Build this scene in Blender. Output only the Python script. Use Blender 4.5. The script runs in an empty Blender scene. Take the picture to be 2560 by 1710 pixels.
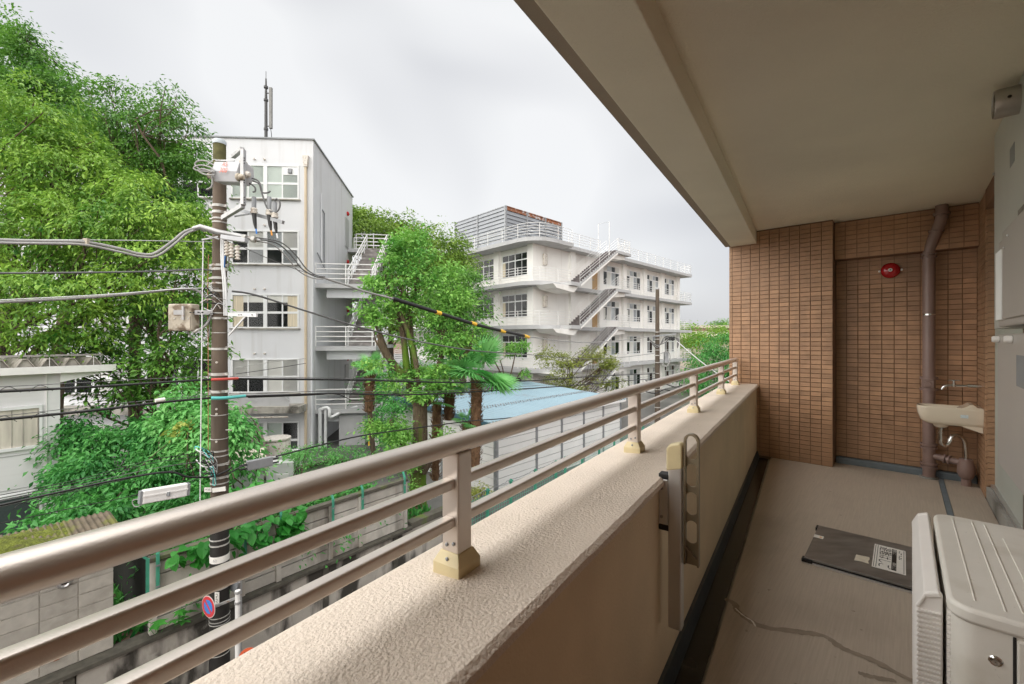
import bpy, bmesh, math, random
import numpy as np
from mathutils import Matrix, Vector
rnd = random.Random(7)
scene = bpy.context.scene
col = scene.collection
F = 1090.0          # focal length in photo pixels (photo is 2560 wide)
HOR = 848.0         # horizon row
CZ = 7.2            # camera height above the street
R = math.radians

# ------------------------------------------------------------------ camera
cam = bpy.data.cameras.new('camera')
cam.sensor_width = 36.0
cam.lens = 36.0 * F / 2560.0
cam.shift_y = (HOR - 855.0) / 2560.0
cam.clip_start = 0.02
cam.clip_end = 6000
camo = bpy.data.objects.new('camera', cam)
col.objects.link(camo)
camo.location = (0, 0, CZ)
camo.rotation_euler = (R(90), 0, 0)
scene.camera = camo

# ------------------------------------------------------------------ sky and sun
SUN_EL, SUN_AZ = 46.0, 222.0       # azimuth clockwise from +Y
w = bpy.data.worlds.new('World'); scene.world = w; w.use_nodes = True
nt = w.node_tree; nt.nodes.clear()
N = nt.nodes.new; L = nt.links.new
out = N('ShaderNodeOutputWorld'); bg = N('ShaderNodeBackground')
sky = N('ShaderNodeTexSky'); sky.sky_type = 'NISHITA'; sky.sun_disc = False
sky.sun_elevation = R(SUN_EL); sky.sun_rotation = R(SUN_AZ)
sky.air_density = 1.0; sky.dust_density = 5.0; sky.ozone_density = 1.0
sk = N('ShaderNodeVectorMath'); sk.operation = 'SCALE'; sk.inputs['Scale'].default_value = 0.09
L(sky.outputs[0], sk.inputs[0])
tc = N('ShaderNodeTexCoord')
mp = N('ShaderNodeMapping'); mp.inputs['Scale'].default_value = (1.0, 1.0, 1.6)
mp.inputs['Location'].default_value = (0.35, 0.1, 0.2)
L(tc.outputs['Generated'], mp.inputs[0])
n1 = N('ShaderNodeTexNoise'); n1.inputs['Scale'].default_value = 1.5; n1.inputs['Detail'].default_value = 2.2
n1.inputs['Roughness'].default_value = 0.5; n1.inputs['Distortion'].default_value = 0.5
L(mp.outputs[0], n1.inputs['Vector'])
cr = N('ShaderNodeValToRGB')
cr.color_ramp.elements[0].position = 0.36; cr.color_ramp.elements[0].color = (0.160, 0.162, 0.167, 1)
cr.color_ramp.elements[1].position = 0.62; cr.color_ramp.elements[1].color = (0.224, 0.225, 0.225, 1)
L(n1.outputs['Fac'], cr.inputs[0])
mx = N('ShaderNodeMix'); mx.data_type = 'RGBA'; mx.inputs['Factor'].default_value = 0.95
L(sk.outputs[0], mx.inputs['A']); L(cr.outputs[0], mx.inputs['B'])
L(mx.outputs['Result'], bg.inputs['Color']); bg.inputs['Strength'].default_value = 1.0
L(bg.outputs[0], out.inputs[0])

sun = bpy.data.lights.new('sun', 'SUN'); sun.energy = 1.5; sun.angle = R(130); sun.color = (1.0, 0.97, 0.92)
suno = bpy.data.objects.new('sun', sun); col.objects.link(suno)
az, el = R(SUN_AZ), R(SUN_EL)
sd = Vector((math.sin(az) * math.cos(el), math.cos(az) * math.cos(el), math.sin(el)))
suno.rotation_euler = sd.to_track_quat('Z', 'Y').to_euler()
suno.location = (0, -30, 60)

vs = scene.view_settings
vs.view_transform = 'Standard'; vs.look = 'None'; vs.exposure = 2.05; vs.gamma = 1.0; vs.use_curve_mapping = False
scene.cycles.max_bounces = 6; scene.cycles.diffuse_bounces = 5; scene.cycles.glossy_bounces = 2
scene.cycles.use_adaptive_sampling = True; scene.cycles.adaptive_threshold = 0.025; scene.cycles.transmission_bounces = 2; scene.cycles.transparent_max_bounces = 4

# ------------------------------------------------------------------ helpers
I4 = Matrix.Identity(4)
W = {}
def at(px, py, Y):
    return Vector(((px - 1280.0) / F * Y, Y, CZ - (py - HOR) / F * Y))
def gp(px, py, z):
    Y = (CZ - z) * F / (py - HOR)
    return Vector(((px - 1280.0) / F * Y, Y, z))
def frame(ox, oy, oz, ang):
    """local x axis turned ang degrees counter-clockwise from world +X"""
    return Matrix.Translation((ox, oy, oz)) @ Matrix.Rotation(R(ang), 4, 'Z')
def link(o, parent, Wm):
    col.objects.link(o)
    W[o.name] = Wm
    if parent is not None:
        o.parent = parent
    return o
def tag(o, label=None, cat=None, group=None, kind=None):
    if label: o['label'] = label
    if cat: o['category'] = cat
    if group: o['group'] = group
    if kind: o['kind'] = kind
    return o
def thing(name, label, cat, fr, group=None):
    o = bpy.data.objects.new(name, None)
    if not isinstance(fr, Matrix): fr = Matrix.Translation(fr)
    o.matrix_basis = fr
    o.empty_display_size = 0.2
    link(o, None, fr.copy())
    return tag(o, label, cat, group)

class MB:
    def __init__(s, fr=None):
        s.v = []; s.f = []; s.fr = fr or I4
    def add(s, vs_, fs):
        b = len(s.v)
        s.v += [s.fr @ Vector(p) for p in vs_]
        s.f += [tuple(b + i for i in f) for f in fs]
        return s
    def box(s, x0, x1, y0, y1, z0, z1):
        return s.add([(x0,y0,z0),(x1,y0,z0),(x1,y1,z0),(x0,y1,z0),(x0,y0,z1),(x1,y0,z1),(x1,y1,z1),(x0,y1,z1)],
            [(0,3,2,1),(4,5,6,7),(0,1,5,4),(1,2,6,5),(2,3,7,6),(3,0,4,7)])
    def obox(s, c, sx, sy, sz, m=None):
        m = Matrix.Translation(c) @ (m or I4)
        p = [m @ Vector((a*sx/2, b*sy/2, d*sz/2)) for d in (-1,1) for a,b in ((-1,-1),(1,-1),(1,1),(-1,1))]
        return s.add(p, [(0,3,2,1),(4,5,6,7),(0,1,5,4),(1,2,6,5),(2,3,7,6),(3,0,4,7)])
    def bar(s, a, b, wd, ht, up=(0,0,1)):
        """rectangular bar from a to b, wd sideways, ht along up"""
        a, b = Vector(a), Vector(b); d = (b - a).normalized(); up = Vector(up)
        sd_ = d.cross(up)
        if sd_.length < 1e-5: sd_ = d.cross(Vector((1,0,0)))
        sd_.normalize(); u2 = sd_.cross(d)
        p = []
        for q in (a, b):
            for i, j in ((-1,-1),(1,-1),(1,1),(-1,1)):
                p.append(q + sd_*(i*wd/2) + u2*(j*ht/2))
        return s.add(p, [(0,1,2,3),(7,6,5,4),(0,4,5,1),(1,5,6,2),(2,6,7,3),(3,7,4,0)])
    def prism(s, poly, z0, z1):
        n = len(poly)
        return s.add([(x,y,z0) for x,y in poly] + [(x,y,z1) for x,y in poly],
            [tuple(range(n-1,-1,-1)), tuple(range(n,2*n))] + [(i,(i+1)%n,n+(i+1)%n,n+i) for i in range(n)])
    def extrude(s, pts, vec):
        n = len(pts); vec = Vector(vec)
        return s.add([Vector(p) for p in pts] + [Vector(p)+vec for p in pts],
            [tuple(range(n-1,-1,-1)), tuple(range(n,2*n))] + [(i,(i+1)%n,n+(i+1)%n,n+i) for i in range(n)])
    def tube(s, pts, r, n=8, cap=True, flat=1.0):
        pts = [Vector(p) for p in pts]; m = len(pts)
        rs = r if isinstance(r, (list, tuple)) else [r]*m
        vv = []; ff = []; prev = None
        for i, p in enumerate(pts):
            d = (pts[min(i+1,m-1)] - pts[max(i-1,0)])
            if d.length < 1e-9: d = Vector((0,0,1))
            d.normalize()
            if prev is None:
                a = d.cross(Vector((0,0,1)))
                if a.length < 1e-3: a = d.cross(Vector((1,0,0)))
            else:
                a = prev - d*prev.dot(d)
            a.normalize(); prev = a; b = d.cross(a)
            for k in range(n):
                t = 2*math.pi*(k+.5)/n
                vv.append(p + a*(math.cos(t)*rs[i]) + b*(math.sin(t)*rs[i]*flat))
        for i in range(m-1):
            for k in range(n):
                k2 = (k+1) % n
                ff.append((i*n+k, i*n+k2, (i+1)*n+k2, (i+1)*n+k))
        if cap:
            ff.append(tuple(range(n-1,-1,-1))); ff.append(tuple((m-1)*n+k for k in range(n)))
        return s.add(vv, ff)
    def lathe(s, prof, m, n=20):
        """prof: (radius, height) pairs along local z of matrix m"""
        vv = []; ff = []; k = len(prof)
        for (r, z) in prof:
            for j in range(n):
                t = 2*math.pi*j/n
                vv.append(m @ Vector((r*math.cos(t), r*math.sin(t), z)))
        for i in range(k-1):
            for j in range(n):
                j2 = (j+1) % n
                ff.append((i*n+j, i*n+j2, (i+1)*n+j2, (i+1)*n+j))
        if prof[0][0] > 1e-4: ff.append(tuple(range(n-1,-1,-1)))
        if prof[-1][0] > 1e-4: ff.append(tuple((k-1)*n+j for j in range(n)))
        return s.add(vv, ff)
    def mesh(s, name, mat, Wm=I4, smooth=None):
        iv = Wm.inverted()
        me = bpy.data.meshes.new(name)
        me.from_pydata([tuple(iv @ p) for p in s.v], [], s.f)
        if mat: me.materials.append(mat)
        if smooth:
            me.polygons.foreach_set('use_smooth', [True]*len(me.polygons))
            if smooth < 179: me.set_sharp_from_angle(angle=R(smooth))
        me.update()
        return me
    def build(s, name, mat, parent=None, smooth=None, bevel=0, seg=2):
        Wm = W[parent.name] if parent is not None else I4
        o = bpy.data.objects.new(name, s.mesh(name, mat, Wm, smooth))
        link(o, parent, Wm)
        if bevel:
            b = o.modifiers.new('bevel', 'BEVEL'); b.width = bevel; b.segments = seg; b.limit_method = 'ANGLE'; b.angle_limit = R(40)
        return o
def inst(me, name, Mw, parent):
    o = bpy.data.objects.new(name, me)
    o.matrix_basis = W[parent.name].inverted() @ Mw if parent is not None else Mw
    return link(o, parent, Mw.copy())
_bc = {}
def boxmesh(sx, sy, sz, mat, name='piece', ch=0.0):
    """centred box, optionally with chamfered front (-y) edges"""
    k = (round(sx,4), round(sy,4), round(sz,4), mat.name, ch)
    if k in _bc: return _bc[k]
    b = MB()
    if ch:
        x, y, z = sx/2, sy/2, sz/2
        v = [(-x,y,-z),(x,y,-z),(x,y,z),(-x,y,z),(-x,-y+ch,-z),(x,-y+ch,-z),(x,-y+ch,z),(-x,-y+ch,z),
             (-x+ch,-y,-z+ch),(x-ch,-y,-z+ch),(x-ch,-y,z-ch),(-x+ch,-y,z-ch)]
        b.add(v, [(0,1,5,4),(1,2,6,5),(2,3,7,6),(3,0,4,7),(4,5,9,8),(5,6,10,9),(6,7,11,10),(7,4,8,11),(8,9,10,11),(3,2,1,0)])
    else:
        b.box(-sx/2, sx/2, -sy/2, sy/2, -sz/2, sz/2)
    _bc[k] = b.mesh(name, mat)
    return _bc[k]
def curve(pts, n=6):
    """Catmull-Rom through points"""
    p = [Vector(q) for q in pts]; o = []
    for i in range(len(p)-1):
        a = p[max(i-1,0)]; b = p[i]; c = p[i+1]; d = p[min(i+2,len(p)-1)]
        for k in range(n):
            t = k/n
            o.append(0.5*((2*b) + (c-a)*t + (2*a-5*b+4*c-d)*t*t + (3*b-a-3*c+d)*t**3))
    o.append(p[-1]); return o
def text(name, body, size, Mw, mat, parent, align='CENTER', ext=0.0, sx=1.0):
    cu = bpy.data.curves.new('t', 'FONT'); cu.body = body; cu.size = size; cu.extrude = ext
    cu.align_x = align; cu.align_y = 'CENTER'
    to = bpy.data.objects.new('t', cu); col.objects.link(to)
    bpy.context.view_layer.update()
    me = bpy.data.meshes.new_from_object(to.evaluated_get(bpy.context.evaluated_depsgraph_get()))
    bpy.data.objects.remove(to)
    me.name = name; me.materials.clear(); me.materials.append(mat)
    return inst(me, name, Mw @ Matrix.Diagonal((sx,1,1,1)), parent)

# ------------------------------------------------------------------ materials
def mat(name, base, rough=0.6, var=0.12, scale=3.0, bump=0.0, bscale=40.0, metal=0.0, stain=None, spec=0.5, obj_rand=0.0, detail=5.0, stretch=None, bdist=0.01, coat=0.0, rot=0.0):
    m = bpy.data.materials.new(name); m.use_nodes = True
    t = m.node_tree; b = t.nodes['Principled BSDF']; n = t.nodes.new; l = t.links.new
    b.inputs['Roughness'].default_value = rough; b.inputs['Metallic'].default_value = metal
    b.inputs['Specular IOR Level'].default_value = spec
    if coat: b.inputs['Coat Weight'].default_value = coat; b.inputs['Coat Roughness'].default_value = 0.15
    g = n('ShaderNodeNewGeometry'); pos = g.outputs['Position']
    def noise(sc, det=detail, vec=None, mp_=None):
        k = n('ShaderNodeTexNoise'); k.inputs['Scale'].default_value = sc; k.inputs['Detail'].default_value = det
        if mp_:
            q = n('ShaderNodeMapping'); q.vector_type = 'TEXTURE'; q.inputs['Scale'].default_value = [1.0/c for c in mp_]; q.inputs['Rotation'].default_value = (0, 0, R(rot)); l(pos, q.inputs[0]); l(q.outputs[0], k.inputs['Vector'])
        else: l(pos, k.inputs['Vector'])
        return k
    k = noise(scale, mp_=stretch)
    mr = n('ShaderNodeMapRange'); mr.inputs['From Min'].default_value = 0.3; mr.inputs['From Max'].default_value = 0.7
    mr.inputs['To Min'].default_value = 1 - var; mr.inputs['To Max'].default_value = 1 + var
    l(k.outputs['Fac'], mr.inputs[0])
    last = mr.outputs[0]
    if obj_rand:
        oi = n('ShaderNodeObjectInfo'); m2 = n('ShaderNodeMapRange')
        m2.inputs['To Min'].default_value = 1 - obj_rand; m2.inputs['To Max'].default_value = 1 + obj_rand
        l(oi.outputs['Random'], m2.inputs[0])
        mu = n('ShaderNodeMath'); mu.operation = 'MULTIPLY'; l(last, mu.inputs[0]); l(m2.outputs[0], mu.inputs[1]); last = mu.outputs[0]
    vm = n('ShaderNodeVectorMath'); vm.operation = 'SCALE'; vm.inputs[0].default_value = base; l(last, vm.inputs['Scale'])
    colr = vm.outputs[0]
    for st in (stain or []):
        c2, sc, mp_, lo, hi, amt = st
        k2 = noise(sc, 6.0, mp_=mp_)
        r2 = n('ShaderNodeMapRange'); r2.inputs['From Min'].default_value = lo; r2.inputs['From Max'].default_value = hi
        r2.inputs['To Max'].default_value = amt
        l(k2.outputs['Fac'], r2.inputs[0])
        mxx = n('ShaderNodeMix'); mxx.data_type = 'RGBA'; mxx.inputs['B'].default_value = (*c2, 1)
        l(r2.outputs[0], mxx.inputs['Factor']); l(colr, mxx.inputs['A']); colr = mxx.outputs['Result']
    l(colr, b.inputs['Base Color'])
    if bump:
        kb = noise(bscale, 3.0)
        bp = n('ShaderNodeBump'); bp.inputs['Strength'].default_value = bump; bp.inputs['Distance'].default_value = bdist
        l(kb.outputs['Fac'], bp.inputs['Height']); l(bp.outputs[0], b.inputs['Normal'])
    return m
def leafmat(name, c1, c2, rough=0.45, trans=0.32):
    m = bpy.data.materials.new(name); m.use_nodes = True
    t = m.node_tree; b = t.nodes['Principled BSDF']; n = t.nodes.new; l = t.links.new
    b.inputs['Roughness'].default_value = rough; b.inputs['Specular IOR Level'].default_value = 0.35
    g = n('ShaderNodeNewGeometry')
    rp = n('ShaderNodeValToRGB'); rp.color_ramp.elements[0].color = (*c1, 1); rp.color_ramp.elements[1].color = (*c2, 1)
    k = n('ShaderNodeTexNoise'); k.inputs['Scale'].default_value = 0.9; k.inputs['Detail'].default_value = 2
    l(g.outputs['Position'], k.inputs['Vector'])
    ad = n('ShaderNodeMath'); ad.operation = 'MULTIPLY_ADD'; ad.inputs[1].default_value = 0.45
    sb = n('ShaderNodeMapRange'); sb.inputs['From Min'].default_value = 0.3; sb.inputs['From Max'].default_value = 0.7; sb.inputs['To Max'].default_value = 0.6
    l(k.outputs['Fac'], sb.inputs[0]); l(g.outputs['Random Per Island'], ad.inputs[0]); l(sb.outputs[0], ad.inputs[2])
    l(ad.outputs[0], rp.inputs[0]); l(rp.outputs[0], b.inputs['Base Color'])
    tr = n('ShaderNodeBsdfTranslucent'); l(rp.outputs[0], tr.inputs['Color'])
    ms = n('ShaderNodeMixShader'); ms.inputs[0].default_value = trans
    o = t.nodes['Material Output']; l(b.outputs[0], ms.inputs[1]); l(tr.outputs[0], ms.inputs[2]); l(ms.outputs[0], o.inputs['Surface'])
    return m
DK = (0.02, 0.018, 0.014)
GREY = (0.25, 0.24, 0.22)
m_stucco = mat('stucco_beige', (0.70, 0.605, 0.51), 0.7, 0.07, 3.0, 0.75, 135, bdist=0.008, stain=[((0.45,0.37,0.29), 1.8, None, 0.55, 0.75, 0.40), ((0.30,0.24,0.18), 22, None, 0.68, 0.78, 0.5)])
m_stucco_wall = mat('stucco_parapet_face', (0.70, 0.58, 0.405), 0.85, 0.07, 3.0, 0.5, 130, bdist=0.005, stain=[((0.52,0.40,0.28), 1.6, (1,1,0.4), 0.55, 0.75, 0.4)])
m_ceiling = mat('ceiling_spray_paint', (0.87, 0.81, 0.66), 0.9, 0.05, 1.2, 0.8, 95, bdist=0.006, stain=[((0.70,0.635,0.51), 0.9, None, 0.55, 0.75, 0.35)])
m_tile = mat('tile_brown', (0.45, 0.262, 0.148), 0.5, 0.12, 9.0, 0.2, 60, obj_rand=0.13, bdist=0.004, stain=[((0.20,0.115,0.07), 1.6, (1,1,0.5), 0.52, 0.74, 0.6)])
m_grout = mat('grout_dark', (0.20, 0.12, 0.072), 0.9, 0.1, 20)
m_bronze = mat('rail_champagne_metal', (0.70, 0.635, 0.575), 0.35, 0.05, 3, 0.05, 300, metal=0.6)
m_bronze_dk = mat('bracket_bronze_metal', (0.30, 0.25, 0.17), 0.38, 0.03, 10, metal=0.6)
m_cream = mat('cream_plastic', (0.66, 0.56, 0.33), 0.45, 0.05, 20)
m_alu = mat('aluminium', (0.62, 0.61, 0.60), 0.32, 0.04, 8, metal=0.8)
m_chrome = mat('chrome', (0.72, 0.72, 0.70), 0.16, 0.02, 8, metal=1.0)
m_black = mat('black_rubber', (0.012, 0.012, 0.012), 0.5, 0.1, 20)
m_floor = mat('vinyl_floor_brown', (0.46, 0.39, 0.315), 0.62, 0.07, 4.0, 0.6, 260, rot=-41.9, stretch=(38,1.2,1), stain=[((0.27,0.22,0.17), 1.3, None, 0.52, 0.72, 0.45), ((0.16,0.13,0.10), 26, None, 0.70, 0.76, 0.6)], bdist=0.003)
m_floor_stain = mat('floor_damp_trail', (0.275, 0.225, 0.175), 0.5, 0.15, 30)
m_chip = mat('floor_chip_white', (0.75, 0.72, 0.66), 0.8, 0.1, 60)
m_gutter = mat('gutter_wet_black', (0.010, 0.010, 0.010), 0.22, 0.5, 6, stain=[((0.035,0.031,0.027), 5, None, 0.54, 0.60, 0.8)])
m_bluegrey = mat('bluegrey_sealant', (0.15, 0.18, 0.20), 0.55, 0.12, 12)
m_updark = mat('upstand_dark_bluegrey', (0.045, 0.055, 0.060), 0.5, 0.2, 12)
m_gapblk = mat('gap_black', (0.014, 0.013, 0.011), 0.95, 0.3, 6)  # darkness of the fence gaps is painted into this colour
m_pipe = mat('drain_pipe_brown', (0.26, 0.175, 0.15), 0.42, 0.07, 8)
m_sink = mat('sink_cream_ceramic', (0.76, 0.66, 0.52), 0.14, 0.02, 6, coat=0.4)
m_sticker_b = mat('sticker_pale_blue', (0.62, 0.70, 0.72), 0.4, 0.15, 60)
m_red = mat('bell_red_paint', (0.42, 0.012, 0.016), 0.22, 0.05, 10, coat=0.3)
m_white = mat('white_paint', (0.80, 0.79, 0.77), 0.45, 0.04, 6)
m_acw = mat('ac_ivory_paint', (0.74, 0.715, 0.65), 0.45, 0.05, 5, 0.05, 300, stain=[((0.55,0.51,0.42), 7, None, 0.56, 0.72, 0.40), ((0.25,0.22,0.17), 60, None, 0.70, 0.76, 0.5)])
m_acp = mat('ac_white_plastic', (0.80, 0.77, 0.73), 0.4, 0.03, 8)
m_dark = mat('dark_void', (0.015, 0.014, 0.013), 0.8, 0.1, 10)
m_steel = mat('hatch_brushed_steel', (0.20, 0.19, 0.175), 0.38, 0.28, 5, 0.04, 100, metal=0.35, stretch=(1,3,1))
m_paper = mat('label_white', (0.80, 0.78, 0.73), 0.5, 0.04, 30)
m_tan = mat('sticker_tan', (0.68, 0.62, 0.50), 0.6, 0.08, 60)
m_ink = mat('label_ink_black', (0.02, 0.02, 0.02), 0.5, 0.1, 60)
m_orange = mat('orange_print', (0.8, 0.35, 0.05), 0.5, 0.1, 60)
m_panelg = mat('window_panel_greygreen', (0.50, 0.53, 0.48), 0.45, 0.03, 4)
m_greyplate = mat('plate_grey_metal', (0.53, 0.53, 0.50), 0.4, 0.03, 4)
m_heater = mat('heater_taupe_paint', (0.44, 0.41, 0.38), 0.38, 0.02, 4)
m_bframe = mat('bronze_window_frame', (0.15, 0.12, 0.09), 0.35, 0.05, 8, metal=0.5)
m_conc = mat('concrete_grey', (0.33, 0.32, 0.29), 0.85, 0.15, 2.5, 0.4, 60, stain=[((0.12,0.11,0.09), 2.2, (1,1,0.25), 0.52, 0.72, 0.8)])
m_panel = mat('concrete_panel_aged', (0.47, 0.445, 0.40), 0.85, 0.14, 4.0, 0.35, 50, obj_rand=0.10, stain=[((0.10,0.085,0.065), 1.6, (1.2,1.2,0.35), 0.53, 0.70, 0.85), ((0.30,0.24,0.17), 3.5, (1,1,0.3), 0.52, 0.75, 0.5)])
m_retain = mat('retaining_wall_stained', (0.42, 0.39, 0.345), 0.85, 0.12, 3.0, 0.35, 45, stain=[((0.03,0.026,0.02), 1.5, (1.3,1.3,0.40), 0.49, 0.60, 0.96), ((0.5,0.48,0.43), 4, None, 0.62, 0.7, 0.4)])
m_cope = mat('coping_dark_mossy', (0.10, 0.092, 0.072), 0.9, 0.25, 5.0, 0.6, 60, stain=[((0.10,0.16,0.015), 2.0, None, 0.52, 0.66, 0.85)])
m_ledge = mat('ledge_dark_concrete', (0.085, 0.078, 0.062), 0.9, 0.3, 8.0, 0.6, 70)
m_block = mat('concrete_block', (0.40, 0.375, 0.33), 0.9, 0.10, 9.0, 0.5, 120, obj_rand=0.09, stain=[((0.22,0.20,0.165), 3, None, 0.55, 0.75, 0.45)], bdist=0.006)
m_mortar = mat('mortar_pale', (0.50, 0.47, 0.41), 0.9, 0.08, 20)
m_asph = mat('asphalt', (0.055, 0.054, 0.053), 0.85, 0.2, 4, 0.4, 80)
m_yard = mat('asphalt_damp', (0.10, 0.098, 0.092), 0.7, 0.25, 0.8, 0.2, 30)
m_wet = mat('asphalt_wet', (0.075, 0.072, 0.068), 0.28, 0.3, 0.5, 0.1, 30, stain=[((0.16,0.15,0.14), 0.25, None, 0.5, 0.6, 0.8)])
m_earth = mat('earth_brown', (0.16, 0.10, 0.07), 0.95, 0.25, 3, 0.5, 30)
m_schoolA = mat('school_paint_coolwhite', (0.66, 0.67, 0.69), 0.7, 0.03, 0.7, 0.05, 30, stain=[((0.44,0.43,0.41), 1.4, (1.6,1.6,0.10), 0.53, 0.74, 0.55)])
m_schoolB = mat('school_paint_cream', (0.83, 0.815, 0.78), 0.75, 0.03, 0.6, 0.05, 30, stain=[((0.56,0.52,0.46), 1.1, (1.4,1.4,0.12), 0.54, 0.76, 0.45)])
m_slab = mat('slab_grey_concrete', (0.45, 0.452, 0.455), 0.8, 0.06, 1.5, stain=[((0.30,0.29,0.27), 2.2, (1,1,0.3), 0.55, 0.8, 0.4)])
m_canopy = mat('canopy_dirty_concrete', (0.36, 0.34, 0.30), 0.9, 0.2, 2, 0.3, 40, stain=[((0.05,0.045,0.035), 1.8, (1,1,0.6), 0.48, 0.66, 0.9)])
m_winw = mat('window_frame_white', (0.74, 0.75, 0.75), 0.5, 0.04, 5)
m_rail = mat('railing_white_paint', (0.74, 0.735, 0.72), 0.5, 0.05, 6, stain=[((0.45,0.22,0.10), 2.5, None, 0.66, 0.74, 0.5)])
m_glass = mat('glass_dark', (0.014, 0.016, 0.016), 0.06, 0.3, 0.9, spec=0.28)
m_glass2 = mat('glass_sky_reflecting', (0.30, 0.32, 0.33), 0.10, 0.5, 0.55, spec=0.7, detail=4)
m_frost = mat('glass_frosted_green', (0.50, 0.57, 0.52), 0.35, 0.06, 0.8)
m_blind = mat('roller_blind_pale', (0.62, 0.62, 0.58), 0.6, 0.05, 0.8)
m_curtain = mat('curtain_beige', (0.60, 0.53, 0.40), 0.8, 0.14, 3.0, stretch=(9,9,0.3))
m_step = mat('stair_tread_dirty', (0.23, 0.21, 0.20), 0.85, 0.25, 2, stain=[((0.42,0.41,0.39), 1.5, None, 0.55, 0.65, 0.6)])
m_stepd = mat('stair_tread_dark', (0.11, 0.095, 0.095), 0.85, 0.25, 3)
m_door = mat('door_grey', (0.40, 0.41, 0.41), 0.5, 0.04, 3)
m_doorb = mat('door_brown_wood', (0.42, 0.27, 0.13), 0.5, 0.1, 5)
m_louv = mat('louvre_galvanised', (0.27, 0.285, 0.305), 0.5, 0.10, 1.2, metal=0.2, stain=[((0.30,0.30,0.31), 3, (1,1,0.4), 0.55, 0.7, 0.5)])
m_rust = mat('louvre_rusted_top', (0.22, 0.085, 0.04), 0.85, 0.35, 3, stain=[((0.44,0.44,0.44), 2.6, None, 0.54, 0.60, 0.8)])
m_roofbl = mat('roof_paleblue_sheet', (0.21, 0.31, 0.37), 0.42, 0.05, 0.8, stain=[((0.20,0.22,0.23), 0.55, None, 0.64, 0.76, 0.8)])
m_fascbl = mat('roof_fascia_blue', (0.05, 0.12, 0.16), 0.45, 0.05, 2)
m_plank = mat('shed_white_plank', (0.78, 0.77, 0.755), 0.5, 0.04, 1.0, obj_rand=0.03, stain=[((0.6,0.55,0.5), 2.2, None, 0.66, 0.78, 0.3)])
m_galv = mat('galvanised_steel', (0.30, 0.31, 0.32), 0.5, 0.2, 5, metal=0.4)
m_galvl = mat('galvanised_light', (0.44, 0.44, 0.44), 0.42, 0.10, 9, metal=0.45, stain=[((0.30,0.16,0.07), 14, None, 0.64, 0.72, 0.6)])
m_green = mat('fence_green_paint', (0.06, 0.30, 0.20), 0.45, 0.15, 6)
m_pole = mat('pole_concrete_brown', (0.085, 0.064, 0.046), 0.85, 0.18, 4, 0.3, 60, stretch=(3,3,0.5), stain=[((0.19,0.145,0.105), 1.0, (1,1,0.7), 0.55, 0.72, 0.7)])
m_pole_moss = mat('pole_top_mossy', (0.10, 0.095, 0.035), 0.9, 0.3, 10)
m_polewrap = mat('pole_black_wrap', (0.022, 0.02, 0.018), 0.55, 0.2, 12)
m_band = mat('band_light_metal', (0.50, 0.49, 0.46), 0.5, 0.2, 12, metal=0.3, stain=[((0.16,0.09,0.045), 11, None, 0.56, 0.66, 0.8)])
m_swbox = mat('switch_box_grey', (0.50, 0.51, 0.53), 0.5, 0.06, 6, stain=[((0.34,0.18,0.09), 5, None, 0.68, 0.74, 0.5)])
m_redpr = mat('red_print', (0.62, 0.13, 0.07), 0.5, 0.1, 40)
m_porc = mat('porcelain', (0.62, 0.58, 0.52), 0.25, 0.12, 20, stain=[((0.22,0.11,0.05), 10, None, 0.56, 0.66, 0.7)])
m_boot = mat('cable_boot_grey', (0.24, 0.25, 0.26), 0.5, 0.06, 12)
m_rusty = mat('terminal_box_rusty', (0.46, 0.41, 0.33), 0.8, 0.18, 7, stain=[((0.13,0.085,0.05), 6, None, 0.50, 0.62, 0.85)])
m_cblk = mat('cable_black', (0.018, 0.018, 0.018), 0.45, 0.1, 12)
m_cgrey = mat('cable_grey', (0.30, 0.295, 0.285), 0.5, 0.15, 6)
m_cdg = mat('cable_darkgrey', (0.12, 0.12, 0.12), 0.5, 0.15, 6)
m_yellow = mat('yellow_band', (0.80, 0.48, 0.05), 0.5, 0.08, 12)
m_teal = mat('teal_sleeve', (0.12, 0.55, 0.52), 0.45, 0.08, 12)
m_redsl = mat('red_sleeve', (0.60, 0.09, 0.07), 0.45, 0.08, 12)
m_signr = mat('sign_red', (0.62, 0.05, 0.06), 0.4, 0.06, 12)
m_signb = mat('sign_blue', (0.05, 0.22, 0.62), 0.4, 0.06, 12)
m_signo = mat('sign_faded_orange', (0.78, 0.15, 0.06), 0.45, 0.08, 12)
m_house = mat('house_siding_white', (0.70, 0.695, 0.70), 0.7, 0.03, 1.5, 0.05, 40, stretch=(0.3,0.3,6), stain=[((0.55,0.53,0.50), 3, (0.4,0.4,4), 0.6, 0.8, 0.4)])
m_housec = mat('window_old_curtain', (0.55, 0.51, 0.44), 0.6, 0.20, 2.0, stretch=(3,3,0.4))
m_screen = mat('window_dark_screen', (0.05, 0.065, 0.065), 0.5, 0.15, 30)
m_fold = mat('folded_roof_steel', (0.36, 0.33, 0.29), 0.7, 0.2, 3, stain=[((0.12,0.10,0.08), 4, None, 0.5, 0.65, 0.7)])
m_moss = mat('moss_green', (0.115, 0.135, 0.012), 0.95, 0.4, 9, 1.0, 30, stain=[((0.055,0.045,0.02), 5, None, 0.56, 0.68, 0.8)], bdist=0.05)
m_corr = mat('corrugated_roof_brown', (0.12, 0.095, 0.065), 0.9, 0.3, 6, 0.3, 40, stain=[((0.13,0.14,0.02), 2.2, None, 0.5, 0.62, 0.8)])
m_brownroof = mat('brown_roof', (0.15, 0.12, 0.10), 0.85, 0.2, 6)
m_bark = mat('bark_brown', (0.10, 0.072, 0.048), 0.95, 0.3, 8, 0.9, 25, stretch=(3,3,0.6), bdist=0.03)
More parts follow.
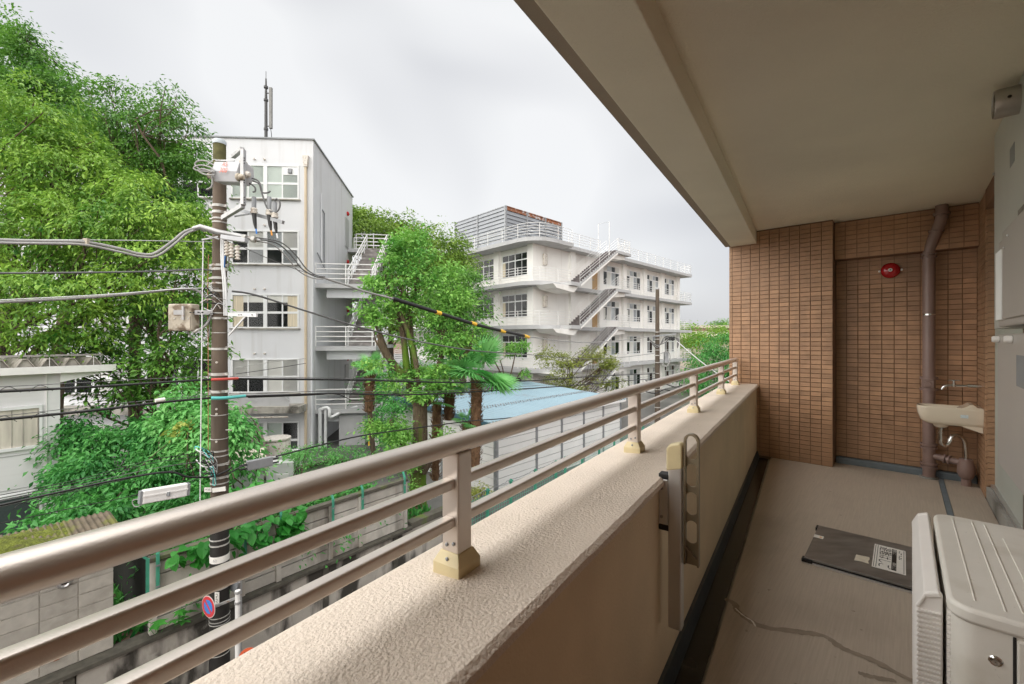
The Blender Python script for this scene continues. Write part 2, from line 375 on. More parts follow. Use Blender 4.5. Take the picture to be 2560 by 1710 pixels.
m_barkm = mat('bark_mossy', (0.12, 0.088, 0.055), 0.95, 0.3, 8, 0.9, 25, stretch=(3,3,0.6), bdist=0.03, stain=[((0.10,0.20,0.01), 1.4, (1,1,0.35), 0.52, 0.62, 0.9)])
m_fibre = mat('palm_fibre_brown', (0.17, 0.095, 0.05), 0.95, 0.35, 14, 1.0, 30, bdist=0.03)
m_zel = leafmat('leaf_zelkova', (0.04, 0.19, 0.025), (0.40, 0.62, 0.09))
m_zeld = leafmat('leaf_deep_green', (0.035, 0.14, 0.025), (0.20, 0.42, 0.06))
m_cam = leafmat('leaf_camphor_bright', (0.06, 0.26, 0.04), (0.34, 0.62, 0.13))
m_olive = leafmat('leaf_olive', (0.08, 0.19, 0.02), (0.31, 0.46, 0.07))
m_shrub = leafmat('leaf_emerald', (0.02, 0.16, 0.038), (0.16, 0.50, 0.11))
m_shrubb = leafmat('leaf_light_emerald', (0.07, 0.34, 0.07), (0.28, 0.62, 0.19))
m_vine = leafmat('leaf_vine', (0.02, 0.19, 0.025), (0.10, 0.42, 0.06))
m_palm = leafmat('leaf_palm', (0.06, 0.36, 0.07), (0.34, 0.72, 0.26))
m_pine = leafmat('leaf_yellow_olive', (0.14, 0.20, 0.02), (0.36, 0.40, 0.09))
m_hedge = leafmat('leaf_hedge_yellowgreen', (0.08, 0.26, 0.02), (0.30, 0.46, 0.06))
m_yel = leafmat('leaf_yellowed', (0.34, 0.38, 0.07), (0.50, 0.55, 0.14))
m_brick = mat('far_brick', (0.34, 0.22, 0.18), 0.9, 0.15, 0.2)
m_farroof = mat('far_roof_tan', (0.50, 0.44, 0.36), 0.9, 0.1, 0.2)
# ================================================================== THE BALCONY
FZ = CZ - 1.376
CEIL = 2.664
BAL = frame(0, 0, FZ, -41.9)                 # local x = towards the flat, y = along the building
PAR = frame(-0.567, 0, FZ, -33.84)           # local x = inwards from the parapet's inner face, y = along it
PB = BAL.inverted() @ PAR
def pb(x, y):
    q = PB @ Vector((x, y, 0)); return (q.x, q.y)
S0, S1 = -3.2, 6.32                          # extent of the parapet along itself
U_P, U_R = 5.795, 6.10                       # pier front, recess wall front
V_L, V_PR, V_W = -1.60, -0.5636, 0.53        # pier outer edge, pier inner edge, side wall

# --- floor
fl = MB(BAL).prism([pb(-0.30, S0), pb(0.6, S0-1.0), (0.75, -3.0), (0.75, 6.25), (-1.3, 6.25), pb(-0.30, 6.0)], -0.24, -0.03).build('balcony_floor', m_conc)
tag(fl, 'brown ribbed vinyl floor of the long balcony', kind='structure')
MB(BAL).prism([pb(0.125, S0+0.2), (0.255, -2.6), (0.255, 6.03), (V_PR, 6.03), (V_PR, U_P-0.004), pb(0.125, 5.9) if False else (pb(0.125, 6.05)[0], U_P-0.004)], -0.03, 0.0).build('floor_sheet', m_floor, fl)
MB(BAL).prism([(0.297, -2.6), (V_W, -2.6), (V_W, 6.03), (0.297, 6.03)], -0.03, 0.001).build('floor_sheet', m_floor, fl)
MB(BAL).box(0.258, 0.294, -2.6, 6.02, -0.03, 0.004).build('sealant_strip', m_bluegrey, fl)
gm = MB(PAR); ns = 60
for i in range(ns):
    a = S0 + (6.25 - S0)*i/ns; b = S0 + (6.25 - S0)*(i+1)/ns
    gm.add([(0.0,a,-0.026),(0.122,a,-0.026),(0.122,b,-0.026),(0.0,b,-0.026)], [(0,1,2,3)])
gm.build('gutter_channel', m_gutter, fl)
MB(PAR).extrude([(-0.01,S0,-0.03),(0.032,S0,-0.03),(0.014,S0,0.045),(-0.01,S0,0.05)], (0,6.24-S0,0)).build('gutter_upstand', m_updark, fl)
# damp trail and chipped paint: worn shapes on the sheet
def ribbon(pxs, wd, z, mname, m, parent):
    pts = curve([gp(x, y, FZ + z) for x, y in pxs], 8)
    b = MB(); vv = []; ff = []
    for i, p in enumerate(pts):
        d = pts[min(i+1, len(pts)-1)] - pts[max(i-1, 0)]; d.normalize()
        nrm = Vector((-d.y, d.x, 0)); ww = wd*(0.75 + 0.45*rnd.random())/2*(1 if 0 < i < len(pts)-1 else 0.3)
        vv += [p + nrm*ww, p - nrm*ww*(0.7+0.6*rnd.random())]
    for i in range(len(pts)-1): ff.append((2*i, 2*i+1, 2*i+3, 2*i+2))
    return b.add(vv, ff).build(mname, m, parent)
ribbon([(1812,1497),(1835,1508),(1848,1532),(1905,1566),(1990,1578),(2060,1590),(2110,1622),(2185,1652),(2255,1690),(2330,1722)], 0.034, 0.0012, 'damp_trail', m_floor_stain, fl)
ribbon([(1838,1520),(1846,1528),(1862,1541),(1880,1552),(1889,1566)], 0.008, 0.002, 'chipped_paint', m_chip, fl)
ribbon([(2145,1682),(2190,1694),(2240,1702)], 0.026, 0.0012, 'damp_trail', m_floor_stain, fl)
MB(BAL).box(0.535, 0.60, -2.6, 5.55, -0.03, 0.10).build('window_kerb', m_conc, fl)
MB(BAL).box(V_PR+0.002, V_W-0.002, 6.035, U_R-0.002, -0.03, 0.068).build('recess_kerb', m_bluegrey, fl, bevel=0.012)

# --- parapet with lumpy rounded stucco top and wavy drip edge
T = 0.844
par = MB(PAR); prof = []
def pprof(s):
    wv = 0.0009*math.sin(s*9.0) + 0.0008*math.sin(s*23+1.0) + 0.0007*math.sin(s*51)
    p = [(-0.385, -1.0), (-0.385, T-0.075)]
    for k in range(1, 7):
        t = math.pi/2*k/6; p.append((-0.385+0.055*(1-math.cos(t)), T-0.075+0.055*math.sin(t)))
    p += [(-0.20, T-0.012), (-0.10, T-0.003), (-0.02, T), (0.010+wv*0.6, T-0.002), (0.022+wv, T-0.014), (0.022+wv, T-0.032+wv), (0.002, T-0.05+wv)]
    return p
ns = 230; np_ = len(pprof(0)); vv = []; ff = []
for i in range(ns+1):
    s = S0 + (S1-S0)*i/ns
    vv += [(x, s, z) for x, z in pprof(s)]
for i in range(ns):
    for k in range(np_-1):
        a = i*np_+k; ff.append((a, a+np_, a+np_+1, a+1))
pth = thing('balcony_parapet', 'long parapet with lumpy beige stucco top carrying the metal railing', 'wall', PAR)
par.add(vv, ff).build('stucco_coping', m_stucco, pth, smooth=32)
MB(PAR).box(-0.36, 0.0, S0, S1, -0.9, T-0.045).build('inner_face', m_stucco_wall, pth)

# --- railing
rt = thing('balcony_railing', 'champagne metal railing of one round rail and two bars', 'railing', PAR)
RX = -0.215
def rrect(w_, h_, r_, n=4):
    o = []
    for cx, cz, a0 in ((w_/2-r_, h_/2-r_, 0), (-w_/2+r_, h_/2-r_, 90), (-w_/2+r_, -h_/2+r_, 180), (w_/2-r_, -h_/2+r_, 270)):
        for k in range(n+1):
            t = R(a0 + 90*k/n); o.append((cx + r_*math.cos(t), cz + r_*math.sin(t)))
    return o
def sweep(b, sec, y0, y1, cx, cz):
    n = len(sec)
    return b.extrude([(cx+x, y0, cz+z) for x, z in sec], (0, y1-y0, 0))
el = [(0.031*math.cos(2*math.pi*k/28), 0.023*math.sin(2*math.pi*k/28)) for k in range(28)]
YR1 = 6.18
sweep(MB(PAR), el, S0, 2.408, RX, 1.130).build('top_rail', m_bronze, rt, smooth=60)
sweep(MB(PAR), el, 2.416, YR1, RX, 1.130).build('top_rail', m_bronze, rt, smooth=60)
el2 = [(0.0325*math.cos(2*math.pi*k/28), 0.0245*math.sin(2*math.pi*k/28)) for k in range(28)]
sweep(MB(PAR), el2, 2.39, 2.408, RX, 1.130).build('joint_sleeve', m_bronze, rt, smooth=60)
PY = [-0.20, 1.104, 2.408, 3.78, 5.08, 6.13]
for zc in (1.040, 0.951):
    for k in range(len(PY)-1):
        sweep(MB(PAR), rrect(0.030, 0.025, 0.006), PY[k]+0.0255, PY[k+1]-0.0255, RX, zc).build('bar', m_bronze, rt, smooth=35)
    sweep(MB(PAR), rrect(0.030, 0.025, 0.006), S0, PY[0]-0.0255, RX, zc).build('bar', m_bronze, rt, smooth=35)
for y in PY:
    po = MB(PAR).box(RX-0.025, RX+0.025, y-0.025, y+0.025, T-0.012, 1.112).build('post', m_bronze, rt, bevel=0.004)
    b = MB(PAR)
    q = [(0.040, T-0.02), (0.040, T+0.012), (0.0275, T+0.037)]
    vv = []; ff = []
    for h, z in q: vv += [(RX-h,y-h,z),(RX+h,y-h,z),(RX+h,y+h,z),(RX-h,y+h,z)]
    for i in range(2):
        for k in range(4): ff.append((4*i+k, 4*i+(k+1)%4, 4*i+4+(k+1)%4, 4*i+4+k))
    ff.append((8,9,10,11)); b.add(vv, ff).build('post_flange', m_cream, po, bevel=0.002)
    for dx, dz in ((-0.009, 0.052), (0.012, 0.058), (0.0, 0.024)):
        off = 0.0262 if dz > 0.03 else 0.035
        mm = PAR @ Matrix.Translation((RX+dx, y-off, T+dz)) @ Matrix.Rotation(R(90), 4, 'X')
        MB(mm).lathe([(0.0045,-0.001),(0.0045,0.0015),(0.002,0.003)], I4, 10).build('bolt', m_galv, po)

# --- ceiling and beam
cl = MB(BAL).prism([pb(-0.34, S0), pb(0.6, S0-1.0), (0.75, -3.0), (0.75, 6.3), (-1.45, 6.3), pb(-0.34, 6.2)], CEIL, CEIL+0.22).build('balcony_ceiling', m_ceiling)
tag(cl, 'beige sprayed ceiling above the balcony', kind='structure')
BZ = 2.513
MB(PAR).extrude([(-0.285,S0,BZ),(0.0,S0,BZ),(0.0,S0,CEIL+0.1),(-0.285,S0,CEIL+0.1)], (0,6.3-S0,0)).build('ceiling_beam', m_ceiling, cl, bevel=0.006)
MB(PAR).extrude([(-0.350,S0,BZ+0.012),(-0.2855,S0,BZ+0.010),(-0.2855,S0,CEIL+0.21),(-0.350,S0,CEIL+0.21)], (0,6.33-S0,0)).build('beam_drip_edge', mat('beam_edge_brown', (0.40,0.33,0.26), 0.9, 0.05, 3, 0.4, 160, bdist=0.004), cl, bevel=0.004)

# --- tiled end walls
TP, TH = 0.10, 0.05
def tiled(name, label, v0, v1, z0, z1, uf, keep, extra):
    """tiles facing -u at u=uf; the first `keep` (nearest the camera's height) as parts, the rest joined"""
    th = thing(name, label, 'tiled wall', BAL @ Matrix.Translation((v0, uf, z0)))
    extra(th)
    cells = []
    nz = int(round((z1-z0)/TH)); nv = int(math.ceil((v1-v0)/TP - 0.05))
    for c in range(nv):
        hi = v1 - c*TP; lo = max(hi - TP, v0)
        if hi - lo < 0.02: continue
        for r_ in range(nz): cells.append((lo, hi, z0 + r_*TH))
    cells.sort(key=lambda q: (0 if q[1]-q[0] > 0.099 else 1, abs(q[2]-1.2)))
    tm = boxmesh(TP-0.005, 0.014, TH-0.005, m_tile, 'tile', 0.002)
    rest = MB(BAL)
    for i, (lo, hi, z) in enumerate(cells):
        j = rnd.uniform(-0.0012, 0.0012)
        c = Vector(((lo+hi)/2, uf + 0.007 + j, z + TH/2))
        if i < keep and hi-lo > 0.099:
            inst(tm, 'tile', BAL @ Matrix.Translation(c) @ Matrix.Rotation(rnd.uniform(-.006,.006),4,'Z'), th)
        else:
            rest.box(lo+0.0025, hi-0.0025, c.y-0.007, c.y+0.007, z+0.0025, z+TH-0.0025)
    tag(rest.build('tile_field', m_tile, th), kind='stuff')
    return th
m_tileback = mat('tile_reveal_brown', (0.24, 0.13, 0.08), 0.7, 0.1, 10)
tiled('tiled_pier', 'projecting brown tiled pier where the railing ends', V_L, V_PR, 0.0, 2.65, U_P, 300,
      lambda th: MB(BAL).box(V_L+0.002, V_PR-0.002, U_P+0.011, 6.32, -0.22, CEIL+0.2).build('pier_core', m_grout, th))
def rec_extra(th):
    MB(BAL).box(V_PR, 0.75, U_R+0.011, 6.34, -0.22, CEIL+0.2).build('wall_core', m_grout, th)
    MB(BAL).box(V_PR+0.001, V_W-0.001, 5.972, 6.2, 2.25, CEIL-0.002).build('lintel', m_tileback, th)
    lt = MB(BAL)
    for c in range(11):
        for r_ in range(8):
            hi = V_W - c*TP; lo = max(hi-TP, V_PR)
            lt.box(lo+.0025, hi-.0025, 5.96, 5.974, 2.255+r_*TH, 2.255+r_*TH+0.045)
    tag(lt.build('lintel_tiles', m_tile, th), kind='stuff')
tiled('tiled_recess_wall', 'shaded brown tiled wall behind the drain pipe and red bell', V_PR, V_W, 0.07, 2.25, U_R, 300, rec_extra)
# side pier beside the sink
sp = thing('tiled_side_pier', 'narrow tiled wall carrying the cream sink', 'tiled wall', BAL @ Matrix.Translation((V_W, 5.8, 0)))
MB(BAL).box(V_W+0.011, 0.76, 5.562, 6.12, -0.2, CEIL).build('pier_core', m_grout, sp)
b = MB(BAL)
for c in range(6):
    for r_ in range(53):
        b.box(V_W, V_W+0.013, 5.551+c*TP*0.915+.0025, 5.551+(c+1)*TP*0.915-.0025, r_*TH+.0025, (r_+1)*TH-.0025)
tag(b.build('tile_field', m_tile, sp), kind='stuff')
b = MB(BAL)
for r_ in range(50): b.box(V_W+0.0135, 0.60, 5.549, 5.563, 0.11+r_*TH+.0025, 0.11+(r_+1)*TH-.0025)
tag(b.build('tile_return', m_tile, sp), kind='stuff')
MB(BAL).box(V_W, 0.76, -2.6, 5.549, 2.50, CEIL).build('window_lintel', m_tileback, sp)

# --- the building behind: facade wall and the storey above
ab = thing('apartment_building', 'apartment block wall behind the balcony with grey green window panel', 'building', BAL @ Matrix.Translation((1, 0, -5.8)))
MB(BAL).box(0.62, 9.0, -7.0, 8.0, -5.75, CEIL+0.4).build('facade_wall', m_tileback, ab)
MB(BAL).box(-1.6, 0.70, -3.2, -2.7, -0.2, CEIL).build('light_block_wall', m_stucco_wall, ab)  # unseen wall behind the camera, added to cut fill light
MB(BAL).box(0.585, 0.615, 3.0, 5.545, 0.105, 2.498).build('window_panel', m_panelg, ab)
for k, (a, c) in enumerate(((3.95, 4.00), (3.80, 3.86), (3.6, 3.68))):
    MB(BAL).box(0.535+0.01*k, 0.585, a, c, 0.10, 2.49).build('window_frame', m_bframe, ab)
MB(BAL).box(0.56, 0.60, 2.2, 5.54, 0.101, 0.13).build('window_sill', m_alu, ab)

# --- drain pipe
dp_ = thing('drain_pipe', 'brown cast drain pipe running floor to ceiling in the recess', 'pipe', BAL @ Matrix.Translation((0.19, 5.985, 0)))
pv, pu = 0.19, 5.985
MB(BAL).tube([(pv,pu,0.0),(pv,pu,2.18)], 0.048, 20).build('pipe', m_pipe, dp_, smooth=60)
MB(BAL).tube(curve([(pv,pu,2.17),(pv,pu,2.24),(pv+0.03,pu-0.03,2.36),(pv+0.075,pu-0.10,2.50),(pv+0.085,pu-0.12,2.56),(pv+0.085,pu-0.12,CEIL-0.004)], 5), 0.046, 18).build('elbow', m_pipe, dp_, smooth=60)
def collar(z, r_, h, v_=pv, u_=pu): MB(BAL).lathe([(0.049,z-h),(r_,z-h),(r_,z+h),(0.049,z+h)], Matrix.Translation((v_,u_,0)), 20).build('collar', m_pipe, dp_, smooth=40)
for z in (0.11, 0.145, 0.30, 0.335): collar(z, 0.064, 0.009)
for z in (0.88, 0.99): collar(z, 0.068, 0.012)
for z in (2.19, 2.225): collar(z, 0.058, 0.008)
collar(2.43, 0.058, 0.010, pv+0.05, pu-0.06); collar(2.58, 0.062, 0.012, pv+0.085, pu-0.12)
mm = BAL @ Matrix.Translation((pv-0.01, pu-0.045, 0.935)) @ Matrix.Rotation(R(90),4,'X')
MB(mm).box(-0.045,0.045,-0.04,0.04,-0.02,0.022).lathe([(0.03,0.02),(0.03,0.03),(0.022,0.032)], I4, 16).build('inspection_cover', m_pipe, dp_, bevel=0.006)
for z in (0.70, 1.62):
    MB(BAL).lathe([(0.0495,z-0.006),(0.051,z-0.006),(0.051,z+0.006),(0.0495,z+0.006)], Matrix.Translation((pv,pu,0)), 20).build('clamp', m_chrome, dp_, smooth=40)
MB(BAL).lathe([(0.075,0.0),(0.072,0.012),(0.05,0.016)], Matrix.Translation((pv,pu,0.001)), 20).build('floor_flange', m_conc, dp_)
MB(BAL).tube([(pv+0.03,pu-0.01,0.225),(pv+0.235,pu-0.08,0.205)], 0.03, 14).build('branch_pipe', m_pipe, dp_, smooth=60)
for q in (0.35, 0.5): 
    p = Vector((pv+0.03,pu-0.01,0.225)).lerp(Vector((pv+0.235,pu-0.08,0.205)), q); MB(BAL).tube([p, p+Vector((0.014,-0.005,-0.0015))], 0.043, 14).build('collar', m_pipe, dp_, smooth=40)
MB(BAL).lathe([(0.02,0.055),(0.045,0.075),(0.062,0.12),(0.06,0.18),(0.048,0.235),(0.048,0.25),(0.02,0.252)], Matrix.Translation((pv+0.25,pu-0.09,0)), 18).build('trap_body', m_pipe, dp_, smooth=60)
MB(BAL).tube([(pv+0.25,pu-0.09,0.001),(pv+0.25,pu-0.09,0.06)], 0.035, 12).build('trap_foot', m_pipe, dp_, smooth=60)

# --- sink
SU = 5.755
sk_ = thing('wall_sink', 'cream ceramic slop sink fixed to the side wall', 'sink', BAL @ Matrix.Translation((V_W, SU, 0.58)))
def ring(v0, v1, hw, z, rr, n=40):
    """rounded outline: v0 far end (rounded), v1 at the wall (square)"""
    o = []
    for k in range(n//2+1):
        t = math.pi/2 + math.pi*k/(n//2)
        c, s_ = math.cos(t), math.sin(t)
        ex = 0.62
        o.append((v0 + rr + rr*math.copysign(abs(c)**ex, c), hw*math.copysign(abs(s_)**ex, s_), z))
    for k in range(1, 8): o.append((v0+rr + (v1-v0-rr)*k/8, -hw, z))
    o.append((v1, -hw, z)); o.append((v1, hw, z))
    for k in range(1, 8): o.append((v1 - (v1-v0-rr)*k/8, hw, z))
    return o
outer = [(0.215, 0.065, 0.580, 0.06), (0.155, 0.095, 0.590, 0.09), (0.118, 0.108, 0.62, 0.10), (0.100, 0.116, 0.68, 0.105), (0.094, 0.120, 0.735, 0.108), (0.096, 0.119, 0.746, 0.107), (0.102, 0.114, 0.750, 0.103)]
inner = [(0.116, 0.102, 0.744, 0.092), (0.130, 0.095, 0.70, 0.085), (0.170, 0.075, 0.635, 0.06), (0.24, 0.04, 0.615, 0.03)]
rings = [ring(a, V_W-0.001, h, z, rr) for a, h, z, rr in outer] + [ring(a, V_W-0.05, h, z, rr) for a, h, z, rr in inner]
b = MB(BAL @ Matrix.Translation((0, SU, 0))); n = len(rings[0]); vv = [p for r_ in rings for p in r_]; ff = []
for i in range(len(rings)-1):
    for k in range(n): ff.append((i*n+k, (i+1)*n+k, (i+1)*n+(k+1)%n, i*n+(k+1)%n))
ff.append(tuple(range(n))); ff.append(tuple((len(rings)-1)*n+k for k in range(n-1,-1,-1)))
b.add(vv, ff).build('basin', m_sink, sk_, smooth=50)
MB(BAL @ Matrix.Translation((0,SU,0))).extrude([(V_W-0.001,-0.119,0.735),(V_W-0.16,-0.119,0.735),(V_W-0.11,-0.119,0.765),(V_W-0.085,-0.119,0.785),(V_W-0.06,-0.119,0.787),(V_W-0.04,-0.119,0.765),(V_W-0.001,-0.119,0.762)], (0,0.238,0)).build('backsplash', m_sink, sk_, bevel=0.006)
MB(BAL @ Matrix.Translation((0,SU,0))).extrude([(V_W-0.001,-0.095,0.60),(V_W-0.14,-0.095,0.585),(V_W-0.03,-0.095,0.545),(V_W-0.001,-0.095,0.535)], (0,0.19,0)).build('bracket', m_sink, sk_, bevel=0.004)
MB(BAL).lathe([(0.06,0.585),(0.05,0.56),(0.034,0.55),(0.02,0.55)], Matrix.Translation((0.262,SU-0.02,0)), 18).build('drain_boss', m_sink, sk_, smooth=60)
MB(BAL @ Matrix.Translation((0,SU,0))).box(0.385, 0.435, -0.1185, -0.1165, 0.665, 0.693).build('label_sticker', m_sticker_b, sk_)
tr = thing('sink_trap', 'chrome S trap pipe under the cream sink', 'pipe', BAL @ Matrix.Translation((0.262, SU, 0.3)))
tp = [(0.262,SU-0.02,0.552),(0.262,SU-0.02,0.44),(0.266,SU-0.015,0.405),(0.285,SU,0.383),(0.305,SU+0.01,0.385),(0.322,SU+0.02,0.405),(0.328,SU+0.03,0.43),(0.345,SU+0.04,0.47),(0.375,SU+0.07,0.478),(0.405,SU+0.10,0.46),(0.428,SU+0.125,0.42),(0.437,pu-0.09,0.36),(0.44,pu-0.09,0.245)]
MB(BAL).tube(curve(tp, 5), 0.0165, 14).build('pipe', m_chrome, tr, smooth=60)
for z in (0.545, 0.535, 0.50): MB(BAL).tube([(0.262,SU-0.02,z-0.005),(0.262,SU-0.02,z+0.004)], 0.023, 16).build('nut', m_chrome, tr, smooth=40)
MB(BAL).tube([(0.3265,SU+0.027,0.418),(0.331,SU+0.033,0.437)], 0.023, 14).build('nut', m_chrome, tr, smooth=40)
fa = thing('tap', 'chrome wall tap above the cream sink', 'tap', BAL @ Matrix.Translation((V_W, 5.80, 0.946)))
TU = 5.82
MB(BAL).tube([(V_W,TU,0.946),(V_W-0.085,TU,0.944)], 0.017, 14).build('wall_adaptor', m_chrome, fa, smooth=50)
for k in range(6): MB(BAL).tube([(V_W-0.015-0.012*k,TU,0.946),(V_W-0.020-0.012*k,TU,0.946)], 0.0185, 14).build('adaptor_ring', m_chrome, fa, smooth=50)
MB(BAL).tube(curve([(V_W-0.08,TU,0.944),(V_W-0.14,TU,0.942),(V_W-0.20,TU,0.942),(V_W-0.23,TU,0.935),(V_W-0.25,TU,0.915),(V_W-0.256,TU,0.898)],4), [0.011]*16+[0.010]*5, 12).build('spout', m_chrome, fa, smooth=60)
MB(BAL).lathe([(0.014,0.93),(0.014,0.962),(0.009,0.966),(0.009,0.985),(0.004,0.988)], Matrix.Translation((V_W-0.175,TU,0)), 14).build('valve', m_chrome, fa, smooth=50)
MB(BAL).tube([(V_W-0.215,TU,0.989),(V_W-0.135,TU,0.991)], 0.0055, 10).tube([(V_W-0.175,TU-0.03,0.99),(V_W-0.175,TU+0.03,0.99)], 0.0055, 10).build('handle', m_chrome, fa, smooth=50)

# --- fire bell
bv = 0.0; bz = 2.10
for_px = (2226-1280)/F; bv = U_R*(for_px*0.7443-0.6678)/(for_px*0.6678+0.7443)
mm = BAL @ Matrix.Translation((bv, U_R, bz)) @ Matrix.Rotation(R(90),4,'X')
bl = thing('fire_bell', 'round red fire bell on the recess wall', 'bell', mm)
MB(mm).lathe([(0.078,0.012),(0.080,0.022),(0.076,0.034),(0.062,0.052),(0.04,0.064),(0.012,0.068),(0.0,0.068)], I4, 32).build('gong', m_red, bl, smooth=60)
MB(mm).lathe([(0.055,0.0),(0.055,0.014)], I4, 24).build('backplate', m_black, bl)
MB(mm).lathe([(0.018,0.0665),(0.018,0.0705),(0.0,0.071)], I4, 18).build('badge', m_alu, bl)
MB(mm).lathe([(0.006,0.069),(0.006,0.075),(0.0,0.0755)], I4, 10).build('screw', m_dark, bl)
for s_ in (-1, 1): MB(mm).lathe([(0.011,0.0),(0.011,0.02),(0.0,0.024)], Matrix.Translation((s_*0.088,0,0)), 12).build('mount_lug', m_white, bl)

# --- laundry pole bracket on the parapet
br = thing('laundry_bracket', 'folded bronze laundry pole bracket screwed to the parapet', 'bracket', PAR @ Matrix.Translation((0.0, 2.06, 0.3)))
BY = 2.06
MB(PAR).box(0.001, 0.036, BY-0.02, BY+0.02, 0.66, 0.835).build('mount_plate', m_alu, br, bevel=0.003)
for z0, z1 in ((0.638, 0.659), (0.836, 0.856)): MB(PAR).box(0.0005, 0.040, BY-0.021, BY+0.021, z0, z1).build('mount_cap', m_black, br, bevel=0.003)
for z in (0.69, 0.80): MB(PAR @ Matrix.Translation((0.012, BY-0.02, z)) @ Matrix.Rotation(R(90),4,'X')).lathe([(0.006,0),(0.006,0.003),(0.0,0.004)], I4, 10).build('screw', m_galv, br)
MB(PAR).box(0.036, 0.086, BY-0.022, BY+0.022, 0.27, 0.90).build('upright', mat('upright_satin_alu', (0.62,0.60,0.57), 0.36, 0.03, 8, metal=0.6), br, bevel=0.006)
MB(PAR).extrude([(0.030,BY-0.024,0.87),(0.088,BY-0.024,0.885),(0.088,BY-0.024,0.972),(0.078,BY-0.024,0.982),(0.040,BY-0.024,0.970),(0.030,BY-0.024,0.955)], (0,0.048,0)).build('upright_cap', m_cream, br, bevel=0.006)
# arm with oval holes: two cheeks and cross webs
ax0, ax1, az0, az1 = 0.091, 0.145, 0.525, 1.02
cxm = (ax0+ax1)/2; rw = (ax1-ax0)/2
def arc(cx, cz, r_, a0, a1, n=10, y=0): return [(cx+r_*math.cos(R(a0+(a1-a0)*k/n)), y, cz+r_*math.sin(R(a0+(a1-a0)*k/n))) for k in range(n+1)]
b = MB(PAR); y0, y1 = BY-0.012, BY+0.012
outl = [(ax1, az0), (ax1, az1-rw)] + [(x, z) for x, _, z in arc(cxm, az1-rw, rw, 0, 180)][1:] + [(ax0, az0)]
rim = [(p[0], y0, p[1]) for p in outl]
inl = [(cxm + (p[0]-cxm)*0.74, p[1] if p[1] < az0+0.01 else (p[1]-0.007 if p[1] > az1-rw else p[1])) for p in outl]
n = len(outl)
vv = [(p[0],y0,p[1]) for p in outl] + [(p[0],y0,p[1]) for p in inl] + [(p[0],y1,p[1]) for p in outl] + [(p[0],y1,p[1]) for p in inl]
ff = []
for k in range(n-1):
    ff += [(k,k+1,n+k+1,n+k), (2*n+k,3*n+k,3*n+k+1,2*n+k+1), (k,2*n+k,2*n+k+1,k+1), (n+k,n+k+1,3*n+k+1,3*n+k)]
b.add(vv, ff).build('arm_rim', m_bronze_dk, br, smooth=35)
hz = [0.965, 0.862, 0.755, 0.648]
hw = rw*0.74; hh = 0.043
yw = BY+0.002
# webs between the ovals: a flat plate with the ovals left open
edges = [(az0, None)]
def web(zlo, zhi, lowc, highc):
    """plate between oval below (centre lowc) and oval above (centre highc)"""
    m_ = 10
    lo = [(cxm - hw*math.cos(math.pi*k/m_), (lowc + (hh-hw) + hw*math.sin(math.pi*k/m_)) if lowc else zlo) for k in range(m_+1)]
    hi = [(cxm - hw*math.cos(math.pi*k/m_), (highc - (hh-hw) - hw*math.sin(math.pi*k/m_)) if highc else zhi) for k in range(m_+1)]
    vv = [(x,yw-0.002,z) for x,z in lo] + [(x,yw-0.002,z) for x,z in hi] + [(x,yw+0.002,z) for x,z in lo] + [(x,yw+0.002,z) for x,z in hi]
    q = m_+1; ff = []
    for k in range(m_):
        ff += [(k,k+1,q+k+1,q+k), (2*q+k,3*q+k,3*q+k+1,2*q+k+1), (k,2*q+k,2*q+k+1,k+1), (q+k,q+k+1,3*q+k+1,3*q+k)]
    MB(PAR).add(vv, ff).build('arm_web', m_bronze_dk, br)
web(0, 0, hz[1], hz[0]); web(0, 0, hz[2], hz[1]); web(0, 0, hz[3], hz[2]); web(az0, 0, None, hz[3])
MB(PAR).bar((ax0+0.006, BY-0.006, az0+0.065), (ax1-0.006, BY-0.006, az0+0.022), 0.012, 0.006).build('arm_rib', m_bronze_dk, br)

# --- escape hatch
hv0, hv1, hu0, hu1 = -0.456, 0.26, 3.21, 3.83
ht = thing('escape_hatch', 'grey steel escape ladder hatch set in the floor with white label', 'hatch', BAL @ Matrix.Translation((hv0, hu0, 0)))
MB(BAL).box(hv0-0.006, hv1, hu0-0.012, hu1+0.006, -0.02, 0.010).build('hatch_frame', m_alu, ht, bevel=0.002)
MB(BAL).box(hv0+0.01, hv1, hu0, hu1-0.006, 0.008, 0.018).build('hatch_gap', m_black, ht)
MB(BAL).box(hv0, hv1, hu0-0.004, hu1, 0.018, 0.032).build('lid', m_steel, ht, bevel=0.005)
for u_ in (hu0-0.006, hu1-0.05): MB(BAL).box(hv0-0.012, hv0+0.045, u_-0.008, u_+0.035 if u_ < 3.5 else u_+0.055, 0.004, 0.0295 if u_ > 3.5 else 0.027).build('corner_guard', m_black, ht, bevel=0.004)
MB(BAL).box(hv0+0.002, hv0+0.055, 3.575, 3.625, 0.0325, 0.0335).build('small_label', m_paper, ht)
MB(BAL).box(hv0+0.034, hv0+0.046, 3.592, 3.606, 0.0336, 0.0341).build('label_mark', m_orange, ht)
tb = [(-0.222,3.36),(-0.218,3.458),(-0.19,3.462),(-0.155,3.468),(-0.152,3.44),(-0.158,3.40),(-0.152,3.365),(-0.19,3.372)]
MB(BAL).prism(tb, 0.0325, 0.0335).build('torn_label', m_tan, ht)
MB(BAL).box(-0.139, 0.012, 3.34, 3.72, 0.0325, 0.0338).build('label', m_paper, ht, bevel=0.0006)
lb = 0.0343
LM = BAL @ Matrix.Translation((-0.088, 3.53, lb)) @ Matrix.Rotation(R(-90), 4, 'Z')
text('label_print', '避難はしご', 0.066, LM, m_ink, ht, sx=1.02)
MB(BAL).box(-0.052, -0.030, 3.362, 3.70, 0.0338, 0.0343).build('label_band', m_ink, ht)
